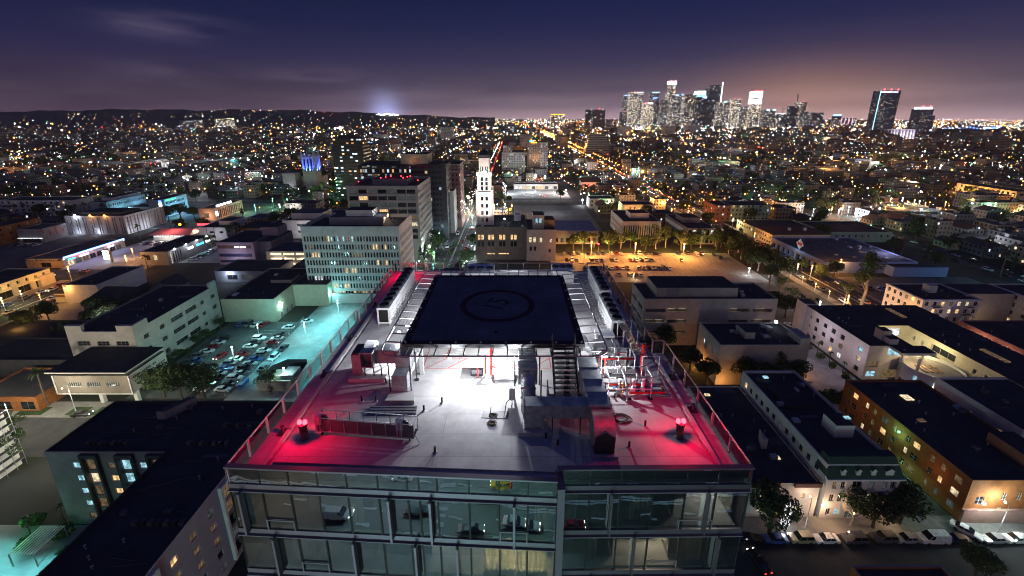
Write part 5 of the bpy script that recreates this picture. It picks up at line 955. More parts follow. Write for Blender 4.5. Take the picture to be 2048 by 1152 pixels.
MB().box(164.6, 164.97, 209, 256, 3.9, 4.7, 'tan').build('fascia', T); MB().box(197, 225, 203.5, 208.98, 0, 5.2, 'blue_wall', 'roof_dark').build('annex', T); MB().box(168, 175, 208.7, 208.97, 3.7, 5.6, 'blue_dark').build('entrance_panel', T); MB().box(186, 189.5, 208.5, 208.9, 4.3, 5.5, 'neon_green').build('green_sign', T); MB().box(182, 199, 208.6, 208.95, 4.7, 5.0, 'tan').build('sign_band', T)
ds = MB(); cx2, cz = 231, 9.5     # striped diamond sign on the roof edge, facing the avenue
ds.face([(165.6, cx2 - 3.6, cz), (165.6, cx2, cz - 3.4), (165.6, cx2 + 3.6, cz), (165.6, cx2, cz + 3.4)], 'dark_wall')
for i in range(-4, 5):
    w = 3.4 * (1 - abs(i) / 5.2) - .2; z0 = cz + i * .62; ds.box(165.46, 165.58, cx2 - w, cx2 + w, z0 - .2, z0 + .2, 'white_metal')
ds.box(165.36, 165.44, cx2 - 1.9, cx2 + 1.9, cz - .75, cz + .75, 'red_paint'); ds.build('diamond_sign', T); light((160.5, 231, 7.5), WHITE, 260, .3, T)
T = bld('tan_hip_roof_house', 'long tan building with a brown hipped roof behind the blue store', 166, 203, 257.5, 277, 7.5, 'cream_wall', 'roof_tile', W=G(7, 1.2, 1.5, [1.2, 4.4], 1.5, 19.5), lit=.1); rp = MB(); a = [(165.5, 257), (203.5, 257), (203.5, 277.5), (165.5, 277.5)]; rp.face([(*a[0], 7.6), (*a[1], 7.6), (192, 267, 11), (177, 267, 11)], 'roof_tile'); rp.face([(*a[1], 7.6), (*a[2], 7.6), (192, 267, 11)], 'roof_tile'); rp.face([(*a[2], 7.6), (*a[3], 7.6), (177, 267, 11), (192, 267, 11)], 'roof_tile'); rp.face([(*a[3], 7.6), (*a[0], 7.6), (177, 267, 11)], 'roof_tile'); rp.build('hip_roof', T)
for x in (179, 189): MB().cbox(x, 262, 9.2, 1.5, 1.2, 1.8, 'white_wall').build('chimney', T)
bld('green_lit_row', 'low green-lit row with a long flat roof beyond the brown hipped roof', 166, 206, 279, 301, 7, 'green_wall', W=G(7, 1.3, 1.5, [3.8], 1.6, 22), S=G(9, 1.4, 2, [3.8], 1.5, 40), lit=.1)
bld('green_shed_row', 'long dark-roofed shed with a bright green front wall right of the hipped roof', 207, 250, 266, 296, 7, 'green_wall', S=G(10, 1.2, 2, [3.6], 1.3, 43), lit=.05)
bld('pale_green_apartments', 'pale green four-storey apartments beyond the low green-lit row', 172, 203, 323, 342, 13, 'green_wall', S=G(10, 1.3, 1.2, zs4, 1.6, 31), lit=.15); bld('brick_end_block', 'dark brick end block left of the pale green apartments', 160.5, 171.9, 323, 345, 12.6, 'brick_red', W=G(7, 1.1, 1.2, zs4, 1.5, 22), S=G(3, 1.3, 1, zs4, 1.5, 11.4), lit=.12)
T = bld('orange_lit_motel', 'long two-storey motel glowing orange at the right edge', 496, 520, 408, 466, 9, 'cream_wall', W=[(2 + i * 4.5, 4.2 + i * 4.5, z, z + 2) for i in range(12) for z in (1, 5.4)], S=[(3, 7, 5, 7)], lit=.12)
for y in (418, 438, 458): light((488, y, 4), ORANGE, 4200, .4, T)
MB().box(494.2, 495.98, 409, 465, 4.4, 4.7, 'cream_wall').build('gallery', T)
T = bld('near_brick_roof', 'dark-roofed brick building across the side street at the bottom right', 55, 69.5, 40, 51, 10, 'brick_orange', W=[(3, 4, 6, 7.6), (7, 8, 6, 7.6)], cap='stucco_grey', lit=0)
# ------------------------------------------------------------------ left middle distance
T = bld('lit_gable_wall_shop', 'pale shop block with an orange lamp washing its blank front wall', -198.2, -183, 172, 196.5, 8.6, 'white_wall', E=[(4, 18, 4.4, 5.6)], S=[(10.2, 12.2, 0, 2.6)], lit=0, bars=(4, 0)); MB().box(-203.6, -198.21, 172.5, 180, 0, 4.2, 'cream_wall', 'roof_dark').build('side_wing', T); MB().box(-203.2, -199, 172.3, 172.46, 2.6, 3.7, 'brick_brown').build('sign_board', T); light((-196, 170.4, 7.2), ORANGE, 420, .2, T); MB().ball(-196.6, 171.2, 7.6, .3, 'lamp_orange').build('wall_lamp', T)
# grey gabled house
T = thing('grey_gabled_house', 'dark blue-grey shingled house with white-framed gables behind the school', 'house', (-165, 165, 0)); mat('shingle', (.06, .075, .1), .85, var=.25, scale=2); mb = MB(); js = []
js += facade(T, mb, (-176, 158), (1, 0), (0, -1), 14, 0, 6.5, 'shingle', [(1.5, 2.7, 4, 5.4), (3.5, 6.5, 4, 5.2), (5, 6.2, 1.2, 2.6), (9.5, 10.6, 3.6, 5.2)], .12, 'frame_white', .1, (1, 0)); js += facade(T, mb, (-162, 158), (0, 1), (1, 0), 16, 0, 6.5, 'shingle', [(2, 3.2, 3.6, 5.2), (6, 7.2, 3.6, 5.2), (10, 12, 3.6, 5.2)], .12, 'frame_white', .1, (1, 0)); mb.box(-176, -162, 158, 174, 0, 6.5, 'shingle', skip='set'); mb.build('wall', T); emit_windows(T, js)
rf = MB(); rf.face([(-176.6, 157.5, 6.5), (-161.4, 157.5, 6.5), (-165, 166, 10.5), (-173, 166, 10.5)], 'roof_dark'); rf.face([(-161.4, 157.5, 6.5), (-161.4, 174.5, 6.5), (-165, 166, 10.5)], 'roof_dark'); rf.face([(-161.4, 174.5, 6.5), (-176.6, 174.5, 6.5), (-173, 166, 10.5), (-165, 166, 10.5)], 'roof_dark'); rf.face([(-176.6, 174.5, 6.5), (-176.6, 157.5, 6.5), (-173, 166, 10.5)], 'roof_dark'); rf.build('roof', T)
T = thing('grey_gabled_house', 'blue-lit gable end of a shingled house nearer the blue-lit lot', 'house', (-153, 172, 0)); mb = MB(); mb.box(-160, -150, 172, 182, 0, 6.5, 'shingle'); mb.face([(-160.2, 171.98, 6.5), (-149.8, 171.98, 6.5), (-155, 171.98, 10)], 'shingle'); mb.build('wall', T); rf = MB(); rf.face([(-160.6, 171.6, 6.3), (-155, 171.6, 10.2), (-155, 182.4, 10.2), (-160.6, 182.4, 6.3)], 'roof_dark'); rf.face([(-149.4, 171.6, 6.3), (-155, 171.6, 10.2), (-155, 182.4, 10.2), (-149.4, 182.4, 6.3)], 'roof_dark'); rf.build('roof', T); wn = MB()
for x in (-158.5, -155.6, -152.6): wn.box(x, x + 1.2, 171.9, 171.97, 3.6, 5.2, 'frame_white'); wn.box(x + .15, x + 1.05, 171.86, 171.9, 3.75, 5.05, 'dark_glass')
wn.build('window', T)
T = bld('flat_grey_hall', 'flat dark-roofed hall with a bright blue-white wall lamp behind the warehouse', -148, -118, 196, 214, 6, 'stucco_grey', S=[(6, 11, 1.5, 4), (13, 18, 1.5, 4)], lit=.2); light((-140.5, 193.8, 5), (.6, .75, 1), 800, .2, T); MB().ball(-140.5, 195.3, 5.4, .45, 'lamp_white').build('wall_lamp', T)
# commercial strip along the boulevard, left edge
T = bld('boulevard_arcade', 'two-storey arcade strip with a balustrade, lit orange, at the left edge of the boulevard', -250, -229.5, 120, 196, 7.6, 'cream_wall', E=[(2 + i * 7.4, 7.4 + i * 7.4, .2, 3.6) for i in range(10)] + [(2 + i * 3.7, 3.4 + i * 3.7, 5, 6.6) for i in range(20)], lit=.12, depth=.8); MB().box(-229.48, -228.9, 120, 196, 3.8, 4.6, 'cream_wall').build('fascia', T); MB().box(-231, -228.6, 190, 196.4, 0, 5.2, 'cream_wall').build('portal', T)
for y, c, p in ((150, (.8, 1, .25), 420), (165, WARM, 260), (176, ORANGE, 300), (188, ORANGE, 480)): light((-225.5, y, 6), c, p, .3, T)
# auto body shop
T = bld('auto_body_shop', 'single-storey auto body shop with blue and red neon along its eave', -266, -245.6, 217, 255, 5.2, 'tan', 'roof_grey', S=[(8, 13.5, .3, 3)], E=[(2.5 + i * 4.2, 5.8 + i * 4.2, .2, 3) for i in range(8)], lit=.3)
MB().box(-266, -246.3, 216.7, 216.97, 4.0, 5.6, 'dark_wall').build('sign_board', T); text('OLYMPIC AUTO BODY SHOP', 1.35, 'frame_white', (-256.2, 216.66, 4.78), (math.radians(90), 0, 0), T, 'lettering', .02, .96)
nn = MB(); nn.tube([(-245.3, 217.6, 4.5), (-245.3, 217.6, 5.6), (-245.3, 254.6, 5.6), (-245.3, 254.6, 4.7)], .15, 'neon_white', 6); nn.build('white_neon', T); nb = MB(); nb.tube([(-245.1, 217.4, 5.95), (-245.1, 254.8, 5.95)], .24, 'neon_blue', 5); nb.tube([(-245.1, 217.4, 5.22), (-245.1, 254.8, 5.22)], .2, 'neon_blue', 5); nb.build('blue_neon', T)
nr = MB(); nr.tube([(-244.9, 241.5, 4.4), (-244.9, 243.5, 5.8), (-244.9, 245.5, 4.4), (-244.9, 248, 6.1), (-244.9, 250, 4.8)], .14, 'neon_red', 5); nr.box(-245.1, -244.95, 222, 231, 4.5, 5.1, 'neon_red'); nr.build('red_neon', T); sg = MB(); sg.box(-245.2, -245.0, 219.5, 223.5, 3.4, 4.2, 'neon_teal'); sg.box(-245.2, -245, 226, 231, 3.5, 4.3, 'neon_white'); sg.box(-245.2, -245, 243, 247, 3.4, 4.1, 'neon_white'); sg.build('light_box', T)
for y, c, p in ((222, (.25, .35, 1), 420), (233, (.5, .4, 1), 420), (245, (.4, .5, 1), 520)): light((-242.3, y, 5.4), c, p, .3, T)
t = thing('pylon_sign', 'bright white pylon sign board at the edge of the auto shop forecourt', 'sign', (-230, 226, 0)); MB().cbox(-230, 226, 2, 3.2, .5, 5, 'neon_white').build('panel', t); MB().cbox(-227.5, 226, 0, 1.0, .7, 7.6, 'tan').build('post', t); light((-231, 229, 6), (.7, .75, 1), 420, .3, t)
# fluted storage hall
mat('flute', (.5, .48, .5), .85, var=.1); fS = []; fE = []
for i in range(8): fS += [(2.1 + i * 5.1, 2.9 + i * 5.1, .3, 12.2), (3.7 + i * 5.1, 4.5 + i * 5.1, .3, 12.2)]
for i in range(6): fE += [(2 + i * 5.8, 3 + i * 5.8, .3, 12.2), (4.4 + i * 5.8, 5.4 + i * 5.8, .3, 12.2)]
T = bld('fluted_storage_hall', 'large windowless hall with paired dark vertical slots and two orange roof lamps on the left', -312, -270.5, 285, 307.5, 13.4, 'flute', S=fS, E=fE, depth=.7, frame=None, pick=lambda i, h: 'black'); MB().box(-304, -276, 289, 305, 12.91, 15, 'dark_wall', 'roof_dark').build('roof_plant', T)
for x, c, m in ((-303.5, (.7, .85, 1), 'lamp_white'), (-293, ORANGE, 'lamp_orange'), (-283, ORANGE, 'lamp_orange')): MB().ball(x, 284.2, 13.9, .62, m).build('roof_lamp', T); light((x, 283.3, 13.2), c, 420 if m == 'lamp_white' else 210, .3, T)
light((-266, 299, 3), (.75, .85, 1), 600, .3, T); light((-267, 288, 2.5), (.75, .85, 1), 350, .3, T); light((-290, 283, 2), (.7, .8, 1), 260, .3, T); light((-304, 283, 2), (.7, .8, 1), 260, .3, T)
T = bld('grey_shutter_store', 'grey store with red-marked shutter wall left of the windowless hall', -324, -308, 265, 281, 9.2, 'stucco_grey', E=[], S=[(2, 14, 0, 2.8)], lit=0); rm = MB()
for y, z, h in ((265.5, 6, 2.5), (269.5, 4, 3), (273.5, 3.5, 5), (278, 4, 2.5)): rm.box(-307.98, -307.9, y, y + .9, z, z + h, 'red_paint')
rm.build('red_marking', T); MB().box(-324, -308, 264.2, 264.97, 2.9, 3.2, 'lit_white').build('lit_canopy', T); bld('brown_corner_block', 'brown block at the far left edge beside the grey shutter store', -346, -329, 258, 285, 12, 'brick_orange', E=G(5, 1.2, 2, [2, 5.5, 9], 1.5, 27), lit=.15)
# blue-lit offices
T = bld('blue_sign_office', 'blue-lit office with a tall white sign panel and green letters, upper left', -297, -285.5, 337, 364, 14.6, 'teal_wall', S=[], E=G(14, 1.0, 3.5, [2.6, 6.4, 10.2], 2.0, 27), lit=.05); MB().box(-286.4, -283.6, 334.5, 336.9, 0, 15.4, 'blue_dark').build('sign_pylon', T); MB().box(-286.2, -283.9, 334.3, 334.48, 2, 12.6, 'neon_white').build('sign_panel', T); MB().box(-286.2, -283.8, 334.3, 334.48, 13, 14.6, 'lamp_blue').build('sign_header', T); gl = MB()
for i in range(8): gl.box(-285.3, -285.1, 340 + i * 1.5, 341.0 + i * 1.5, 12.9, 13.9, 'neon_green')
gl.build('green_lettering', T); light((-279, 338, 5), (.2, .8, 1), 1700, .4, T); light((-277, 352, 6), (.15, .45, 1), 1900, .4, T); light((-277, 362, 8), (.3, .8, 1), 1500, .4, T)
T = bld('blue_lit_clinic', 'long pale blue-lit clinic with small square windows above the windowless hall', -339, -325.5, 331, 368, 14, 'teal_wall', S=[], E=G(18, 1.0, 1.5, [5.4, 9.8], 1.8, 37), lit=.03); MB().box(-337, -327, 340, 366, 13.51, 16, 'white_wall', 'roof_dark').build('penthouse', T); MB().box(-324.8, -324.6, 334, 339, 5, 6.6, 'neon_white').build('light_box', T); light((-319, 340, 6), (.3, .75, 1), 1500, .4, T); light((-319, 358, 7), (.3, .65, 1), 1300, .4, T)
bld('violet_low_annex', 'low violet-tinted annex between the two blue-lit offices', -318, -300, 341, 356, 8, 'white_wall', S=G(6, 1, 1, [3.6], 1.6, 18), lit=.2)
T = bld('lettered_bank', 'brown-lit bank with white roof lettering and a colonnade side, upper left', -249, -236.5, 326, 362, 9.8, 'pink_wall', S=[(3, 8, 2, 6)], E=[(2 + i * 2.25, 3.4 + i * 2.25, 1, 8) for i in range(15)], lit=.1, depth=.6, pick=lambda i, h: 'lit_dim' if i % 3 == 0 else 'dark_glass'); ll = MB()
for i in range(13):
    if i != 8: ll.box(-236.3, -236.1, 329 + i * 1.45, 330.1 + i * 1.45, 10.4, 11.9, 'neon_white')
ll.build('roof_lettering', T); MB().box(-236.2, -235.9, 327, 329.2, 3.5, 7, 'neon_white').build('light_box', T); light((-241, 322, 4), (1, .7, .4), 900, .3, T); light((-231, 336, 4), ORANGE, 600, .3, T); light((-231, 355, 4), (.6, 1, .4), 900, .3, T)
bld('white_walkup_apartments', 'white four-storey walk-up apartments with lit stair towers behind palms, far left', -420, -360, 338, 356, 14, 'white_wall', S=[(2 + i * 5, 3.8 + i * 5, z, z + 1.8) for i in range(12) for z in zs4], lit=.2)
# diner with red roof
T = thing('red_roof_diner', 'low diner with a glowing red roof and lit star sign', 'diner', (-228, 276, 0)); MB().box(-240, -216, 270, 284, 0, 4, 'white_wall').build('wall', T); rf = MB(); rf.face([(-242, 268, 4.05), (-214, 268, 4.05), (-217, 277, 6.4), (-239, 277, 6.4)], 'pink_wall'); rf.face([(-242, 286, 4.05), (-214, 286, 4.05), (-217, 277, 6.4), (-239, 277, 6.4)], 'pink_wall'); rf.face([(-214, 268, 4.05), (-214, 286, 4.05), (-217, 277, 6.4)], 'pink_wall'); rf.build('roof', T); MB().box(-222, -212.5, 287, 287.4, 6, 7.4, 'neon_red').build('red_sign', T); MB().ball(-228.5, 280, 8.5, .9, 'amber').build('star_sign', T); MB().box(-239, -217, 269.7, 269.97, 2.4, 3.4, 'lit_white').build('window_band', T)
light((-228, 272.5, 9.5), (1, .16, .2), 1500, .3, T); light((-230, 264, 4), (1, .95, .85), 1100, .3, T); light((-214, 275, 5), (1, .8, .6), 1100, .3, T)
T = bld('grey_lamp_row', 'long grey commercial building with four white eave lamps and lit letters on its side', -206, -191, 221, 255.5, 8, 'stucco_grey', S=[(3, 5, 3, 6), (7, 9, 3, 6)], E=[(2 + i * 1.7, 2.9 + i * 1.7, .5, 7) for i in range(5)], lit=.1); wl = MB()
for i in range(4): wl.ball(-190.4, 226 + i * 8.6, 8.2, .4, 'lamp_white'); light((-188.6, 226 + i * 8.6, 7.4), WHITE, 200, .2, T)
wl.build('eave_lamp', T); lt = MB()
for a, b in ((236, 238), (238.8, 240), (243, 246), (246.5, 249), (251, 254.5)): lt.box(-190.95, -190.8, a, b, 4.4, 5.6, 'neon_teal' if 242 < a < 250 else 'neon_white')
lt.build('lit_lettering', T)
T = bld('white_panel_office', 'white two-storey office with dark joints and a raised roof box, left of centre', -208.5, -190.4, 270, 294, 9, 'white_wall', S=[(7, 9.6, 5, 6.4), (13.5, 16, 5, 6.4)], E=G(6, 1.8, 1.5, [1.6, 5.4], 1.6, 24), lit=.05, bars=(3, 0)); MB().box(-200, -191, 278, 291, 8.502, 11.6, 'white_wall', 'roof_dark').build('roof_box', T)
for x in (-203.6, -198.6): MB().box(x, x + .35, 269.93, 269.99, 0, 9, 'dark_wall').build('joint', T)
light((-196, 263, 5), (.8, .85, 1), 500, .3, T)
T = bld('strip_window_office', 'mauve office with dark strip windows, lit lettering and a grey side wall', -164, -143.5, 222.6, 250, 12.9, 'mauve_wall', S=[(.6, 19, 4.6, 6.4), (.6, 19, 1.2, 2.6), (.6, 19, 9.4, 11.2)], frame='frame_dark', bars=(9, 0), pick=lambda i, h: 'blue_dark' if h[2] < 9 else 'brick_brown'); MB().box(-143.48, -135.6, 226, 250, 0, 12.4, 'stucco_grey', 'roof_dark').build('side_wing', T); MB().box(-147, -137.5, 238, 248, 12.502, 17.6, 'mauve_wall', 'roof_dark').build('roof_box', T); sg = MB()
for i in range(10):
    if i not in (4,): sg.box(-154 + i * .62, -153.55 + i * .62, 222.4, 222.5, 9.9, 10.5, 'neon_white')
sg.build('lit_lettering', T); light((-153, 216, 5), (.8, .75, 1), 700, .3, T)
T = bld('lit_parking_deck', 'three-level parking deck with glowing open floors beside the white concrete office', -135, -91.5, 219, 238, 8.9, 'stucco', 'roof_grey', S=[(2 + i * 7, 8.4 + i * 7, z, z + 1.5) for i in range(6) for z in (.8, 3.7, 6.5)], depth=.9, frame=None, pick=lambda i, h: 'lit_garage')
light((-128, 215, 3), (1, .9, .7), 500, .3, T); light((-110, 215, 3), (1, .9, .7), 500, .3, T)
T = bld('white_box_office', 'plain white three-storey office with two strip windows and roof boxes, above the parking deck', -155, -129, 275, 300, 12.6, 'white_wall', S=[(9.5, 17, 8.6, 10.2), (19, 25.5, 8.6, 10.2), (10, 17, 4, 5.6), (19, 25, 4, 5.6)], lit=0, frame='frame_dark', pick=lambda i, h: 'lit_grey', bars=(4, 0)); MB().box(-151, -130, 280, 296, 12.102, 16.4, 'white_wall', 'roof_grey').build('penthouse', T); light((-141, 268, 7), (.95, .9, 1), 800, .4, T)
bld('pale_side_hall', 'pale green-grey hall with one bright wall lamp left of the plain white office', -168, -155.2, 270, 296, 8.6, 'green_wall', S=[(7, 8, 4, 6)], lit=1.); bld('orange_stucco_shop', 'orange-brown stucco shop with one lit window behind the mauve office', -186, -168.5, 274, 296, 7.6, 'brick_orange', S=[(3, 4.5, 3.5, 5.5), (8, 9.6, 4, 5.6)], lit=.9)
# ------------------------------------------------------------------ blue-lit church and lit office rows
T = thing('blue_lit_church', 'stone church with a pinnacled tower floodlit in blue, beyond the green street', 'church', (-226, 463, 0)); mat('stone', (.4, .36, .32), .9, var=.2, scale=.5); tw = MB(); cx3, cy3 = -222, 468; js = facade(T, tw, (cx3 - 7, cy3 - 7), (1, 0), (0, -1), 14, 0, 38, 'stone', [(2.2 + i * 3.6, 4.6 + i * 3.6, 23, 35.5) for i in range(3)], .8, None, 0); js += facade(T, tw, (cx3 + 7, cy3 - 7), (0, 1), (1, 0), 14, 0, 38, 'stone', [(2.2 + i * 3.6, 4.6 + i * 3.6, 23, 35.5) for i in range(3)], .8, None, 0); tw.box(cx3 - 7, cx3 + 7, cy3 - 7, cy3 + 7, 0, 38, 'stone', skip='se'); tw.build('tower', T); emit_windows(T, js)
for sx in (-1, 1):
    for sy in (-1, 1): MB().lathe(cx3 + sx * 6.4, cy3 + sy * 6.4, [(1.1, 36), (1.1, 40), (.05, 45)], 'stone', 6, False).build('pinnacle', T)
bt = MB()
for i in range(4): bt.box(cx3 - 6.6 + i * 3.75 + .2, cx3 - 6.6 + i * 3.75 + 1.2, cy3 - 7.7, cy3 - 7.01, 20, 39.5, 'stone'); bt.box(cx3 + 7.01, cx3 + 7.7, cy3 - 6.6 + i * 3.75 + .2, cy3 - 6.6 + i * 3.75 + 1.2, 20, 39.5, 'stone')
bt.build('buttress', T); nv = MB(); nv.box(-252, -214.9, 474, 490, 0, 15, 'stone'); nv.face([(-252.3, 473.5, 15), (-214.6, 473.5, 15), (-214.6, 482, 22), (-252.3, 482, 22)], 'roof_dark'); nv.face([(-252.3, 490.5, 15), (-214.6, 490.5, 15), (-214.6, 482, 22), (-252.3, 482, 22)], 'roof_dark'); nv.build('nave', T); gb = MB(); gb.box(-252, -238, 461, 473.9, 0, 20, 'stone'); gb.build('transept', T)
for x, y in ((cx3 - 3.5, cy3 - 10), (cx3 + 3.5, cy3 - 10), (cx3 + 10, cy3 - 3), (cx3 + 10, cy3 + 3)): light((x, y, 22), (.05, .1, 1), 16000, .4, T, spot=80, aim=(cx3, cy3, 40))
light((-244, 455, 6), (.7, .75, 1), 500, .4, T)
T = thing('lit_row_office', 'dark mid-rise office with many rows of white-lit windows, above the brown office', 'office tower', (-165, 430, 0)); MB().box(-181, -150, 430, 452, 0, 59, 'ww_rows', 'roof_dark').build('wall', T); MB().box(-176, -158, 436, 448, 59.002, 62, 'dark_wall').build('penthouse', T)
winwall('ww_hotel', (.3, .27, .26), 2.4, 3.2, .4, .5, .22, 1.1, .25, z0=.3); winwall('ww_hotel_white', (.42, .4, .4), 2.2, 3.2, .42, .5, .25, 1.1, .4); winwall('ww_step', (.22, .2, .2), 9, 3.6, .96, .45, .02, 1, .5)
T = thing('twin_slab_hotel', 'pale tall apartment slab with a column of lit windows right of the art-deco tower', 'apartments', (36, 590, 0)); MB().box(38, 49.5, 590, 612, 0, 46, 'ww_hotel_white', 'roof_dark').build('wall', T); MB().box(22, 37.9, 594, 612, 0, 46.5, 'ww_hotel', 'roof_dark').build('rear_slab', T); MB().box(24, 30, 592.5, 593.9, 46.5, 48.2, 'neon_teal').build('roof_sign', T); MB().box(26, 34, 592.5, 593.9, 44.6, 46.2, 'amber').build('roof_sign', T); light((36, 585, 4), ORANGE, 3500, .4, T); light((33, 588, 25), ORANGE, 1200, .4, T)
T = thing('mid_rise_flats', 'broad mid-rise flats with scattered lit windows just right of the art-deco crown', 'apartments', (-2, 580, 0)); MB().box(-14, 18, 580, 600, 0, 33, 'ww_hotel_white', 'roof_dark').build('wall', T); MB().box(-12, 0, 584, 598, 33.002, 42, 'ww_hotel', 'roof_dark').build('upper_block', T); MB().box(3, 13, 583, 583.9, 36, 41, 'brick_orange').build('roof_billboard', T)
T = thing('stepped_terrace_office', 'broad stepped office with pale floor bands, far beyond the plaza', 'office', (150, 880, 0)); 
for k in range(5): MB().box(150 + k * 3, 205 - k * 2, 880 + k * 5, 920, k * 9, k * 9 + 9, 'ww_step', 'roof_dark').build('tier', T)
winwall('ww_red', (.4, .2, .18), 2.2, 3.2, .4, .5, .3, 1., .1)
T = bld('red_lit_tudor_row', 'gabled row with a red-lit front beside the bright plaza', 78, 100, 470, 486, 9, 'cream_wall', S=G(7, 1.4, 1, [1.2, 5], 2, 22), lit=.3); light((86, 464, 4), (1, .08, .05), 2600, .3, T); light((97, 464, 4), (1, .85, .5), 900, .3, T); rf = MB(); rf.face([(77.6, 469.6, 9), (100.4, 469.6, 9), (100.4, 478, 13), (77.6, 478, 13)], 'roof_tile'); rf.face([(77.6, 486.4, 9), (100.4, 486.4, 9), (100.4, 478, 13), (77.6, 478, 13)], 'roof_tile'); rf.build('gable_roof', T)
T = bld('corner_cream_apartments', 'cream three-storey apartments with two lit windows behind the white finned office', 92, 118, 340, 356, 10, 'white_wall', S=G(7, 1.5, 1.5, [2, 6], 2, 26), lit=.3)
T = bld('white_corner_flats', 'small white flats beside the dark street, beyond the cream three-storey apartments', 70, 92, 372, 388, 9, 'white_wall', S=G(6, 1.4, 1.5, [2, 5.6], 1.8, 22), lit=.15)
T = bld('supermarket_row', 'long low row of bright shopfronts on the plaza beyond the dark car park', 2, 52, 474, 492, 6, 'white_wall', S=G(10, 3.6, 1, [.5], 3.4, 50), lit=.95)
# vents, pipes and tar patches on the nearer flat roofs
def clutter(nm, x0, x1, y0, y1, z, k):
    T = bpy.data.objects[nm]; r = random.Random(nm)
    for i in range(k):
        x, y = r.uniform(x0, x1), r.uniform(y0, y1); c = r.random()
        if c < .4: MB().lathe(x, y, [(.12, z), (.12, z + .6), (.2, z + .62), (.2, z + .75)], 'galvanised', 8).build('roof_vent', T)
        elif c < .65: MB().cbox(x, y, z + .002, r.uniform(.8, 1.6), r.uniform(.7, 1.2), r.uniform(.5, 1), r.choice(['galvanised', 'beige_metal', 'roof_grey'])).build('air_unit', T)
        elif c < .8: w, d = r.uniform(2, 5), r.uniform(1, 3); MB().face([(x, y, z + .012), (x + w, y + .3, z + .012), (x + w * .9, y + d, z + .012), (x - .2, y + d * .8, z + .012)], 'roof_grey').build('roof_patch', T)
        else: MB().tube([(x, y, z + .15), (min(x1, x + r.uniform(2, 6)), y + r.uniform(-.5, .5), z + .15)], .06, 'roof_grey', 5).build('roof_pipe', T)
for a in (('long_white_block', 64, 77, 80, 99, 12.31, 14), ('low_dark_block', 49.5, 61, 69.5, 98, 8.31, 16), ('orange_brick_apartments', 93, 111, 69, 98, 10.01, 16), ('plain_block', 64, 88, 114, 126, 13.31, 10), ('parking_structure', 82, 93, 137, 150, 17.81, 6), ('white_courtyard_complex', 111.5, 122, 117, 142, 12.03, 10), ('white_courtyard_complex', 135, 150, 84, 142, 12.03, 22), ('white_villa_block', 117, 148, 81, 98, 11.51, 12), ('school_building', -135, -118, 119, 152, 15.91, 16), ('warehouse', -115, -96, 156, 188, 9.51, 8), ('l_shaped_apartments', -88, -68, 68, 80, 17.41, 12), ('l_shaped_apartments', -65.5, -53, 32, 80, 17.41, 22), ('concrete_office', -58, -50, 176, 196, 33.12, 8), ('blue_store', 170, 212, 212, 254, 5.71, 20), ('cream_fire_escape_apartments', 156, 175, 147, 160, 13.51, 7), ('pink_brick_row', 167, 212, 121, 138, 7.51, 10), ('lit_gable_wall_shop', -197, -184, 174, 195, 8.11, 6), ('boulevard_arcade', -248, -231, 122, 194, 7.11, 10), ('grey_lamp_row', -205, -192, 223, 254, 7.51, 6), ('finned_office', 76, 99, 275, 308, 11.91, 5), ('art_deco_office', -8, 7, 234, 260, 19.01, 8)): clutter(*a)
# ------------------------------------------------------------------ vehicles
PAINT = {'white': (.62, .62, .62), 'silver': (.36, .37, .38), 'grey': (.12, .12, .13), 'black': (.015, .015, .017), 'blue': (.04, .09, .3), 'red': (.32, .015, .02), 'tan': (.42, .33, .2), 'green': (.05, .1, .07), 'yellow': (.75, .42, .02)}
for k, c in PAINT.items(): mat('paint_' + k, c, .28, .1, var=0, spec=.6, coat=.6)
mat('car_glass', (.01, .012, .014), .05, var=0, spec=.8)
PROF = {  # side profiles: lower body outline (x, z) and cabin (bottom/top x, z)
    'sedan': ([(-2.25, .35), (2.3, .35), (2.35, .6), (2.25, .78), (1.0, .92), (-1.6, .95), (-2.3, .88), (-2.35, .6)], (-1.65, 1.1, -1.0, .25, .93, 1.42), 4.6),
    'suv': ([(-2.2, .4), (2.25, .4), (2.3, .7), (2.2, .98), (1.1, 1.05), (-2.15, 1.08), (-2.25, .7)], (-2.1, 1.1, -1.85, .45, 1.06, 1.75), 4.6),
    'van': ([(-2.6, .4), (2.6, .4), (2.65, .8), (2.5, 1.1), (1.7, 1.25), (-2.6, 1.25), (-2.62, .8)], (-2.58, 1.75, -2.5, .9, 1.25, 2.1), 5.2),
    'pickup': ([(-2.7, .45), (2.65, .45), (2.7, .8), (2.6, 1.05), (1.2, 1.1), (-2.7, 1.1), (-2.72, .8)], (-.75, 1.2, -.6, .5, 1.1, 1.8), 5.4)}
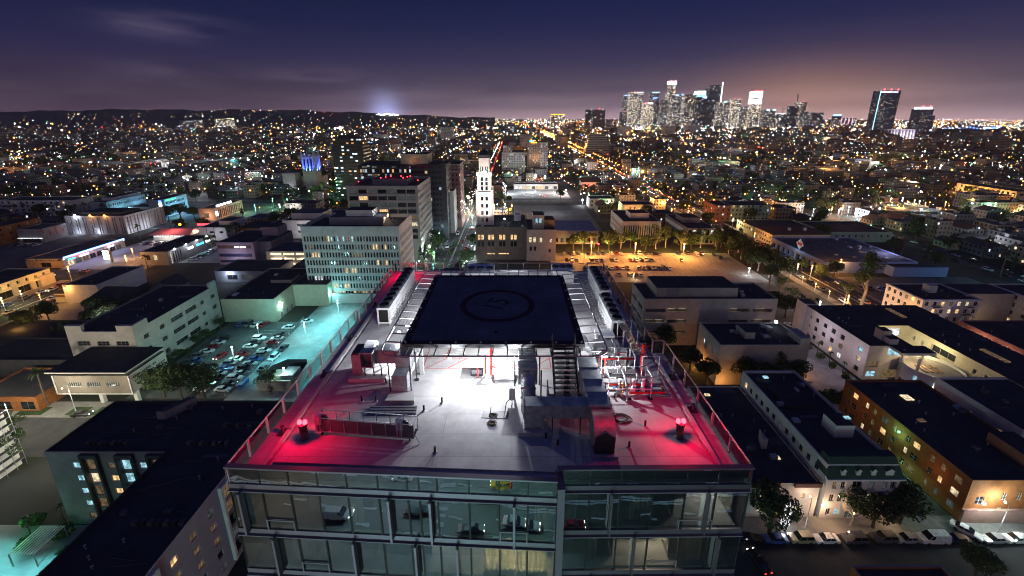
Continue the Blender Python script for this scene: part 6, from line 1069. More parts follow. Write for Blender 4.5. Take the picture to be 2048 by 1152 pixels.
def car(name, kind, paint, label, loc=(0, 0, 0), rz=0., lights='off', group=None, cat=None):
    T = thing(name, label, cat or kind, loc, group, rz); prof, (a, b, c, d, z0, z1), L = PROF[kind]; w = .88 if kind in ('sedan',) else .95; pm = 'paint_' + paint
    mb = MB(); k = len(prof)
    def ring(y, s): return [(x * (1 if s == 1 else .985), y, z if s == 1 else z * .995 + .002) for x, z in prof]
    rows = [[(x * .985, -w, z) for x, z in prof], [(x, -w + .08, z + (.0 if z < .5 else .03)) for x, z in prof], [(x, w - .08, z + (.0 if z < .5 else .03)) for x, z in prof], [(x * .985, w, z) for x, z in prof]]
    for r in range(3):
        for i in range(k): j = (i + 1) % k; mb.face([rows[r][i], rows[r][j], rows[r + 1][j], rows[r + 1][i]], pm)
    mb.face(rows[0], pm); mb.face(rows[3], pm)
    wt = w - .2; mb.face([(c, -wt, z1), (d, -wt, z1), (d, wt, z1), (c, wt, z1)], pm); wb = w - .07
    for s in (-1, 1):
        for x in (a, (a + b) / 2, b):
            xt = c + (d - c) * (x - a) / (b - a); mb.face([(x - .05, s * wb, z0), (x + .05, s * wb, z0), (xt + .04, s * wt, z1 - .001), (xt - .04, s * wt, z1 - .001)], pm)
    mb.build('body', T, True)
    g = MB(); wb -= .012
    if kind == 'van':
        m2 = MB()
        for s in (-1, 1): m2.face([(a, s * wb, z0), (.6, s * wb, z0), (.35, s * wt, z1), (c, s * wt, z1)], pm)
        m2.face([(a, -wb, z0), (a, wb, z0), (c, wt, z1), (c, -wt, z1)], pm); m2.build('cargo_panel', T, True)
        for s in (-1, 1): g.face([(.62, s * wb, z0), (b, s * wb, z0), (d, s * wt, z1 - .01), (.37, s * wt, z1 - .01)], 'car_glass')
    else:
        for s in (-1, 1): g.face([(a, s * wb, z0), (b, s * wb, z0), (d, s * wt, z1 - .01), (c, s * wt, z1 - .01)], 'car_glass')
        g.face([(a, -wb, z0), (a, wb, z0), (c, wt, z1 - .01), (c, -wt, z1 - .01)], 'car_glass')
    g.face([(b, -wb, z0), (b, wb, z0), (d, wt, z1 - .01), (d, -wt, z1 - .01)], 'car_glass'); g.build('windows', T, True)
    for x in (-L * .3, L * .3):
        for s in (-1, 1):
            wh = MB().tube([(x, s * (w - .2), .33), (x, s * (w + .02), .33)], .33, 'rubber', 14).build('wheel', T, True); MB().tube([(x, s * (w + .021), .33), (x, s * (w + .03), .33)], .2, 'chrome', 10).build('rim', wh, True)
    zl = .7 if kind == 'sedan' else .85; xf = max(x for x, z in prof); xr = min(x for x, z in prof)
    for s in (-.62, .62):
        MB().cbox(xf - .04, s, zl - .08, .12, .34, .15, 'head_white' if lights == 'on' else 'chrome').build('headlight', T, True); MB().cbox(xr + .04, s, zl - .02, .12, .3, .16, 'tail_red' if lights != 'off' else 'red_paint').build('taillight', T, True)
    return T
# row along the side street kerb, bottom right
row = [(1494, 1076, 'sedan', 'black', 'black car half hidden by the tower corner at the start of the kerb row'), (1545, 1076, 'sedan', 'blue', 'blue sedan parked at the kerb beside the round tree'), (1598, 1077, 'suv', 'tan', 'tan boxy minivan parked at the kerb below the street lamp'), (1649, 1080, 'sedan', 'white', 'white coupe parked at the kerb between the tan minivan and a dark estate'), (1705, 1080, 'suv', 'grey', 'dark grey estate car parked at the kerb under the bare-branched trees'), (1763, 1077, 'suv', 'grey', 'dim brownish SUV parked in tree shade at the kerb'), (1811, 1080, 'sedan', 'silver', 'silver hatchback parked at the kerb just left of the white cargo van'), (1862, 1080, 'van', 'white', 'white cargo van parked at the kerb of the side street'), (1910, 1082, 'sedan', 'black', 'black sedan with lit lamps parked just right of the white cargo van'), (1988, 1084, 'sedan', 'silver', 'silver sedan parked at the kerb near the right edge'), (2033, 1084, 'sedan', 'white', 'white sedan parked at the kerb at the very right edge')]
for px, py, kind, paint, lab in row:
    p = at(px, py); car('parked_car', kind, paint, lab, (p.x, 62.9 + RND.uniform(-.1, .1), .03), math.pi + RND.uniform(-.03, .03) if RND.random() < .6 else RND.uniform(-.03, .03), 'off', 'cars along the side street kerb')
p = at(1937, 1071, .14); car('parked_car', 'sedan', 'white', 'white sedan standing askew across the pavement, nose to the street', (p.x, p.y + .6, .14), math.radians(-52))
p = at(1520, 1133); car('moving_car', 'sedan', 'black', 'dark car with glowing red tail lights driving along the side street', (p.x, p.y + .5, .03), math.radians(100), 'on')
p = at(165, 831); car('moving_car', 'sedan', 'black', 'black car alone on the wide grey street at the left', (p.x, p.y, .03), math.radians(6), 'on')
p = at(38, 870); car('parked_car', 'sedan', 'white', 'pale car half lit beside the scaffolded building', (-107, 84.8, .03), 0.1)
# car park left: three rows
def lot(spots, group, rowname, order, protos, heading, zl=.07, jit=.06):
    for i, (x, y) in enumerate(spots):
        k, pnt = protos[i % len(protos)]
        key = (k, pnt)
        if key not in LOTP: LOTP[key] = car('parked_car', k, pnt, 'x', (x, y, zl), heading); T = LOTP[key]
        else: T = dup(LOTP[key], (x, y, zl), heading + RND.uniform(-jit, jit) + (math.pi if RND.random() < .4 else 0))
        T['label'] = '%s %s, %s from the %s in the %s' % ({'grey': 'charcoal'}.get(pnt, pnt), {'sedan': 'sedan', 'suv': 'SUV'}[k], nth(i) if order != 'left' or i else 'first', order, rowname); T['category'] = 'car'; T['group'] = group; T.location = (x, y, zl); T.rotation_euler = (0, 0, heading + RND.uniform(-jit, jit) + (math.pi if RND.random() < .4 else 0))
LOTP = {}
PR = [('sedan', 'white'), ('sedan', 'black'), ('suv', 'white'), ('sedan', 'grey'), ('suv', 'black'), ('sedan', 'silver'), ('sedan', 'blue'), ('suv', 'grey'), ('sedan', 'white'), ('sedan', 'red')]
lot([(-87.4, 109.6 + i * 2.75) for i in range(15) if i not in (9, 13)], 'cars in the dark car park', 'fence row of the dark car park', 'street end', PR, 0.0)
lot([(-94, 109.6 + i * 2.75) for i in range(12) if i not in (8,)], 'cars in the dark car park', 'middle row of the dark car park', 'street end', PR[2:] + PR[:2], 0.0)
lot([(-107.5 + (i % 2) * .3, 116 + i * 3.0) for i in range(9)], 'cars in the dark car park', 'hedge row of the dark car park', 'street end', PR[3:] + PR[:3], math.radians(15))
lot([(-98.5 - i * 3.1, 150.8) for i in range(4)], 'cars in the dark car park', 'back row of the dark car park', 'right', PR[::-1], math.radians(80))
lot([(-81.5, 121 + i * 6) for i in range(3)], 'cars on the teal car park deck', 'line inside the fence, teal deck', 'street end', [('sedan', 'grey'), ('suv', 'white'), ('sedan', 'black')], math.radians(82))
p = at(612, 638); lot([(-82.5, 153.5)], 'cars on the teal car park deck', 'corner by the warehouse, teal deck', 'right', [('sedan', 'white')], 0.2)
car('moving_car', 'sedan', 'red', 'car with glowing tail lights leaving down the aisle of the dark car park', (-100.5, 128, .07), math.radians(-98), 'on')
for i, (x, y) in enumerate(((-82.9, 111.5), (-82.9, 113.4))):
    t = thing('refuse_bin', ['blue refuse bin by the fence, nearer the street', 'blue refuse bin by the fence, farther from the street'][i], 'bin', (x, y, .05), 'refuse bins on the teal deck'); MB().box(x - .7, x + .7, y - .8, y + .8, .2, 1.3, 'blue_metal').build('body', t); MB().box(x - .75, x + .75, y - .85, y + .85, 1.302, 1.4, 'blue_metal').build('lid', t)
# orange-lit car park
lot([(31.5 + i * 2.85, 240.5) for i in range(30) if i not in (4, 9, 13, 14, 18, 21, 22, 23, 25, 27)], 'cars in the orange-lit car park', 'far row of the orange car park', 'left', PR, math.radians(90), .07)
lot([(31.5 + i * 2.85, 228.8) for i in range(18) if i not in (3, 4, 8, 11, 12)], 'cars in the orange-lit car park', 'second row of the orange car park', 'left', PR[1:] + PR[:1], math.radians(90), .07)
lot([(40 + i * 2.85, 215.6) for i in range(17) if i not in (2, 9)], 'cars in the orange-lit car park', 'middle row of the orange car park', 'left', PR[4:] + PR[:4], math.radians(90), .07)
lot([(44.3 + i * 2.85, 205.5) for i in range(9) if i not in (3, 5)], 'cars in the orange-lit car park', 'near row of the orange car park', 'left', PR[2:] + PR[:2], math.radians(90), .07)
lot([(97.5, 228.5), (111, 238.5), (121, 240), (122, 233)], 'cars in the orange-lit car park', 'right corner of the orange car park', 'left', PR[1:], math.radians(70), .07)
# kerb cars on the avenues and forecourts
lot([(148.3, 158 + i * 7.2) for i in range(10) if i not in (3,)], 'cars along the right avenue', 'line on the right avenue near kerb', 'front', PR, math.radians(90), .05)
lot([(161.9, 186 + i * 7.4) for i in range(12) if i not in (2, 6)], 'cars along the right avenue', 'line on the right avenue store kerb', 'front', PR[1:] + PR[:1], math.radians(90), .05)
lot([(168 + i * 3.4, 188 - (i % 3)) for i in range(9)], 'cars in the store car park', 'row below the blue store', 'left', PR[3:] + PR[:3], math.radians(88), .07)
lot([(168 + i * 3.6, 172) for i in range(6)], 'cars in the store car park', 'row behind the cream apartments', 'left', PR[1:] + PR[:1], math.radians(85), .07)
lot([(-221.5, 131 + i * 7.5) for i in range(9) if i not in (3,)], 'cars along the boulevard', 'arcade kerb of the boulevard', 'front', PR[2:] + PR[:2], math.radians(90), .05)
lot([(-240 + i * 3.3, 262 - (i % 2)) for i in range(8)], 'cars on the diner forecourt', 'row before the red-roofed diner', 'left', PR, math.radians(80), .07)
lot([(-184, 229 + i * 3.2) for i in range(7)], 'cars beside the grey lamp row', 'row beside the grey lamp row', 'front', PR[2:] + PR[:2], math.radians(8), .07)
lot([(-318 + i * 3.2, 258) for i in range(5)], 'cars before the shutter store', 'row before the grey shutter store', 'left', PR[4:] + PR[:4], math.radians(85), .07)
lot([(-168 + i * 3, 148 + (i % 2) * 4) for i in range(6)], 'cars behind the tan school', 'yard behind the tan school', 'left', PR[1:] + PR[:1], math.radians(75), .05)
lot([(96 + (i % 2) * 4.5, 107 + i * 4.2) for i in range(1)], 'cars by the courtyard complex', 'driveway left of the white complex', 'front', PR, math.radians(88), .07)
for nm, k, pnt, x, y, rz, lab in (('moving_car', 'sedan', 'silver', -212, 162, 92, 'pale car with lit lamps coming down the boulevard past the arcade'), ('moving_car', 'suv', 'red', -216, 150, -88, 'red-lit SUV seen from behind on the boulevard at the left edge'), ('moving_car', 'sedan', 'white', -208.5, 176, 90, 'white car driving up the boulevard beside the orange forecourt'), ('moving_car', 'sedan', 'white', -219.5, 186, -90, 'white car driving down the boulevard near the corner portal'),
        ('moving_car', 'sedan', 'white', -240, 204, 0, 'white car crossing the orange-lit junction'), ('moving_car', 'suv', 'grey', -228, 210, 180, 'dark SUV waiting at the orange-lit junction'),
        ('moving_car', 'sedan', 'white', -41, 255, -90, 'white car with bright lamps coming down the central avenue, nearest'), ('moving_car', 'suv', 'silver', -38, 285, -90, 'silver SUV coming down the central avenue beyond the nearest car'), ('moving_car', 'sedan', 'white', -41.5, 318, -90, 'white car at the far crossing of the central avenue'), ('moving_car', 'sedan', 'red', -29, 252, 90, 'red car going away up the central avenue, nearest the deco base'), ('moving_car', 'sedan', 'black', -32.5, 268, 90, 'black car with red tail lamps going away up the central avenue'), ('moving_car', 'suv', 'red', -29.5, 300, 90, 'red SUV farther up the central avenue beside the deco tower'),
        ('moving_car', 'suv', 'white', 157, 172, 92, 'white SUV leaving the junction on the right avenue'), ('moving_car', 'sedan', 'white', 170, 163, 20, 'white car turning with bright headlights near the cream apartments'), ('moving_car', 'sedan', 'red', 159, 285, 90, 'red car far up the right avenue by the tan hipped building'), ('moving_car', 'sedan', 'white', 110, 150, -70, 'white car curving down the ramp behind the parking structure')):
    car(nm, k, pnt, lab, (x, y, .05), math.radians(rz), 'on')
QC = [('sedan', 'white'), ('suv', 'silver'), ('sedan', 'black'), ('suv', 'white'), ('sedan', 'grey')]
for i in range(9):
    for x, rz, s in ((-41 - (i % 2) * 3, -90, 'coming down'), (-32 + (i % 2) * 3.4, 90, 'going up')):
        k, pnt = QC[(i + (rz > 0)) % 5]; car('moving_car', k, pnt, '%s %s with lit lamps %s the far half of the central avenue' % (nth(i), {'sedan': 'car', 'suv': 'SUV'}[k], s), (x, 335 + i * 17 + (i * 7 % 5), .05), math.radians(rz), 'on', 'traffic on the central avenue', cat='car')
lot([(256.5, 196 + i * 8.5) for i in range(11) if i not in (3, 7)], 'cars along the far right street', 'line on the dark street, left kerb', 'front', PR, math.radians(90), .05)
lot([(264, 201 + i * 9) for i in range(10) if i not in (2,)], 'cars along the far right street', 'line on the dark street, right kerb', 'front', PR[2:] + PR[:2], math.radians(90), .05)
# traffic the glass facade mirrors
for k, pnt, x, y, rz, lab in (('suv', 'yellow', -8.5, -38.5, 180, 'boxy yellow off-roader mirrored in the glass balustrade'), ('pickup', 'red', -10, -33.5, 180, 'dark red pickup mirrored in the top-floor glass'), ('sedan', 'black', -26, -30, 0, 'black sedan mirrored in the left half of the glass'), ('van', 'white', -40, -27.5, 0, 'white van mirrored near the left corner of the glass'), ('sedan', 'white', -3, -30, 0, 'white sedan mirrored low in the middle of the glass'), ('sedan', 'silver', -18, -42, 180, 'silver sedan mirrored high in the glass'), ('sedan', 'white', -31, -37.5, 180, 'white sedan mirrored left of the middle of the glass'), ('sedan', 'red', -24, -42.5, 180, 'red sedan mirrored above the black one in the glass'), ('suv', 'blue', -36, -42, 180, 'blue SUV mirrored at the upper left of the glass'), ('sedan', 'grey', -13, -27, 0, 'charcoal sedan mirrored low in the glass'), ('sedan', 'silver', -4, -60, 90, 'silver sedan mirrored on the cross street'), ('suv', 'white', -7.5, -55, -90, 'white SUV mirrored waiting at the crossing'), ('van', 'white', 8, -34, 180, 'white van mirrored in the right half of the glass'), ('sedan', 'red', 14, -28, 0, 'red sedan mirrored low in the right half of the glass')):
    car('mirrored_car', k, pnt, lab, (x, y, .06), math.radians(rz), 'on', cat='car')
# ------------------------------------------------------------------ street lamps
def lamp(x, y, h, glowm, col, power, label, arm=1.2, ang=0., head=.22, group='street lamps', z0=0., name='street_lamp', r=.3):
    T = thing(name, label, 'street lamp', (x, y, z0), group); c, s = math.cos(ang), math.sin(ang)
    MB().lathe(x, y, [(.16, z0), (.16, z0 + .5), (.09, z0 + .55), (.06, z0 + h)], 'steel', 8).build('pole', T)
    if arm: MB().tube([(x, y, z0 + h), (x + c * arm * .5, y + s * arm * .5, z0 + h + .25), (x + c * arm, y + s * arm, z0 + h + .2)], .04, 'steel', 5).build('arm', T)
    MB().ball(x + c * arm, y + s * arm, z0 + h + (.05 if arm else .2), head, glowm).build('globe', T)
    if power: light((x + c * arm, y + s * arm - head - .15, z0 + h - .3 - head), col, power, r, T)
    return T
for px, py, lab in ((678, 629, 'lamp post at the far right of the teal car park deck'), (612, 677, 'lamp post standing in the middle of the teal deck'), (573, 772, 'lamp post beside the rounded enclosure on the teal deck'), (568, 634, 'lamp post at the warehouse end of the wire fence'), (520, 680, 'lamp post half way along the wire fence'), (470, 728, 'lamp post near the street end of the wire fence')):
    p = at(px, py); lamp(p.x, p.y, 6.2, 'lamp_white', (.5, 1, .95), 750 if px > 560 else 900, lab, arm=.0, head=.2)
light((-79, 170, 5.4), TEAL, 600, .2)
for x, y, p in ((-70, 155, 2500), (-54, 155, 2300), (-64, 138, 3600), (-48, 142, 3300), (-76, 124, 3200), (-58, 120, 2600), (-77, 148, 3000), (-40, 125, 2200)): light((x, y, 9), TEAL, p, .4, None, 125, (x, y - .01, 0))
light((-92, 146, 8), TEAL, 900, .3); light((-98, 122, 9), (.3, .95, .8), 700, .3)
mb = MB().ball(-79.4, 170.8, 5.2, .35, 'lamp_teal'); tag(mb.build('wall_lamp'), 'brilliant teal wall lamp in the corner of the car park deck', 'wall lamp')
for px, py, h, lab in ((1183, 484, 8, 'orange street lamp at the left end of the tree row behind the orange-lit car park'), (1271, 487, 8, 'orange street lamp in the middle of the tree row behind the orange-lit car park'), (1368, 488, 8, 'orange street lamp at the right end of the tree row behind the orange-lit car park')):
    p = at(px, py, h); lamp(p.x, p.y - .5, h, 'lamp_orange', (1, .38, .08), 7000, lab, arm=0, head=.55)
for x, y, p in ((38, 226, 6200), (66, 222, 5800), (96, 228, 5000)): light((x, y, 11), (1, .36, .07), p, .6)
for x in (42, 58, 74, 96, 118): light((x, 245.4, 5.5), (1, .72, .18), 1500, .4)  # warm lights added to brighten the tree row, no fixtures
t = thing('traffic_signal', 'red traffic signal on a pole at the left of the orange-lit car park', 'traffic signal', (46, 238, 0)); p = at(1197, 488, 7); MB().tube([(p.x, p.y, 0), (p.x, p.y, 7.2)], .08, 'steel').build('pole', t); MB().cbox(p.x, p.y, 6.2, .5, .4, 1.4, 'black').build('housing', t); MB().ball(p.x, p.y - .4, 7.2, .5, 'lamp_red').build('lamp', t); light((p.x, p.y - 1.2, 7), RED, 500, .2, t)
L_ = [(1698, 591, 8, 'lamp_orange', ORANGE, 3000, 'orange street lamp at the near kerb of the right avenue'), (1625, 531, 8, 'lamp_orange', ORANGE, 3600, 'orange street lamp in the middle of the right avenue'), (1683, 519, 8, 'lamp_orange', ORANGE, 3000, 'orange street lamp on the corner of the blue store'), (1597, 528, 6, 'lamp_warm', WARM, 500, 'pinkish lamp under the trees beside the right avenue'), (1510, 466, 7, 'lamp_orange', ORANGE, 1500, 'orange lamp on the tan hipped building up the right avenue'), (1559, 472, 6, 'lamp_green', GREEN, 1500, 'green lamp on the corner of the blue store roof edge'), (1742, 450, 7, 'lamp_green', GREEN, 1800, 'bright green lamp among the houses beyond the blue store'), (1766, 457, 5, 'lamp_white', WHITE, 900, 'white lamp below the bright green one among the houses'), (1641, 603, 4, 'lamp_white', WHITE, 2600, 'brilliant white lamp on the small lot left of the right avenue'), (1499, 536, 4, 'lamp_white', WHITE, 500, 'small white lamp at the corner of the walled lot'), (1540, 540, 4, 'lamp_white', WHITE, 700, 'white lamp in the middle of the walled lot'), (1160, 612, 1, None, None, 0, '')]
for px, py, h, g, c, pw, lab in L_:
    if g: p = at(px, py, h); lamp(p.x, p.y, h - .25, g, c, pw, lab, arm=0, head=.32)
for i in range(7): lamp(144.6, 150 + i * 9, 3.2, 'lamp_warm', WARM, 130, nth(i) + ' low globe lamp along the near pavement of the right avenue', arm=0, head=.28, name='garden_lamp', group='globe lamps by the avenue')
for i, (px, py) in enumerate(((1367, 636), (1352, 641), (1268, 548), (1500, 585))): p = at(px, py, 3); lamp(p.x, p.y, 2.8, 'lamp_warm', (1, .7, .35), 220, ['small globe lamp in the trees beside the plain block', 'small globe lamp at the foot of the right railing trees', 'warm lamp at the near edge of the orange-lit car park', 'warm lamp on the retaining wall of the small lot'][i], arm=0, head=.2, name='garden_lamp')
for i, (px, py, lab) in enumerate(((1893, 790, 'low path lamp in the paved courtyard, left of the others'), (1880, 788, 'low path lamp in the middle of the paved courtyard'), (1900, 768, 'low path lamp by the planted wall of the courtyard'), (1942, 803, 'low path lamp at the far right of the courtyard'))): p = at(px, py, 1.2); lamp(p.x, p.y, 1.1, 'lamp_warm', (1, .72, .5), 60, lab, arm=0, head=.16, name='path_lamp', group='path lamps in the courtyard')
# side street lamps, bottom right
p = at(1612, 1062); lamp(p.x, p.y + .4, 7.2, 'lamp_warm', (1, .7, .5), 120, 'slim street lamp on the pavement before the mansard front', arm=1, ang=1.2, head=.2); p = at(2000, 1075); lamp(p.x, p.y + .5, 7.2, 'lamp_white', (.8, 1, .92), 900, 'slim street lamp on the pavement near the right edge', arm=1, ang=1.2, head=.2)
light((63.4, 65.6, 3.6), (1, .6, .35), 260, .15); light((68.5, 65.8, 3.4), (1, .6, .3), 110, .15); light((76.4, 65.8, 3.4), (1, .6, .3), 80, .15); tag(MB().ball(63.2, 67.2, 3.9, .28, 'lamp_warm').build('wall_lamp'), 'glowing pink-white wall lamp at the left corner of the mansard front', 'wall lamp'); light((52, 64.8, 5), (1, .6, .3), 160, .2)
light((100, 58, 9), (.75, 1, .9), 900, .4); light((75, 48, 10), (.9, .85, .8), 450, .4)
# left street lamps and the orange forecourt
lamp(-123, 100.5, 8.5, 'lamp_warm', (1, .95, .75), 700, 'tall pale lamp post leaning over the grass strip before the school', arm=1.5, ang=-1.5, head=.2); lamp(-152, 100.5, 8, 'lamp_warm', (1, .95, .75), 900, 'tall pale lamp post on the pavement at the left edge', arm=1.5, ang=-1.5, head=.2); light((-104, 90, 11), (1, .95, .7), 4200, .4); light((-132, 91, 11), (1, .95, .7), 3600, .4); light((-160, 91, 11), (1, .93, .7), 2500, .4)
for px, py, h, g, c, pw, lab in ((78, 590, 6, 'lamp_orange', ORANGE, 600, 'orange lamp post beside the boulevard with a drooping arm'), (87, 611, 3, 'lamp_orange', ORANGE, 500, 'low orange lamp on the forecourt wall'), (135, 533, 8, 'lamp_orange', ORANGE, 1500, 'orange lit signal mast at the boulevard junction'), (2, 596, 6, 'lamp_warm', (.9, 1, .3), 900, 'yellow-green lamp on the arcade at the left edge'), (40, 582, 5, 'lamp_warm', (1, .85, .5), 600, 'pair of warm lamps before the arcade'), (263, 497, 6, 'lamp_orange', ORANGE, 1300, 'orange lamp over the cross street right of the auto shop'), (250, 512, 7, 'lamp_orange', ORANGE, 1500, 'orange lamp at the corner of the grey lamp row'), (410, 645, 3.4, 'lamp_warm', (.9, 1, .35), 260, 'yellow-green wall lamp over the clipped bush by the tan school'), (318, 704, 3.2, 'lamp_green', (.15, 1, .3), 330, 'green lamp on the wall of the tan school above the hedge'), (363, 416, 6, 'lamp_white', (.6, .9, 1), 900, 'blue-white lamp right of the blue-lit offices'), (471, 366, 14, 'lamp_white', (.7, .85, 1), 2600, 'brilliant blue-white mast lamp on the far lot'), (545, 397, 8, 'lamp_green', GREEN, 2600, 'green lamp left in the row along the green street'), (574, 398, 8, 'lamp_green', GREEN, 2600, 'green lamp right in the row along the green street'), (509, 410, 8, 'lamp_teal', TEAL, 1800, 'teal lamp at the near end of the green street'), (408, 446, 3, 'lamp_orange', (1, .5, .5), 400, 'glowing star sign post by the diner')):
    p = at(px, py, h); lamp(p.x, p.y, h - .2, g, c, pw, lab, arm=0, head=.32 if py > 450 else .5)
light((-190, 150, 6), (1, .5, .1), 700, .3); light((-182, 140, 6), (1, .5, .1), 300, .3); light((-160, 150, 6), VIOLET, 700, .3); light((-205, 208, 8), ORANGE, 1500, .3); light((-250, 207, 8), ORANGE, 1800, .3)
# avenue and car park behind
for px, py, h, g, c, pw, lab in ((1011, 372, 9, 'lamp_white', WHITE, 9000, 'brilliant white flood lamp on the dark car park right of the art-deco tower'), (957, 531, 6, 'lamp_white', WHITE, 1500, 'white lamp on the avenue pavement behind the tower roof'), (868, 505, 6, 'lamp_green', (.5, 1, .5), 900, 'green-white lamp in the small tree by the avenue'), (866, 529, 5, 'lamp_teal', TEAL, 300, 'teal traffic signal at the near crossing of the avenue'), (879, 464, 7, 'lamp_teal', (.6, .95, 1), 1500, 'pale lamp before the narrow white block'), (914, 432, 7, 'lamp_teal', TEAL, 1500, 'teal signal left at the far crossing of the avenue'), (944, 431, 7, 'lamp_teal', TEAL, 1200, 'teal signal right at the far crossing of the avenue'), (938, 395, 8, 'lamp_white', WHITE, 1800, 'white lamp farther up the avenue'), (1090, 353, 9, 'lamp_white', (1, .9, .85), 9000, 'bright lamp cluster at the left of the far plaza'), (1072, 351, 9, 'lamp_white', WHITE, 5000, 'white lamp at the far left of the plaza'), (1016, 347, 9, 'lamp_green', GREEN, 3500, 'green lamp in the park behind the art-deco crown'), (1063, 335, 9, 'lamp_green', GREEN, 3000, 'green lamp at the park edge by the plaza'), (1150, 322, 9, 'lamp_white', WHITE, 4500, 'white lamp left of the green-lit tree belt'), (1172, 330, 9, 'lamp_white', WHITE, 4500, 'white lamp before the green-lit tree belt'), (1221, 336, 9, 'lamp_white', (.7, .9, 1), 6000, 'blue-white lamp over the far bright car park, left'), (1266, 338, 9, 'lamp_white', (.7, .9, 1), 6000, 'blue-white lamp over the far bright car park, right'), (1132, 380, 6, 'lamp_warm', (1, .75, .75), 1200, 'pink-white lamp over the side lane right of the dark car park'), (1165, 400, 5, 'lamp_white', WHITE, 1300, 'white lamp among trees by the side lane'), (1258, 378, 8, 'lamp_orange', ORANGE, 2600, 'orange lamp left of the far avenue'), (1285, 341, 9, 'lamp_orange', ORANGE, 3500, 'orange lamp at the crest of the far avenue')):
    p = at(px, py, h); lamp(p.x, p.y, h - .2, g, c, pw, lab, arm=0, head=min(.95, .0026 * p.y))
for i in range(7):
    for x, a, s in ((-49.5, 0, 'left'), (-21.8, math.pi, 'right')): lamp(x, 205 + i * 27, 8, 'lamp_white', (.75, .92, 1), 2000, '%s added pale street lamp from the front on the %s pavement of the central avenue' % (nth(i), s), arm=1.6, ang=a, head=.3, group='added central avenue lamps')  # lamps added to brighten the otherwise dark avenue
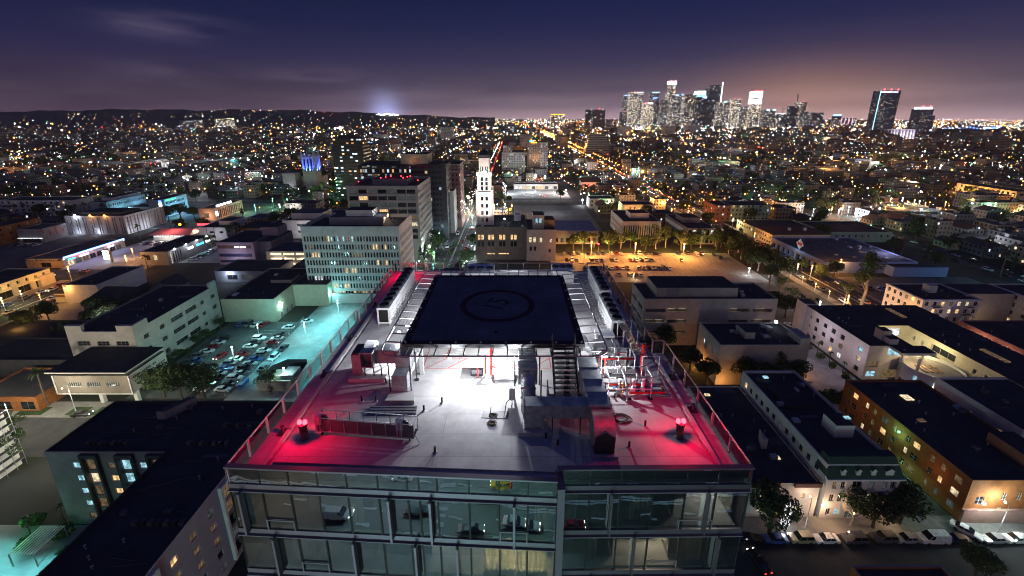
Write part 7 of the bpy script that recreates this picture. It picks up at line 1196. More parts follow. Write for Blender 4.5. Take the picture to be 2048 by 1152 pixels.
# ------------------------------------------------------------------ trees
def leaves(mb, c, r, n, size, mats, rnd, squash=.8):
    for _ in range(n):
        while True:
            v = Vector((rnd.uniform(-1, 1), rnd.uniform(-1, 1), rnd.uniform(-1, 1)))
            if .25 < v.length < 1: break
        v = v * (rnd.uniform(.75, 1) / max(v.length, .01)) if rnd.random() < .6 else v
        p = Vector(c) + Vector((v.x * r, v.y * r, v.z * r * squash)); s = size * rnd.uniform(.6, 1.3)
        a = Vector((rnd.gauss(0, 1), rnd.gauss(0, 1), rnd.gauss(0, 1))).normalized(); b = a.cross(Vector((rnd.gauss(0, 1), rnd.gauss(0, 1), rnd.gauss(0, 1)))).normalized()
        mb.face([p - a * s, p - b * s * .6, p + a * s, p + b * s * .6], rnd.choice(mats))
def tree_meshes(kind, seed):
    """crown and trunk meshes about 1 unit = real metres, centred on the origin"""
    rnd = random.Random(seed); cr, tr = MB(), MB()
    if kind == 'round':
        tr.tube([(0, 0, 0), (.1, 0, 1.4), (.05, .1, 2.6)], [.26, .2, .16], 'bark', 7)
        for i in range(9):
            a = i * .7 + rnd.uniform(-.3, .3); rr = rnd.uniform(.9, 2.0) if i else 0; z = rnd.uniform(3.2, 5.6) if i else 5.8
            c = (rr * math.cos(a), rr * math.sin(a), z); tr.tube([(0, 0, 2.4), (c[0] * .5, c[1] * .5, 3.1 + (z - 3) * .3), c], [.12, .07, .03], 'bark', 5)
            leaves(cr, c, rnd.uniform(1.1, 1.8), 330, .2, ['leaf_dark', 'leaf', 'leaf', 'leaf_dark'], rnd)
    elif kind == 'loose':
        tr.tube([(0, 0, 0), (.2, .1, 2), (-.1, .2, 4)], [.28, .2, .13], 'bark_pale', 7)
        for i in range(11):
            a = i * .57 * 2 + rnd.uniform(-.4, .4); rr = rnd.uniform(.6, 2.8); z = rnd.uniform(3.4, 7.6); c = (rr * math.cos(a), rr * math.sin(a), z)
            tr.tube([(0, .1, 2.5), (c[0] * .4, c[1] * .4, z * .6), c], [.12, .07, .02], 'bark_pale', 5); leaves(cr, c, rnd.uniform(.7, 1.25), 120, .2, ['leaf', 'leaf_bright', 'leaf_dark'], rnd)
    elif kind == 'tall':
        tr.tube([(0, 0, 0), (.3, 0, 5), (.1, .3, 9), (0, 0, 13)], [.45, .35, .22, .08], 'bark_pale', 8)
        for i in range(16):
            a = rnd.uniform(0, 6.3); z = rnd.uniform(5.5, 15); rr = rnd.uniform(.5, 3.4) * (1 - abs(z - 9) / 9); c = (rr * math.cos(a), rr * math.sin(a), z)
            tr.tube([(.2, 0, z * .6), (c[0] * .5, c[1] * .5, z * .8), c], [.16, .08, .03], 'bark_pale', 5); leaves(cr, c, rnd.uniform(1., 1.9), 170, .24, ['leaf_dark', 'leaf_dark', 'leaf'], rnd, 1.0)
    elif kind == 'palm':
        tr.tube([(0, 0, 0), (.15, .05, 4), (.05, 0, 8.4)], [.24, .17, .15], 'bark', 7)
        for i in range(22):
            a = rnd.uniform(0, 6.3); el = rnd.uniform(-.5, 1.1); L = rnd.uniform(1.7, 2.3); d = Vector((math.cos(a), math.sin(a), 0)); n = Vector((-d.y, d.x, 0)); prev = None
            for k in range(5):
                t = k / 4; p = Vector((.05, 0, 8.4)) + d * (L * t * math.cos(el) * 1.05) + Vector((0, 0, L * (t * math.sin(el) - .55 * t * t))); w = .26 * math.sin(math.pi * (t * .85 + .12)); q = (p - n * w, p + n * w)
                if prev: cr.face([prev[0], prev[1], q[1], q[0]], 'leaf' if i % 3 else 'leaf_dark')
                prev = q
    elif kind == 'cypress':
        tr.tube([(0, 0, 0), (0, 0, 1.2)], .12, 'bark', 6)
        for i in range(8): leaves(cr, (rnd.uniform(-.1, .1), rnd.uniform(-.1, .1), 1 + i * .85), .75 * (1 - (i / 9) ** 1.6) + .1, 90, .17, ['leaf_dark', 'leaf_dark', 'leaf'], rnd, 1.2)
    elif kind == 'shrub':
        tr.tube([(0, 0, 0), (0, 0, .5)], .08, 'bark', 5)
        for i in range(5): leaves(cr, (rnd.uniform(-.5, .5), rnd.uniform(-.5, .5), rnd.uniform(.5, 1)), .7, 90, .16, ['leaf_dark', 'leaf', 'leaf_bright'], rnd)
    c = cr.build('crown'); t = tr.build('trunk'); me = (c.data, t.data); bpy.data.objects.remove(c); bpy.data.objects.remove(t); return me
TM = {k: [tree_meshes(k, 100 + 7 * i + hash(k) % 1) for i in range(n)] for k, n in (('round', 4), ('loose', 3), ('tall', 2), ('palm', 2), ('cypress', 2), ('shrub', 2))}
def tree(kind, x, y, s, label, group=None, name=None, z=0., cat='tree'):
    T = thing(name or {'palm': 'palm_tree', 'cypress': 'cypress_tree', 'shrub': 'shrub'}.get(kind, 'tree'), label, cat, (x, y, z), group); cm, tm = RND.choice(TM[kind]); rz = RND.uniform(0, 6.28)
    for nm, me in (('crown', cm), ('trunk', tm)):
        o = bpy.data.objects.new(nm, me); COL.objects.link(o); o.parent = T; o.rotation_euler = (0, 0, rz); o.scale = (s, s, s * RND.uniform(.92, 1.1))
    return T
for kind, px, py, s, lab in (('round', 1538, 1066, 1.5, 'dense round street tree beside the tower corner at the bottom right'), ('loose', 1700, 1052, 1.05, 'bare-edged tree left before the mansard front, half lit'), ('round', 1745, 1056, 1.25, 'dark tree right before the mansard front'), ('round', 1798, 1048, 1.3, 'dark tree at the mouth of the green-lit alley'), ('shrub', 1582, 1028, 1.2, 'small bright green shrub by the entrance of the low dark block'), ('round', 1950, 1150, 1.0, 'dark treetop at the very bottom right'),
        ('round', 1380, 742, 1.05, 'leafy tree just right of the railing corner, lit orange from below'), ('round', 1330, 700, 1.05, 'tree between the right railing and the parking structure'), ('round', 1300, 720, .9, 'low tree close behind the right railing'), ('round', 1412, 770, .95, 'tree at the left foot of the plain tan block'), ('round', 1482, 772, 1.15, 'big dark tree before the plain tan block, left'), ('tall', 1553, 772, .55, 'tall dark tree before the plain tan block, middle'), ('round', 1585, 768, 1.05, 'dark tree before the plain tan block, right'),
        ('tall', 1722, 612, 1.25, 'huge pale-trunked eucalyptus towering over the right avenue'), ('loose', 1690, 602, .9, 'lit tree at the foot of the huge eucalyptus'), ('round', 1640, 560, .85, 'clipped round tree on the near kerb of the right avenue, nearer'), ('round', 1602, 543, .85, 'clipped round tree on the near kerb of the right avenue, farther'), ('round', 1668, 552, .9, 'round tree before the blue store corner'), ('loose', 1560, 590, .8, 'bright green sapling on the walled lot, nearer'), ('loose', 1582, 610, .7, 'bright green sapling by the ramp'), ('round', 1570, 635, 1.15, 'leafy tree right of the parking structure'), ('round', 1545, 622, .9, 'tree behind the corner of the parking structure'), ('round', 1600, 640, .9, 'small tree between the parking structure and the white complex'),
        ('palm', 1596, 628, .95, 'first palm of the pair by the brilliant white lamp'), ('palm', 1612, 640, 1.0, 'second palm of the pair by the brilliant white lamp'), ('palm', 1628, 632, .85, 'small palm right of the pair by the white lamp'),
        ('round', 1000 + 540, 795, 1.2, 'dark treetop right of the street end of the car park'), ('round', 365, 800, 1.3, 'big dark tree at the street end of the dark car park'), ('round', 330, 795, 1.2, 'dark tree left at the street end of the dark car park'), ('round', 410, 798, 1.15, 'dark tree right at the street end of the dark car park'),
        ('loose', 542, 790, .8, 'bushy tree beside the rounded enclosure on the teal deck'), ('palm', 98, 812, 1.25, 'tall palm on the grass strip at the left'), ('loose', 30, 935, .9, 'pale-leaved tree before the scaffolded building'), ('loose', 20, 890, .9, 'grey-green tree under the scaffold'),
        ('round', 100, 645, 1.0, 'dark bush at the edge of the orange forecourt'), ('round', 60, 665, 1.1, 'dark tree clump before the orange forecourt'), ('round', 200, 640, 1.1, 'dark tree left of the grey gabled house'), ('round', 235, 640, 1.0, 'dark tree before the grey gabled house'), ('round', 185, 655, .9, 'dark shrub tree right of the cypresses'), ('palm', 297, 545, 1.15, 'palm before the grey lamp row'), ('palm', 281, 480, 1.2, 'palm at the diner forecourt'), ('palm', 345, 472, 1.2, 'palm beside the glowing diner roof'),
        ('round', 338, 440, 1.3, 'lit tree left below the blue-lit offices'), ('round', 362, 438, 1.5, 'dark tree below the blue-lit offices'), ('round', 390, 440, 1.3, 'lit tree right below the blue-lit offices'), ('loose', 470, 480, 1.2, 'tree right of the white panel office'), ('loose', 424, 500, .9, 'tree at the end of the grey lamp row'),
        ('round', 877, 505, 1.25, 'dark round tree on the avenue left kerb behind the tower roof'), ('round', 872, 492, 1.25, 'dark tree up the avenue left kerb'), ('loose', 866, 520, .9, 'small green-lit tree by the avenue crossing'), ('round', 915, 412, 1.6, 'dark tree clump up the avenue before the brick tower'), ('round', 930, 400, 1.6, 'dark tree clump in the middle of the far avenue'), ('loose', 905, 520, .6, 'sapling in the avenue median'), ('loose', 912, 500, .6, 'farther sapling in the avenue median')):
    p = at(px, py); tree(kind, p.x, p.y, s * (1.3 if p.y > 75 and kind != 'palm' else 1), lab)
for i in range(6): tree('cypress', -166.5 + (i % 3) * 1.7, 137 + (i // 3) * 1.8 + (i % 2), .95 + .1 * (i % 3), '%s cypress from the left in the pointed clump left of the school roof' % nth(i).replace('nearest', 'first'), 'cypresses left of the school')
for i in range(8):
    x, y = -113.8, 118 + i * 4.3
    tree('round' if i % 3 else 'shrub', x, y, .62 if i % 3 else 1.3, '%s clipped bush from the front in the hedge along the tan school wall' % nth(i), 'hedge bushes along the school')
for i, (x, s, k) in enumerate(((38, .95, 'round'), (44, 1.1, 'round'), (52, .9, 'loose'), (60, 1.1, 'round'), (68, 1.0, 'loose'), (75, 1.1, 'round'), (83, 1.0, 'round'), (90, 1.1, 'loose'), (97, .9, 'tall'), (105, 1.0, 'loose'), (112, 1.05, 'round'), (119, 1.0, 'loose'), (127, 1.15, 'round'))): tree(k, x, 248.5 + (i % 3) * 2.5, s * 1.55 if k != 'tall' else .95, '%s tree from the left in the orange-lit row behind the car park' % nth(i).replace('nearest', 'first'), 'tree row behind the orange car park')
for i in range(22):
    x, y = 131 + (i * 37 % 13) - 2, 196 + i * 3.2; tree(['round', 'loose', 'round', 'tall'][i % 4], x, y, 1.5 if i % 4 != 3 else .9, '%s tree from the front in the dark belt beside the right avenue' % nth(i), 'tree belt beside the right avenue')
for i in range(9): tree('palm' if i % 2 else 'shrub', 105.8 + (i % 2) * 1.2, 116 + i * 2.9, .5 if i % 2 else 1.4, '%s planting from the front along the white complex wall, %s' % (nth(i), 'a low palm' if i % 2 else 'a shrub'), 'planting along the white complex')
for i in range(7): tree('shrub', 126 + i * 1.1, 84 + (i % 3) * 1.6 + 6, 1.2, '%s shrub from the left in the courtyard bed' % nth(i).replace('nearest', 'first'), 'courtyard shrubs')
for i in range(14): tree('palm', -412 + i * 6.5 + RND.uniform(-2, 2), 331 + RND.uniform(-3, 3), 1.35, '%s palm from the left before the white walk-up apartments' % nth(i).replace('nearest', 'first'), 'palms before the walk-up apartments')
for i in range(6): tree('round', 88 + i * 3.2, 101.5 + (i % 2), .75, '%s bush from the left in the dark hedge behind the brick apartments' % nth(i).replace('nearest', 'first'), 'hedge behind the brick apartments')
for i in range(5): tree('palm' if i % 2 else 'shrub', -97.5 + i * 2.2, 66.5 - (i % 3) * 2.6, .55 if i % 2 else 1.7, '%s plant from the left in the green-lit clump beside the dark apartments' % nth(i).replace('nearest', 'first'), 'green-lit plants'); 
light((-96, 62.3, 4.6), (.1, 1, .3), 110, .2); light((-92.5, 60, 4), (.1, 1, .3), 70, .2); light((-82.8, 53, 2.6), (.1, 1, .4), 300, .2); light((-84, 45, 2.6), (.1, 1, .4), 400, .2)
for i in range(9): tree('shrub', -84.3 + (i % 2) * .9 - i * .25, 60 - i * 3.1, 1.3, '%s shrub from the back in the hedge below the dark apartments' % nth(i).replace('nearest', 'first'), 'hedge below the dark apartments')
# power pole by the round terrace
t = thing('power_pole', 'dark wooden power pole leaning before the round terrace', 'pole', (107, 97.5, 0)); MB().tube([(107.5, 101.5, 0), (107.7, 101.5, 10.5)], [.16, .11], 'bark', 7).build('pole', t); MB().box(106.4, 109, 101.42, 101.55, 9.4, 9.6, 'bark').build('crossarm', t)
# ------------------------------------------------------------------ downtown skyline
WS = dict(warm=(1, .74, .46)); winwall('ww_sky_a', (.24, .22, .25), 7, 7, .7, .5, .3, 3.4, .4, **WS); winwall('ww_sky_b', (.27, .25, .3), 7.5, 7, .75, .45, .2, 2.8, .55, **WS); winwall('ww_sky_c', (.1, .11, .17), 8, 8, .8, .45, .09, 2.6, .6, **WS); winwall('ww_sky_d', (.32, .28, .28), 6.5, 6.5, .7, .55, .48, 3.6, .3, **WS)
mat('sky_pale', (.3, .27, .3), .8, var=.15, scale=.05); glow('crown_white', (.95, .97, 1), 5); glow('crown_blue', (.2, .4, 1), 5); glow('crown_teal', (.35, .85, 1), 3.5); glow('crown_red', (1, .08, .12), 5); glow('crown_pale', (.9, .95, 1), 2.2); glow('pink_band', (1, .55, .75), 1.2)
def tower(px0, px1, ptop, Y, m, label, crown=None, ch=10, shape='box', cat='skyscraper', depth=None, extra=None):
    ztop = HC - (SP + (ptop - CY) / FPX * CP) / (CP - (ptop - CY) / FPX * SP) * Y
    f = lambda p: (p - CX) / FPX / (CP - (ptop + 255) / 2 / FPX * SP + CY / FPX * SP) * Y
    x0, x1 = f(px0), f(px1); d = depth or (x1 - x0) * .9; T = thing('skyscraper', label, cat, ((x0 + x1) / 2, Y, 0), 'downtown skyline')
    zb = ztop - (ch if crown else 0)
    if shape == 'box': MB().box(x0, x1, Y, Y + d, 0, zb, m, 'roof_dark').build('wall', T)
    elif shape == 'step':
        w = x1 - x0; MB().box(x0, x1, Y, Y + d, 0, zb * .8, m, 'roof_dark').build('wall', T); MB().box(x0 + w * .14, x1 - w * .14, Y + d * .1, Y + d * .9, zb * .8, zb, m, 'roof_dark').build('upper_wall', T)
    elif shape == 'round':
        c = ((x0 + x1) / 2, Y + d / 2); r = (x1 - x0) / 2; MB().prism([(c[0] + r * math.cos(a * .3927), c[1] + r * math.sin(a * .3927)) for a in range(16)], 0, zb, m, 'roof_dark').build('wall', T)
    elif shape == 'slant':
        mb = MB(); mb.box(x0, x1, Y, Y + d, 0, zb * .93, m, 'roof_dark'); mb.prism([(x0 + (x1 - x0) * .2, Y), (x1 - (x1 - x0) * .1, Y), (x1 - (x1 - x0) * .1, Y + d), (x0 + (x1 - x0) * .2, Y + d)], zb * .93, zb, m, 'roof_dark'); mb.build('wall', T)
    if crown:
        w = x1 - x0; MB().box(x0 + w * .1, x1 - w * .1, Y + .5, Y + d * .9, zb + .01, ztop, crown).build('lit_crown', T)
    if extra: extra(T, x0, x1, Y, d, ztop)
    return T
def signs(items):
    def f(T, x0, x1, Y, d, z):
        for a, b, zo, h, m, nm in items: MB().box(x0 + (x1 - x0) * a, x0 + (x1 - x0) * b, Y - 1.2, Y - .05, z + zo, z + zo + h, m).build(nm, T)
    return f
def spire(h, m='crown_white', pos=.95):
    def f(T, x0, x1, Y, d, z): MB().tube([(x0 + (x1 - x0) * pos, Y - 2, z * .35), (x0 + (x1 - x0) * pos, Y - 2, z + h)], [4.5, 2.5], m, 4).build('lit_fin', T)
    return f
def beacons(k=2):
    def f(T, x0, x1, Y, d, z):
        mb = MB()
        for i in range(k): mb.octa(x0 + (x1 - x0) * (i + .5) / k, Y, z + 4, 4.5, 'crown_red')
        mb.build('beacon', T)
    return f
tower(1241, 1253, 224, 3200, 'ww_sky_c', 'low dark block with red beacons at the left foot of the skyline', extra=beacons(1))
tower(1246, 1262, 190, 3250, 'ww_sky_b', 'leftmost broad tower of the skyline with a blue corner sign', extra=signs([(.05, .5, -6, 6, 'crown_blue', 'sign')]))
tower(1258, 1276, 185, 3150, 'ww_sky_d', 'bright warm-lit tower beside the leftmost one', extra=beacons(1)); tower(1268, 1284, 184, 3200, 'ww_sky_a', 'tower with a white-blue sign band on top, third from the left', extra=signs([(.2, 1, -8, 8, 'crown_pale', 'sign')]))
tower(1287, 1307, 206, 3050, 'ww_sky_d', 'squat bright tower with a red and white roof sign', extra=signs([(.1, .35, -4, 6, 'crown_red', 'sign'), (.35, .8, -4, 6, 'crown_white', 'sign')])); tower(1301, 1316, 184, 3350, 'ww_sky_b', 'slim tower with a teal line along its top', extra=signs([(.0, 1, -4, 4, 'crown_teal', 'sign'), (.2, .7, -46, 6, 'crown_blue', 'sign')])); tower(1305, 1318, 205, 3300, 'ww_sky_c', 'dim grey tower behind the squat bright one')
tower(1321, 1337, 200, 3100, 'ww_sky_b', 'grey-lit block left of the tallest tower'); tower(1334, 1351, 162, 3150, 'ww_sky_d', 'tallest tower of the skyline with a glowing white crown', 'crown_white', 22, 'step', extra=beacons(2)); tower(1340, 1357, 190, 3000, 'ww_sky_a', 'dark warm-lit tower in front of the tallest one', extra=signs([(.5, .85, -6, 9, 'crown_blue', 'sign')])); tower(1353, 1366, 189, 3100, 'ww_sky_b', 'tower with a small violet sign right of the tallest one', extra=signs([(.5, .9, -4, 8, 'crown_blue', 'sign')]))
tower(1368, 1390, 188, 3000, 'ww_sky_a', 'broad warm-lit tower in the middle of the cluster', extra=signs([(.7, 1, -6, 7, 'crown_teal', 'sign')])); tower(1390, 1410, 182, 3100, 'ww_sky_b', 'tower with a brilliant white trapezoid crown', 'crown_white', 24, extra=signs([(.0, 1, -36, 5, 'crown_teal', 'sign')])); tower(1395, 1415, 195, 2950, 'ww_sky_c', 'dark blue tower with a bright blue sign in front of the white crown', extra=signs([(.35, .75, -4, 10, 'crown_blue', 'sign')]))
tower(1416, 1441, 170, 3150, 'ww_sky_c', 'dark sail-topped tower with a tall lit fin on its right edge', shape='slant', extra=spire(18)); tower(1437, 1457, 204, 3000, 'ww_sky_a', 'warm-lit tower right of the lit fin', extra=signs([(.4, .7, -2, 6, 'crown_teal', 'sign')])); tower(1461, 1480, 198, 3050, 'ww_sky_d', 'slim bright tower standing apart with red roof beacons', extra=beacons(2)); tower(1476, 1492, 213, 3150, 'ww_sky_b', 'lower grey tower right of the slim bright one')
def bands(T, x0, x1, Y, d, z):
    for a, b in ((-14, 0), (-44, -18), (-82, -50)): MB().box(x0 - .4, x1 + .4, Y - .5, Y + d, z + a - 2, z + b - 2, 'crown_pale').build('lit_band', T)
    beacons(3)(T, x0, x1, Y, d, z)
tower(1503, 1521, 182, 3000, 'ww_sky_d', 'lone tower with three glowing white bands at its top', extra=bands)
tower(1529, 1549, 219, 2950, 'ww_sky_b', 'mid-rise with two teal roof signs', extra=signs([(.1, .4, -8, 10, 'crown_teal', 'sign'), (.7, 1, -8, 10, 'crown_teal', 'sign')])); tower(1551, 1573, 227, 2950, 'ww_sky_b', 'lower block left of the dark pair', 'crown_pale', 3); tower(1580, 1595, 212, 2900, 'ww_sky_c', 'dark unlit tower, left one of the pair'); tower(1594, 1610, 204, 3000, 'ww_sky_a', 'warm-lit tower, right one of the dark pair', extra=beacons(1)); tower(1606, 1617, 223, 2950, 'ww_sky_b', 'short tower tucked right of the dark pair'); tower(1621, 1645, 225, 2900, 'ww_sky_b', 'broad low tower right of the dark pair')
tower(1670, 1682, 229, 2950, 'ww_sky_c', 'small tower with a blue top left of the pink block', 'crown_blue', 10); tower(1681, 1711, 236, 2800, 'ww_sky_b', 'broad block with glowing pink vertical stripes', extra=signs([(.0, .06, -40, 40, 'pink_band', 'lit_stripe'), (.24, .3, -40, 40, 'pink_band', 'lit_stripe'), (.48, .54, -40, 40, 'pink_band', 'lit_stripe'), (.72, .78, -40, 40, 'pink_band', 'lit_stripe')]))
def bigsign(T, x0, x1, Y, d, z):
    MB().box(x0 + 2, x0 + (x1 - x0) * .5, Y - 1, Y - .05, z - 8, z - 3.5, 'crown_white').build('sign', T); MB().box(x0 + (x1 - x0) * .55, x1 - 12, Y - 1, Y - .05, z - 8, z - 4.5, 'crown_pale').build('sign', T); MB().tube([(x0 - .6, Y - .6, 8), (x0 - .6, Y - .6, z)], .8, 'crown_teal', 4).build('lit_edge', T); beacons(3)(T, x0, x1, Y, d, z)
winwall('ww_sky_big', (.08, .1, .22), 5, 4, .9, .45, .1, 1.2, .5)
tower(1754, 1794, 181, 1900, 'ww_sky_big', 'big dark blue slab tower with a white sign line, standing apart at the right', depth=40, extra=bigsign); tower(1834, 1864, 214, 1950, 'ww_sky_big', 'shorter blue slab tower with a bright white roof sign at the right', 'crown_white', 9, depth=36, extra=beacons(2)); tower(1862, 1868, 231, 1960, 'ww_sky_big', 'low stub beside the shorter blue slab', depth=30)
T = thing('blue_lit_arena', 'low arena with glowing blue roof lights below the shorter blue slab', 'arena', (1850, 1750, 0)); p0, p1 = at(1800, 262, 18), at(1912, 262, 18); MB().prism([((p0.x + p1.x) / 2 + (p1.x - p0.x) / 2 * math.cos(a * .3927), 1760 + 60 * math.sin(a * .3927)) for a in range(16)], 0, 33, 'dark_wall', 'roof_grey').build('wall', T); mb = MB()
for i in range(26): mb.octa(p0.x + (p1.x - p0.x) * (i + .5) / 26, 1700 + 8 * abs(i - 13) * .5, 36 + RND.uniform(-6, 5), 4.2, RND.choice(['lamp_blue', 'lamp_blue', 'crown_white', 'crown_blue']))
mb.build('light_ring', T)
winwall('ww_far_white', (.5, .5, .55), 9, 20, .7, .9, .3, .4, .8)
T = thing('white_pillared_hall', 'white pillared hall lit from below in front of the big blue slab', 'hall', (1500, 1560, 0)); p0, p1 = at(1757, 272, 8), at(1825, 272, 8); x0, x1 = p0.x * 1500 / p0.y, p1.x * 1500 / p1.y; MB().box(x0, x1, 1500, 1540, 0, 35, 'dark_wall', 'roof_dark').build('wall', T); mb = MB()
for i in range(11): mb.box(x0 + (x1 - x0) * i / 10.2, x0 + (x1 - x0) * (i + .28) / 10.2, 1494, 1499.9, 0, 35, 'sky_pale')
mb.build('pillar', T); MB().box(x0, x1, 1493, 1500, 35.01, 38, 'sky_pale').build('cornice', T)
for i in range(4): light((x0 + (x1 - x0) * (i + .5) / 4, 1484, 18), (.9, .85, 1), 24000, 1, T)
for px0, px1, ptop, Y, m, lab in ((1102, 1129, 228, 2300, 'ww_sky_d', 'orange-topped mid-rise left of the skyline'), (1171, 1182, 219, 2500, 'ww_sky_c', 'slim dark tower at the left approach to downtown'), (1186, 1210, 219, 2450, 'ww_sky_c', 'broad dark tower with red beacons at the left approach to downtown'), (1212, 1226, 238, 2450, 'ww_sky_b', 'low block beside the broad dark tower'), (430, 455, 236, 2600, 'ww_sky_d', 'warm-lit mid-rise far out on the left'), (360, 388, 240, 2400, 'ww_sky_b', 'dim mid-rise far out on the left'), (1010, 1030, 246, 1700, 'ww_sky_b', 'far mid-rise beyond the art-deco crown'), (745, 770, 268, 1500, 'ww_hotel', 'pale far block left of the avenue axis'), (880, 905, 254, 1500, 'ww_hotel', 'pale far block with a lit top, on the avenue axis'), (1040, 1062, 268, 1000, 'ww_hotel', 'brown far apartments behind the pale slab'), (1240, 1262, 252, 1800, 'ww_hotel_white', 'pale apartment block below the skyline, left'), (1330, 1352, 252, 1800, 'ww_hotel', 'pale apartment block below the skyline, middle'), (1376, 1400, 250, 2000, 'ww_hotel_white', 'pale apartment block below the skyline, right')):
    tower(px0, px1, ptop, Y, m, lab, extra=(signs([(0, 1, -5, 5, 'amber', 'lit_band')]) if px0 == 1102 else beacons(1) if px0 == 1186 else None), cat='mid-rise')
for i, (px, ptop, arm) in enumerate(((1598, 188, 0), (1567, 217, 1), (1540, 224, 0))):
    z = HC - (SP + (ptop - CY) / FPX * CP) / (CP - (ptop - CY) / FPX * SP) * 3050; x = (px - CX) / FPX / (CP - (ptop - CY) / FPX * SP) * 3050; t = thing('tower_crane', ['raised crane mast above the dark pair of towers', 'crane with a level jib left of the dark pair', 'thin crane mast beside the banded tower'][i], 'crane', (x, 3050, 0), 'cranes in the skyline'); MB().tube([(x, 3050, 0), (x - 2, 3050, z)], 1.6, 'dark_steel', 4).build('mast', t); MB().tube([(x - 18, 3050, z - 3), (x + 40, 3050, z - 1)] if arm else [(x, 3050, z * .7), (x - 10, 3050, z + 2)], 1.2, 'dark_steel', 4).build('jib', t)
# stadium floodlights on the horizon
T = thing('floodlit_stadium', 'blue-white blaze of stadium floodlights on the horizon left of centre', 'stadium', (-1500, 4900, 0)); mb = MB()
for i in range(15):
    px = 748 + i * 3.3; 
    x, y = (px - CX) / FPX, (229.5 + RND.uniform(-1.5, 1.5) - CY) / FPX; t = 4900 / (CP - y * SP); mb.box(x * t - 7, x * t + 7, 4898, 4900, HC - (SP + y * CP) * t - 4, HC - (SP + y * CP) * t + 5, 'lamp_white'); mb.tube([(x * t, 4901, 0), (x * t, 4901, HC - (SP + y * CP) * t - 4)], 1, 'dark_steel', 4)
mb.build('lamp_bank', T)
hb = MB(); P_ = [(-9000, 90)] ; N = 90
prev = None
for i in range(N + 1):
    px = -260 + i * 1250 / N; rid = 226 - 6.5 * math.exp(-((px - 520) / 170) ** 2) - 4 * math.exp(-((px - 270) / 110) ** 2) - 4 * math.exp(-((px - 130) / 240) ** 2) + 1.2 * math.sin(px * .05) + .8 * math.sin(px * .13 + 1) + (max(0, px - 700) * .035)
    y = (rid - CY) / FPX; x = (px - CX) / FPX; Yd = 5200; t = Yd / (CP - y * SP); q = ((x * t, Yd, HC - (SP + y * CP) * t), (x * t * .62, Yd * .6, -2), (x * t * 1.1, Yd + 700, HC - (SP + y * CP) * t - 20))
    if prev: hb.face([prev[1], q[1], q[0], prev[0]], 'earth'); hb.face([prev[0], q[0], q[2], prev[2]], 'earth')
    prev = q
hb.build('hills')['kind'] = 'structure'
# ------------------------------------------------------------------ the city carpet
foot = []    # ground already taken
for o in bpy.data.objects:
    if o.parent is None and o.type == 'EMPTY' and o.get('category') not in ('tree', 'car', 'street lamp') and 40 < o.location.y < 1000:
        xs, ys = [], []
        for c in o.children:
            if c.type == 'MESH':
                for b in c.bound_box: xs.append(b[0] + o.location.x); ys.append(b[1] + o.location.y)
        if xs: foot.append((min(xs) - 4, max(xs) + 4, min(ys) - 4, max(ys) + 4))
foot += [(-120, 20, 20, 176), (20, 134, 148, 262), (-250, -198, 60, 275), (-330, -140, 200, 290), (100, 240, 100, 205), (0, 68, 286, 400), (-330, -215, 296, 400), (-8, 62, 416, 476), (-200, -140, 120, 200), (-24, 30, 160, 265), (-60, 15, 60, 172), (-180, -110, 98, 125)]
YR = [-35.5, -214, 155, -330, -445, -560, -680, -800, -930, -1070, -1230, 60 + 200, 370, 480, 610, 740, 880, 1020, 1180, 1350, -125, 62]
XR = [408, 520, 640, 770, 900, 1050, 1200, 1370, 1560, 1780, 2020, 2300, 2600]
for x in YR[3:]:
    road('far_street', x - 6, x + 6, 418 if x in (-125, 62) else 180, 2600, .032)
for y in XR[1:]: road('far_street', -1.3 * y, 1.3 * y, y - 6, y + 6, .036)
def blocked(x0, x1, y0, y1):
    if any(x0 < f[1] and x1 > f[0] and y0 < f[3] and y1 > f[2] for f in foot): return True
    if any(x0 < r + 10 and x1 > r - 10 for r in YR) and not (any(x0 < r + 10 and x1 > r - 10 for r in (-125, 62)) and y1 < 400): return True
    return any(y0 < r + 9 and y1 > r - 9 for r in XR)
PAL = {'white': (.4, .38, .37), 'cream': (.3, .26, .2), 'grey': (.16, .155, .16), 'tan': (.22, .18, .13), 'brick': (.15, .07, .05), 'pale green': (.17, .22, .16), 'blue-grey': (.13, .15, .18), 'brown': (.1, .075, .06)}
for k, c in PAL.items(): winwall('ww_' + k, c, 2.6, 3.1, .4, .45, .06, 1.4, .45, z0=.4)
for k, c in (('white', (.3, .28, .28)), ('tan', (.18, .15, .12)), ('grey', (.12, .115, .12)), ('brick', (.11, .06, .05))): winwall('wf_' + k, c, 5, 3.6, .5, .5, .05, 2.2, .5)
def in_view(x, y): return abs(x) < 1.3 * y + 30
LANDMARK = [(n_, o.location.x, o.location.y) for n_, o in (('blue-lit church', 'blue_lit_church'), ('windowless slotted hall', 'fluted_storage_hall'), ('blue sign office', 'blue_sign_office'), ('art-deco tower', 'art_deco_tower'), ('white finned office', 'finned_office'), ('blue store', 'blue_store'), ('pale green apartments', 'pale_green_apartments'), ('orange-lit motel', 'orange_lit_motel'), ('bright plaza', 'supermarket_row'), ('lit row office', 'lit_row_office'), ('cream fire-escape apartments', 'cream_fire_escape_apartments'), ('walk-up apartments', 'white_walkup_apartments'), ('pale slab hotel', 'twin_slab_hotel'), ('grey shutter store', 'grey_shutter_store')) for o in (bpy.data.objects.get(o),) if o] + [('far left edge', -700, 560), ('right edge', 640, 520), ('red-lit gabled row', 86, 470), ('skyline', 900, 1400)]
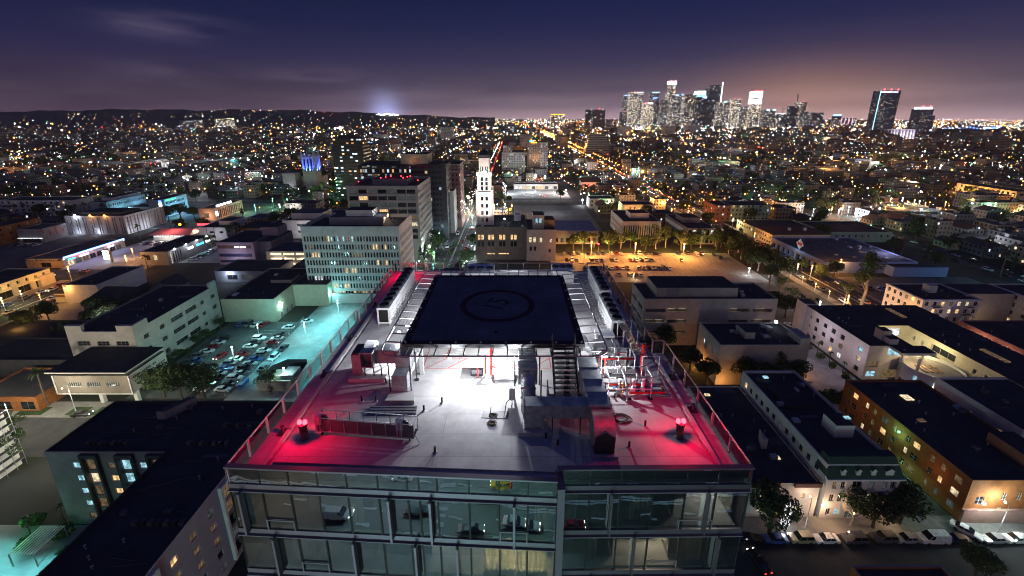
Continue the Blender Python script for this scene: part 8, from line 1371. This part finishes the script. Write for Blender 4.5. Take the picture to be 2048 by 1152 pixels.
def where(x, y):
    n_, lx, ly = min(LANDMARK, key=lambda l: (l[1] - x) ** 2 + (l[2] - y) ** 2); dx, dy = x - lx, y - ly
    return ('far beyond' if dy > 120 else 'behind' if dy > 25 and dy > abs(dx) * .6 else 'before' if dy < -25 and -dy > abs(dx) * .6 else 'right of' if dx > 0 else 'left of') + ' the ' + n_
cells = []
y = 175.
rr = random.Random(5)
while y < 2600:
    st = 19 if y < 700 else 30 if y < 1400 else 48; x = -1.3 * y - 30
    while x < 1.3 * y + 30:
        w, d = rr.uniform(.5, .9) * st, rr.uniform(.5, .92) * st
        if y < 700 and rr.random() < .18: w *= 1.7
        x0, y0 = x + rr.uniform(0, st * .2), y + rr.uniform(0, st * .2)
        if rr.random() < .9 and not blocked(x0, x0 + w, y0, y0 + d): cells.append((y, x0, x0 + w, y0, y0 + d, rr.choice([3.6, 4, 6.5, 7, 7, 9.8, 10, 13] if y > 260 else [4, 6.5, 7, 9.8]) * (1 if y < 900 else rr.choice([1, 1, 1.3, 1.6, 2.4])), rr.choice(list(PAL))))
        x += st
    y += st
cells.sort()
def house(mb, x0, x1, y0, y1, h, wall, far):
    mb.box(x0, x1, y0, y1, 0, h, wall, 'roof_dark', skip='tb')
    if not far and h < 8 and (x1 - x0) < 17 and rr.random() < .5:
        r = rr.choice(['roof_dark', 'roof_tile', 'roof_dark']); e = .5; k = h + min(x1 - x0, y1 - y0) * .25; cx5 = (x0 + x1) / 2
        mb.face([(x0 - e, y0 - e, h - .1), (x0 - e, y1 + e, h - .1), (cx5, y1 + e, k), (cx5, y0 - e, k)], r); mb.face([(x1 + e, y0 - e, h - .1), (x1 + e, y1 + e, h - .1), (cx5, y1 + e, k), (cx5, y0 - e, k)], r); mb.face([(x0, y0, h), (x1, y0, h), (cx5, y0, k - .1)], wall); return 'pitched'
    if far: mb.face([(x0, y0, h), (x1, y0, h), (x1, y1, h), (x0, y1, h)], 'roof_dark'); return 'flat'
    p = .5; r = rr.choice(['roof_dark', 'roof_dark', 'roof_grey'])
    mb.face([(x0 + .3, y0 + .3, h - p), (x1 - .3, y0 + .3, h - p), (x1 - .3, y1 - .3, h - p), (x0 + .3, y1 - .3, h - p)], r)
    a = [(x0, y0), (x1, y0), (x1, y1), (x0, y1)]; b = [(x0 + .3, y0 + .3), (x1 - .3, y0 + .3), (x1 - .3, y1 - .3), (x0 + .3, y1 - .3)]
    for i in range(4): j = (i + 1) % 4; mb.face([(*a[i], h), (*a[j], h), (*b[j], h), (*b[i], h)], wall); mb.face([(*b[i], h), (*b[j], h), (*b[j], h - p), (*b[i], h - p)], wall)
    return 'flat'
seen = {}; n_h = 0; far_b = MB()
for (yy, x0, x1, y0, y1, h, c) in cells:
    if n_h < 290:
        T = thing('city_building', 'x', 'building', ((x0 + x1) / 2, y0, 0), 'ordinary city buildings'); mb = MB(); kind = house(mb, x0, x1, y0, y1, h, 'ww_' + c, False); mb.build('building_shell', T)
        if h > 6 and kind == 'flat':
            u = MB(); ux, uy = rr.uniform(x0 + 2, x1 - 3), rr.uniform(y0 + 2, y1 - 3); u.box(ux, ux + 2.2, uy, uy + 2.4, h - .49, h + 1.6, 'ww_' + c if False else 'stucco_grey', 'roof_dark'); u.build('roof_hut', T)
        lab = '%s %s-storey %s-roofed %s %s' % (c, {3.6: 'one', 4: 'one', 6.5: 'two', 7: 'two'}.get(h, 'three' if h < 12 else 'four'), kind, 'house' if h < 8 and x1 - x0 < 17 else 'block', where((x0 + x1) / 2, y0))
        k = seen.get(lab, 0); seen[lab] = k + 1; T['label'] = lab if k == 0 else lab + ', the %s going back' % nth(k)
        n_h += 1
    else: house(far_b, x0, x1, y0, y1, h, ('ww_' + c) if y0 < 900 else ('wf_' + {'white': 'white', 'cream': 'tan', 'grey': 'grey', 'tan': 'tan', 'brick': 'brick', 'pale green': 'grey', 'blue-grey': 'grey', 'brown': 'brick'}[c]), y0 > 800)
tag(far_b.build('distant_buildings'), 'countless small distant buildings with scattered lit windows filling the plain to the horizon', 'distant city', kind='stuff')
# trees of the city: near ones are things, the rest one mass
seen = {}; n_t = 0; tm = []
y = 185.
while y < 1500:
    st = 14 if y < 480 else 30 if y < 900 else 60; x = -1.3 * y
    while x < 1.3 * y:
        if rr.random() < .6:
            px_, py_ = x + rr.uniform(0, st), y + rr.uniform(0, st)
            if not any(f[0] + 3 < px_ < f[1] - 3 and f[2] + 3 < py_ < f[3] - 3 for f in foot) and not any(abs(px_ - r) < 7 for r in YR) and not any(abs(py_ - r) < 7 for r in XR) and not any(c[1] - 1.5 < px_ < c[2] + 1.5 and c[3] - 1.5 < py_ < c[4] + 1.5 for c in cells if abs(c[0] - py_) < 80): tm.append((py_, px_))
        x += st
    y += st
tm.sort(); tb = MB()
for (ty, tx) in tm:
    if n_t < 190:
        kind = rr.choice(['round', 'round', 'round', 'loose', 'palm', 'cypress']); lab = {'round': 'dark leafy tree', 'loose': 'loose-limbed tree', 'palm': 'slender palm', 'cypress': 'narrow dark cypress'}[kind] + ' between houses ' + where(tx, ty); k = seen.get(lab, 0); seen[lab] = k + 1
        tree(kind, tx, ty, rr.uniform(1.1, 1.8), lab if k == 0 else lab + ', the %s going back' % nth(k), 'trees between the city houses'); n_t += 1
    else:
        s = rr.uniform(3, 6) * (1 if ty < 700 else 1.5)
        for q in range(7 if ty < 900 else 4):
            c = Vector((tx + rr.gauss(0, s * .45), ty + rr.gauss(0, s * .45), rr.uniform(3, 4 + s)))
            for w in range(7): v = Vector((rr.gauss(0, 1), rr.gauss(0, 1), rr.gauss(0, 1))).normalized(); a = v.orthogonal().normalized() * s * .35; b = v.cross(a); o_ = c + v * s * .3; tb.face([o_ - a, o_ - b, o_ + a, o_ + b], 'leaf_dark')
tag(tb.build('distant_trees'), 'dark mass of far-off street trees between the distant buildings', 'distant trees', kind='stuff')
# lights of the city: nearest lamps are things, the rest one mass of lamps
pts = []; lb = MB()
GL = ['lamp_orange', 'lamp_orange', 'lamp_warm', 'lamp_white', 'lamp_white', 'lamp_green', 'lamp_warm', 'lamp_white']
for x in YR:
    y = 300. if x in (-35.5, 155, -214) else 420.
    hue = rr.choice([['lamp_orange'] * 3 + ['lamp_warm'], ['lamp_white', 'lamp_warm', 'lamp_white', 'lamp_green'], ['lamp_orange', 'lamp_white', 'lamp_warm']]) if x != 155 else ['lamp_orange', 'lamp_orange', 'lamp_warm']
    while y < (1300 if abs(x) < 130 else 2700):
        if in_view(x, y):
            for s in (-7, 7): 
                if rr.random() < .6: pts.append((y + rr.uniform(-6, 6), x + s, 8, rr.choice(hue)))
        y += 38 + y * .012
for yy in XR:
    x = -1.3 * yy; hue = rr.choice([['lamp_orange'] * 3 + ['lamp_warm'], ['lamp_white', 'lamp_white', 'lamp_warm'], ['lamp_green', 'lamp_white', 'lamp_teal', 'lamp_warm']])
    while x < 1.3 * yy:
        if rr.random() < .75: pts.append((yy + rr.choice((-7, 7)), x + rr.uniform(-8, 8), 8, rr.choice(hue)))
        x += 40 + yy * .012
for _ in range(9500):
    u = rr.random(); y = 330 * math.exp(u * 3.05); x = rr.uniform(-1.3, 1.3) * y
    dk = .5 + .25 * math.sin(x * .011 + 1.3 * math.sin(y * .006)) + .25 * math.sin(y * .013 + x * .004 + 2)
    if rr.random() > .25 + dk + (.15 if x > 0 else -.1): continue
    pts.append((y, x, rr.uniform(3, 11) + (rr.uniform(0, 25) if y > 1500 and rr.random() < .3 else 0), rr.choice(GL + ['lamp_white', 'lamp_warm', 'lamp_warm', 'amber', 'tail_red', 'lamp_blue', 'neon_white'] + ['lamp_orange'] * (9 if x > 0 else 3))))
for _ in range(650): y = 4000 + 7500 * rr.random() ** 1.4; x = rr.uniform(-.05, 1.28) * y; pts.append((y, x, rr.uniform(4, 30), rr.choice(['lamp_white', 'lamp_warm', 'lamp_orange', 'lamp_white', 'lamp_warm'])))
for _ in range(420):   # the bright belt before downtown and out to the right
    y = rr.uniform(1500, 4200); x = rr.uniform(.15, 1.25) * y; pts.append((y, x, rr.uniform(4, 30), rr.choice(['lamp_white', 'lamp_white', 'lamp_warm', 'lamp_orange', 'lamp_blue', 'neon_white'])))
for _ in range(330):   # the dense glow at the feet of downtown
    y = rr.uniform(1300, 2900); x = rr.uniform(.2, .78) * y; pts.append((y, x, rr.uniform(4, 14), rr.choice(['lamp_white', 'lamp_warm', 'lamp_warm', 'lamp_orange', 'lamp_orange', 'lamp_white', 'tail_red', 'lamp_teal'])))
for _ in range(85):    # lit car parks, shop rows and queues of traffic: short strings of equal lamps
    y0 = 340 * math.exp(rr.random() * 2.5); x0 = rr.uniform(-1.2, 1.25) * y0; g = rr.choice(['lamp_white', 'lamp_white', 'lamp_orange', 'lamp_warm', 'lamp_teal', 'tail_red', 'head_white', 'lamp_green']); k = rr.randint(6, 16); st = (7 + y0 * .006) * rr.uniform(.7, 1.3)
    for i in range(k):
        for j in range(rr.choice([1, 1, 2])): pts.append((y0 + j * st + rr.uniform(-1, 1) * 2 + (i * st if g in ('tail_red', 'head_white') else 0), x0 + (i * st if g not in ('tail_red', 'head_white') else j * 5), rr.uniform(3, 8), g))
for i in range(75):    # lamps and traffic strung along the right avenue and the central avenue
    y = 290 + i * 18 + i * i * .12
    for s in (-10, 10): lb.octa(155 + s, y, 8.5, .0015 * y, 'lamp_orange')
    for k in (0, 7): pts.append((y + k, 151, 1, 'head_white')); pts.append((y + k + 3, 159, 1, 'tail_red'))
    if i < 45: pts.append((y + 60, -40, 1, 'head_white')); pts.append((y + 66, -31, 1, 'tail_red'))
    if i % 4 == 0: light((155, y, 9), ORANGE, 3600 * (y / 500), 1)
for yy in (520, 770, 1050):
    for i in range(60): pts.append((yy + rr.choice((-3, 3)), rr.uniform(-.9, 1.1) * yy, 1, rr.choice(['tail_red', 'head_white', 'head_white'])))
pts = [p for p in pts if not any(f[0] < p[1] < f[1] and f[2] < p[0] < f[3] for f in foot)]
pts.sort(); seen = {}; 
COLS = {'lamp_orange': ORANGE, 'lamp_warm': WARM, 'lamp_white': WHITE, 'lamp_green': GREEN, 'lamp_teal': TEAL}
names = {'lamp_orange': 'orange', 'lamp_warm': 'warm yellow', 'lamp_white': 'white', 'lamp_green': 'green', 'lamp_teal': 'teal'}
n_l = 0
for (y, x, h, g) in pts:
    if g in names and n_l < 190 and y < 800:
        lab = names[g] + ' street lamp ' + where(x, y); k = seen.get(lab, 0); seen[lab] = k + 1
        bright = rr.random() < .62; lamp(x, y, h, g, COLS[g], rr.uniform(1500, 5200) * (y / 450) if bright else 0, lab if k == 0 else lab + ', the %s going back' % nth(k), arm=0, head=.0014 * y * rr.uniform(.6, 1.1), group='street lamps of the city', r=.5); n_l += 1
    else: lb.octa(x, y, h, min(6, .00112 * y * rr.choice([.4, .5, .5, .6, .7, .9, 1.7])), g)
for _ in range(260):   # lamps up the hillside
    px = rr.uniform(-20, 980); Yd = rr.uniform(3300, 5150); t = (Yd / 5200 - .6) / .4; x = (px - CX) / FPX * Yd * 1.02
    rid = 226 - 6.5 * math.exp(-((px - 520) / 170) ** 2) - 4 * math.exp(-((px - 270) / 110) ** 2) + max(0, px - 700) * .035; yv = (rid - CY) / FPX; zt = HC - (SP + yv * CP) * 5200 / (CP - yv * SP); lb.octa(x, Yd, max(4, zt * t) + 6, rr.uniform(1.6, 4.2), rr.choice(['lamp_warm', 'lamp_orange', 'lamp_white', 'lamp_warm', 'lamp_green', 'crown_red']))
tag(lb.build('distant_lights'), 'thousands of distant street lamps and lit signs sparkling across the plain and hills', 'distant lights', kind='stuff')
for i in range(70):
    y = 520 * math.exp(rr.random() * 1.7); x = rr.uniform(-1.2, 1.2) * y; light((x, y, rr.uniform(9, 18)), rr.choice([ORANGE, ORANGE, WARM, WHITE, WARM, ORANGE, GREEN] if x > 0 else [ORANGE, WARM, WHITE, WHITE, TEAL, ORANGE]), 5500 * (y / 600) ** 1.6, 1.2)  # added lights at random spots, pooling on far streets and walls
# big patches of light in the middle distance from added lights without fixtures
for x, y, z, c, p in ((-150, 560, 20, ORANGE, 26000), (-420, 520, 18, WHITE, 22000), (-560, 700, 20, WHITE, 42000), (-300, 760, 20, ORANGE, 36000), (-700, 600, 18, ORANGE, 22000), (-90, 700, 20, WARM, 30000), (130, 620, 18, ORANGE, 26000), (300, 620, 18, WHITE, 26000), (420, 560, 16, ORANGE, 18000), (560, 650, 18, WHITE, 26000), (260, 430, 14, GREEN, 9000), (330, 330, 12, WHITE, 6000), (400, 300, 12, GREEN, 6000), (290, 250, 11, WHITE, 3600), (360, 400, 14, WARM, 7000), (700, 760, 20, ORANGE, 36000), (150, 900, 22, ORANGE, 42000), (480, 950, 22, WHITE, 50000), (20, 455, 12, WHITE, 9000), (50, 450, 12, (1, .9, .85), 12000), (150, 480, 14, (.7, .95, 1), 14000), (220, 510, 14, (.7, .95, 1), 14000), (-190, 410, 11, GREEN, 6000), (-150, 405, 11, ORANGE, 5000), (-100, 402, 11, ORANGE, 5000), (35, 350, 14, WHITE, 3500), (-330, 440, 12, WHITE, 9000), (210, 225, 10, (.55, .55, 1), 1400), (245, 180, 10, TEAL, 2200), (270, 330, 10, ORANGE, 3500), (450, 470, 12, WARM, 9000)): light((x, y, z), c, p, 1.2)
# ------------------------------------------------------------------ sky, camera, render settings
def make_sky():
    w = bpy.data.worlds.new('World'); SC.world = w; w.use_nodes = True
    n, l = w.node_tree.nodes, w.node_tree.links
    bg = n['Background']; bg.inputs['Strength'].default_value = 1.0
    tc = n.new('ShaderNodeTexCoord'); sp = n.new('ShaderNodeSeparateXYZ'); l.new(tc.outputs['Generated'], sp.inputs[0])
    def mth(op, a, b=None):
        k = n.new('ShaderNodeMath'); k.operation = op
        for i, q in enumerate((a, b)):
            if q is None: continue
            if isinstance(q, (int, float)): k.inputs[i].default_value = q
            else: l.new(q, k.inputs[i])
        return k.outputs[0]
    def ramp(stops, src):
        r = n.new('ShaderNodeValToRGB'); r.color_ramp.interpolation = 'LINEAR'; e = r.color_ramp.elements
        e[0].position, e[0].color = stops[0][0], lin(*stops[0][1]) + (1,); e[1].position, e[1].color = stops[-1][0], lin(*stops[-1][1]) + (1,)
        for p, c in stops[1:-1]: e.new(p).color = lin(*c) + (1,)
        l.new(src, r.inputs[0]); return r.outputs[0]
    def mix(f, a, b):
        m = n.new('ShaderNodeMix'); m.data_type = 'RGBA'
        if isinstance(f, float): m.inputs['Factor'].default_value = f
        else: l.new(f, m.inputs['Factor'])
        for k, q in (('A', a), ('B', b)):
            if isinstance(q, tuple): m.inputs[k].default_value = q + (1,)
            else: l.new(q, m.inputs[k])
        return m.outputs['Result']
    def add(a, b):
        v = n.new('ShaderNodeVectorMath'); v.operation = 'ADD'; l.new(a, v.inputs[0]); l.new(b, v.inputs[1]); return v.outputs[0]
    def scale(c, f):
        v = n.new('ShaderNodeVectorMath'); v.operation = 'SCALE'; v.inputs[0].default_value = c; l.new(f, v.inputs['Scale']); return v.outputs[0]
    z = sp.outputs['Z']
    left = ramp([(0, (96, 74, 92)), (.02, (80, 62, 80)), (.056, (62, 50, 72)), (.118, (39, 37, 74)), (.176, (22, 28, 66)), (.232, (13, 22, 56)), (.45, (18, 30, 76)), (1, (23, 39, 94))], z)
    right = ramp([(0, (204, 174, 184)), (.02, (146, 124, 138)), (.056, (92, 80, 98)), (.118, (56, 52, 84)), (.176, (32, 36, 76)), (.232, (18, 29, 70)), (.45, (19, 31, 78)), (1, (23, 39, 94))], z)
    az = n.new('ShaderNodeMapRange'); az.interpolation_type = 'SMOOTHSTEP'; az.inputs['From Min'].default_value = -.8; az.inputs['From Max'].default_value = .2
    l.new(sp.outputs['X'], az.inputs['Value'])
    col = mix(az.outputs['Result'], left, right)
    def lobe(px, py, sx, sz, c, extra=None):
        d = at_dir(px, py)
        s = n.new('ShaderNodeVectorMath'); s.operation = 'SUBTRACT'; l.new(tc.outputs['Generated'], s.inputs[0]); s.inputs[1].default_value = d
        m = n.new('ShaderNodeVectorMath'); m.operation = 'MULTIPLY'; l.new(s.outputs[0], m.inputs[0]); m.inputs[1].default_value = (1 / sx, 1 / sx, 1 / sz)
        q = n.new('ShaderNodeVectorMath'); q.operation = 'DOT_PRODUCT'; l.new(m.outputs[0], q.inputs[0]); l.new(m.outputs[0], q.inputs[1])
        e = mth('POWER', math.e, mth('MULTIPLY', q.outputs['Value'], -1.0))
        if extra is not None: e = mth('MULTIPLY', e, extra)
        return scale(c, e)
    mp = n.new('ShaderNodeMapping'); mp.inputs['Scale'].default_value = (3, 3, 16); l.new(tc.outputs['Generated'], mp.inputs['Vector'])
    nz = n.new('ShaderNodeTexNoise'); nz.inputs['Scale'].default_value = 1.6; nz.inputs['Detail'].default_value = 6; nz.inputs['Roughness'].default_value = .55; l.new(mp.outputs[0], nz.inputs['Vector'])
    cr = n.new('ShaderNodeMapRange'); cr.inputs['From Min'].default_value = .42; cr.inputs['From Max'].default_value = .75; l.new(nz.outputs[0], cr.inputs['Value'])
    cl = cr.outputs['Result']
    col = add(col, lobe(1610, 226, .17, .07, (.38, .17, .06)))
    col = add(col, lobe(1400, 240, .4, .05, (.05, .036, .045)))
    col = add(col, lobe(772, 232, .03, .034, (.5, .6, 1.2)))
    col = add(col, lobe(772, 240, .1, .06, (.05, .05, .1)))
    col = add(col, lobe(1180, 240, .1, .03, (.06, .03, .045)))
    col = add(col, lobe(340, 54, .075, .018, (.13, .1, .13), cl))
    col = add(col, lobe(320, 138, .07, .015, (.04, .03, .045), cl))
    col = add(col, lobe(700, 160, .16, .02, (.09, .068, .09), cl))
    col = add(col, lobe(1024, 200, 1.3, .03, (.075, .058, .066), cl))
    bk = n.new('ShaderNodeMapRange'); bk.interpolation_type = 'SMOOTHSTEP'; bk.inputs['From Min'].default_value = .1; bk.inputs['From Max'].default_value = -.5; l.new(sp.outputs['Y'], bk.inputs['Value'])   # glow of the rest of the city, behind the camera
    zz = mth('MULTIPLY', sp.outputs['Z'], 3.2); col = add(col, scale((.3, .25, .28), mth('MULTIPLY', bk.outputs['Result'], mth('POWER', math.e, mth('MULTIPLY', mth('MULTIPLY', zz, zz), -1.0)))))
    below = mth('LESS_THAN', sp.outputs['Z'], -.01)
    col = mix(below, col, (.012, .01, .014))
    sky = n.new('ShaderNodeTexSky'); sky.sky_type = 'NISHITA'; sky.sun_disc = False; sky.sun_elevation = math.radians(-7); sky.sun_rotation = math.radians(200)
    sv = n.new('ShaderNodeVectorMath'); sv.operation = 'SCALE'; l.new(sky.outputs[0], sv.inputs[0]); sv.inputs['Scale'].default_value = .004
    col = add(col, sv.outputs[0])
    l.new(col, bg.inputs['Color'])
def at_dir(px, py):
    x, y = (px - CX) / FPX, (py - CY) / FPX
    return Vector((x, CP - y * SP, -(SP + y * CP))).normalized()
make_sky()
hz = MB().box(-9200, 9200, -95, 13200, -1.2, 460, 'earth').build('haze'); hz['kind'] = 'stuff'; hz['label'] = 'thin evening haze over the city'
hm_ = bpy.data.materials.new('haze'); n_, l_ = nt(hm_); n_.remove(n_['Principled BSDF']); pv = n_.new('ShaderNodeVolumePrincipled'); pv.inputs['Color'].default_value = (.92, .88, .95, 1); pv.inputs['Density'].default_value = 4.4e-5; pv.inputs['Anisotropy'].default_value = .3; l_.new(pv.outputs[0], n_['Material Output'].inputs['Volume']); hz.data.materials.clear(); hz.data.materials.append(hm_)
sun = bpy.data.lights.new('faint_added_sun', 'SUN'); sun.energy = .012; sun.angle = math.radians(.5); sun.color = (.8, .86, 1)  # very dim sun lamp, added; no moon is seen to cast it
so = bpy.data.objects.new('faint_added_sun', sun); COL.objects.link(so); so.rotation_euler = (math.radians(40), 0, math.radians(200))
cam = bpy.data.cameras.new('camera'); co = bpy.data.objects.new('camera', cam); COL.objects.link(co)
cam.sensor_width = 36; cam.lens = FPX / 2048 * 36; cam.shift_y = -(576 - CY) / 2048; cam.clip_start = .1; cam.clip_end = 40000
co.location = (0, 0, HC); co.rotation_euler = (math.pi / 2 - PITCH, 0, 0)
SC.camera = co
SC.view_settings.view_transform = 'Standard'; SC.view_settings.look = 'None'; SC.view_settings.exposure = 0; SC.view_settings.gamma = 1
cy = SC.cycles
cy.use_denoising = True; cy.max_bounces = 5; cy.diffuse_bounces = 2; cy.glossy_bounces = 3; cy.transmission_bounces = 4; cy.transparent_max_bounces = 8
cy.sample_clamp_indirect = 4; cy.caustics_reflective = False; cy.caustics_refractive = False; cy.use_light_tree = True; cy.pixel_filter_type = 'BLACKMAN_HARRIS'; cy.filter_width = 1.05
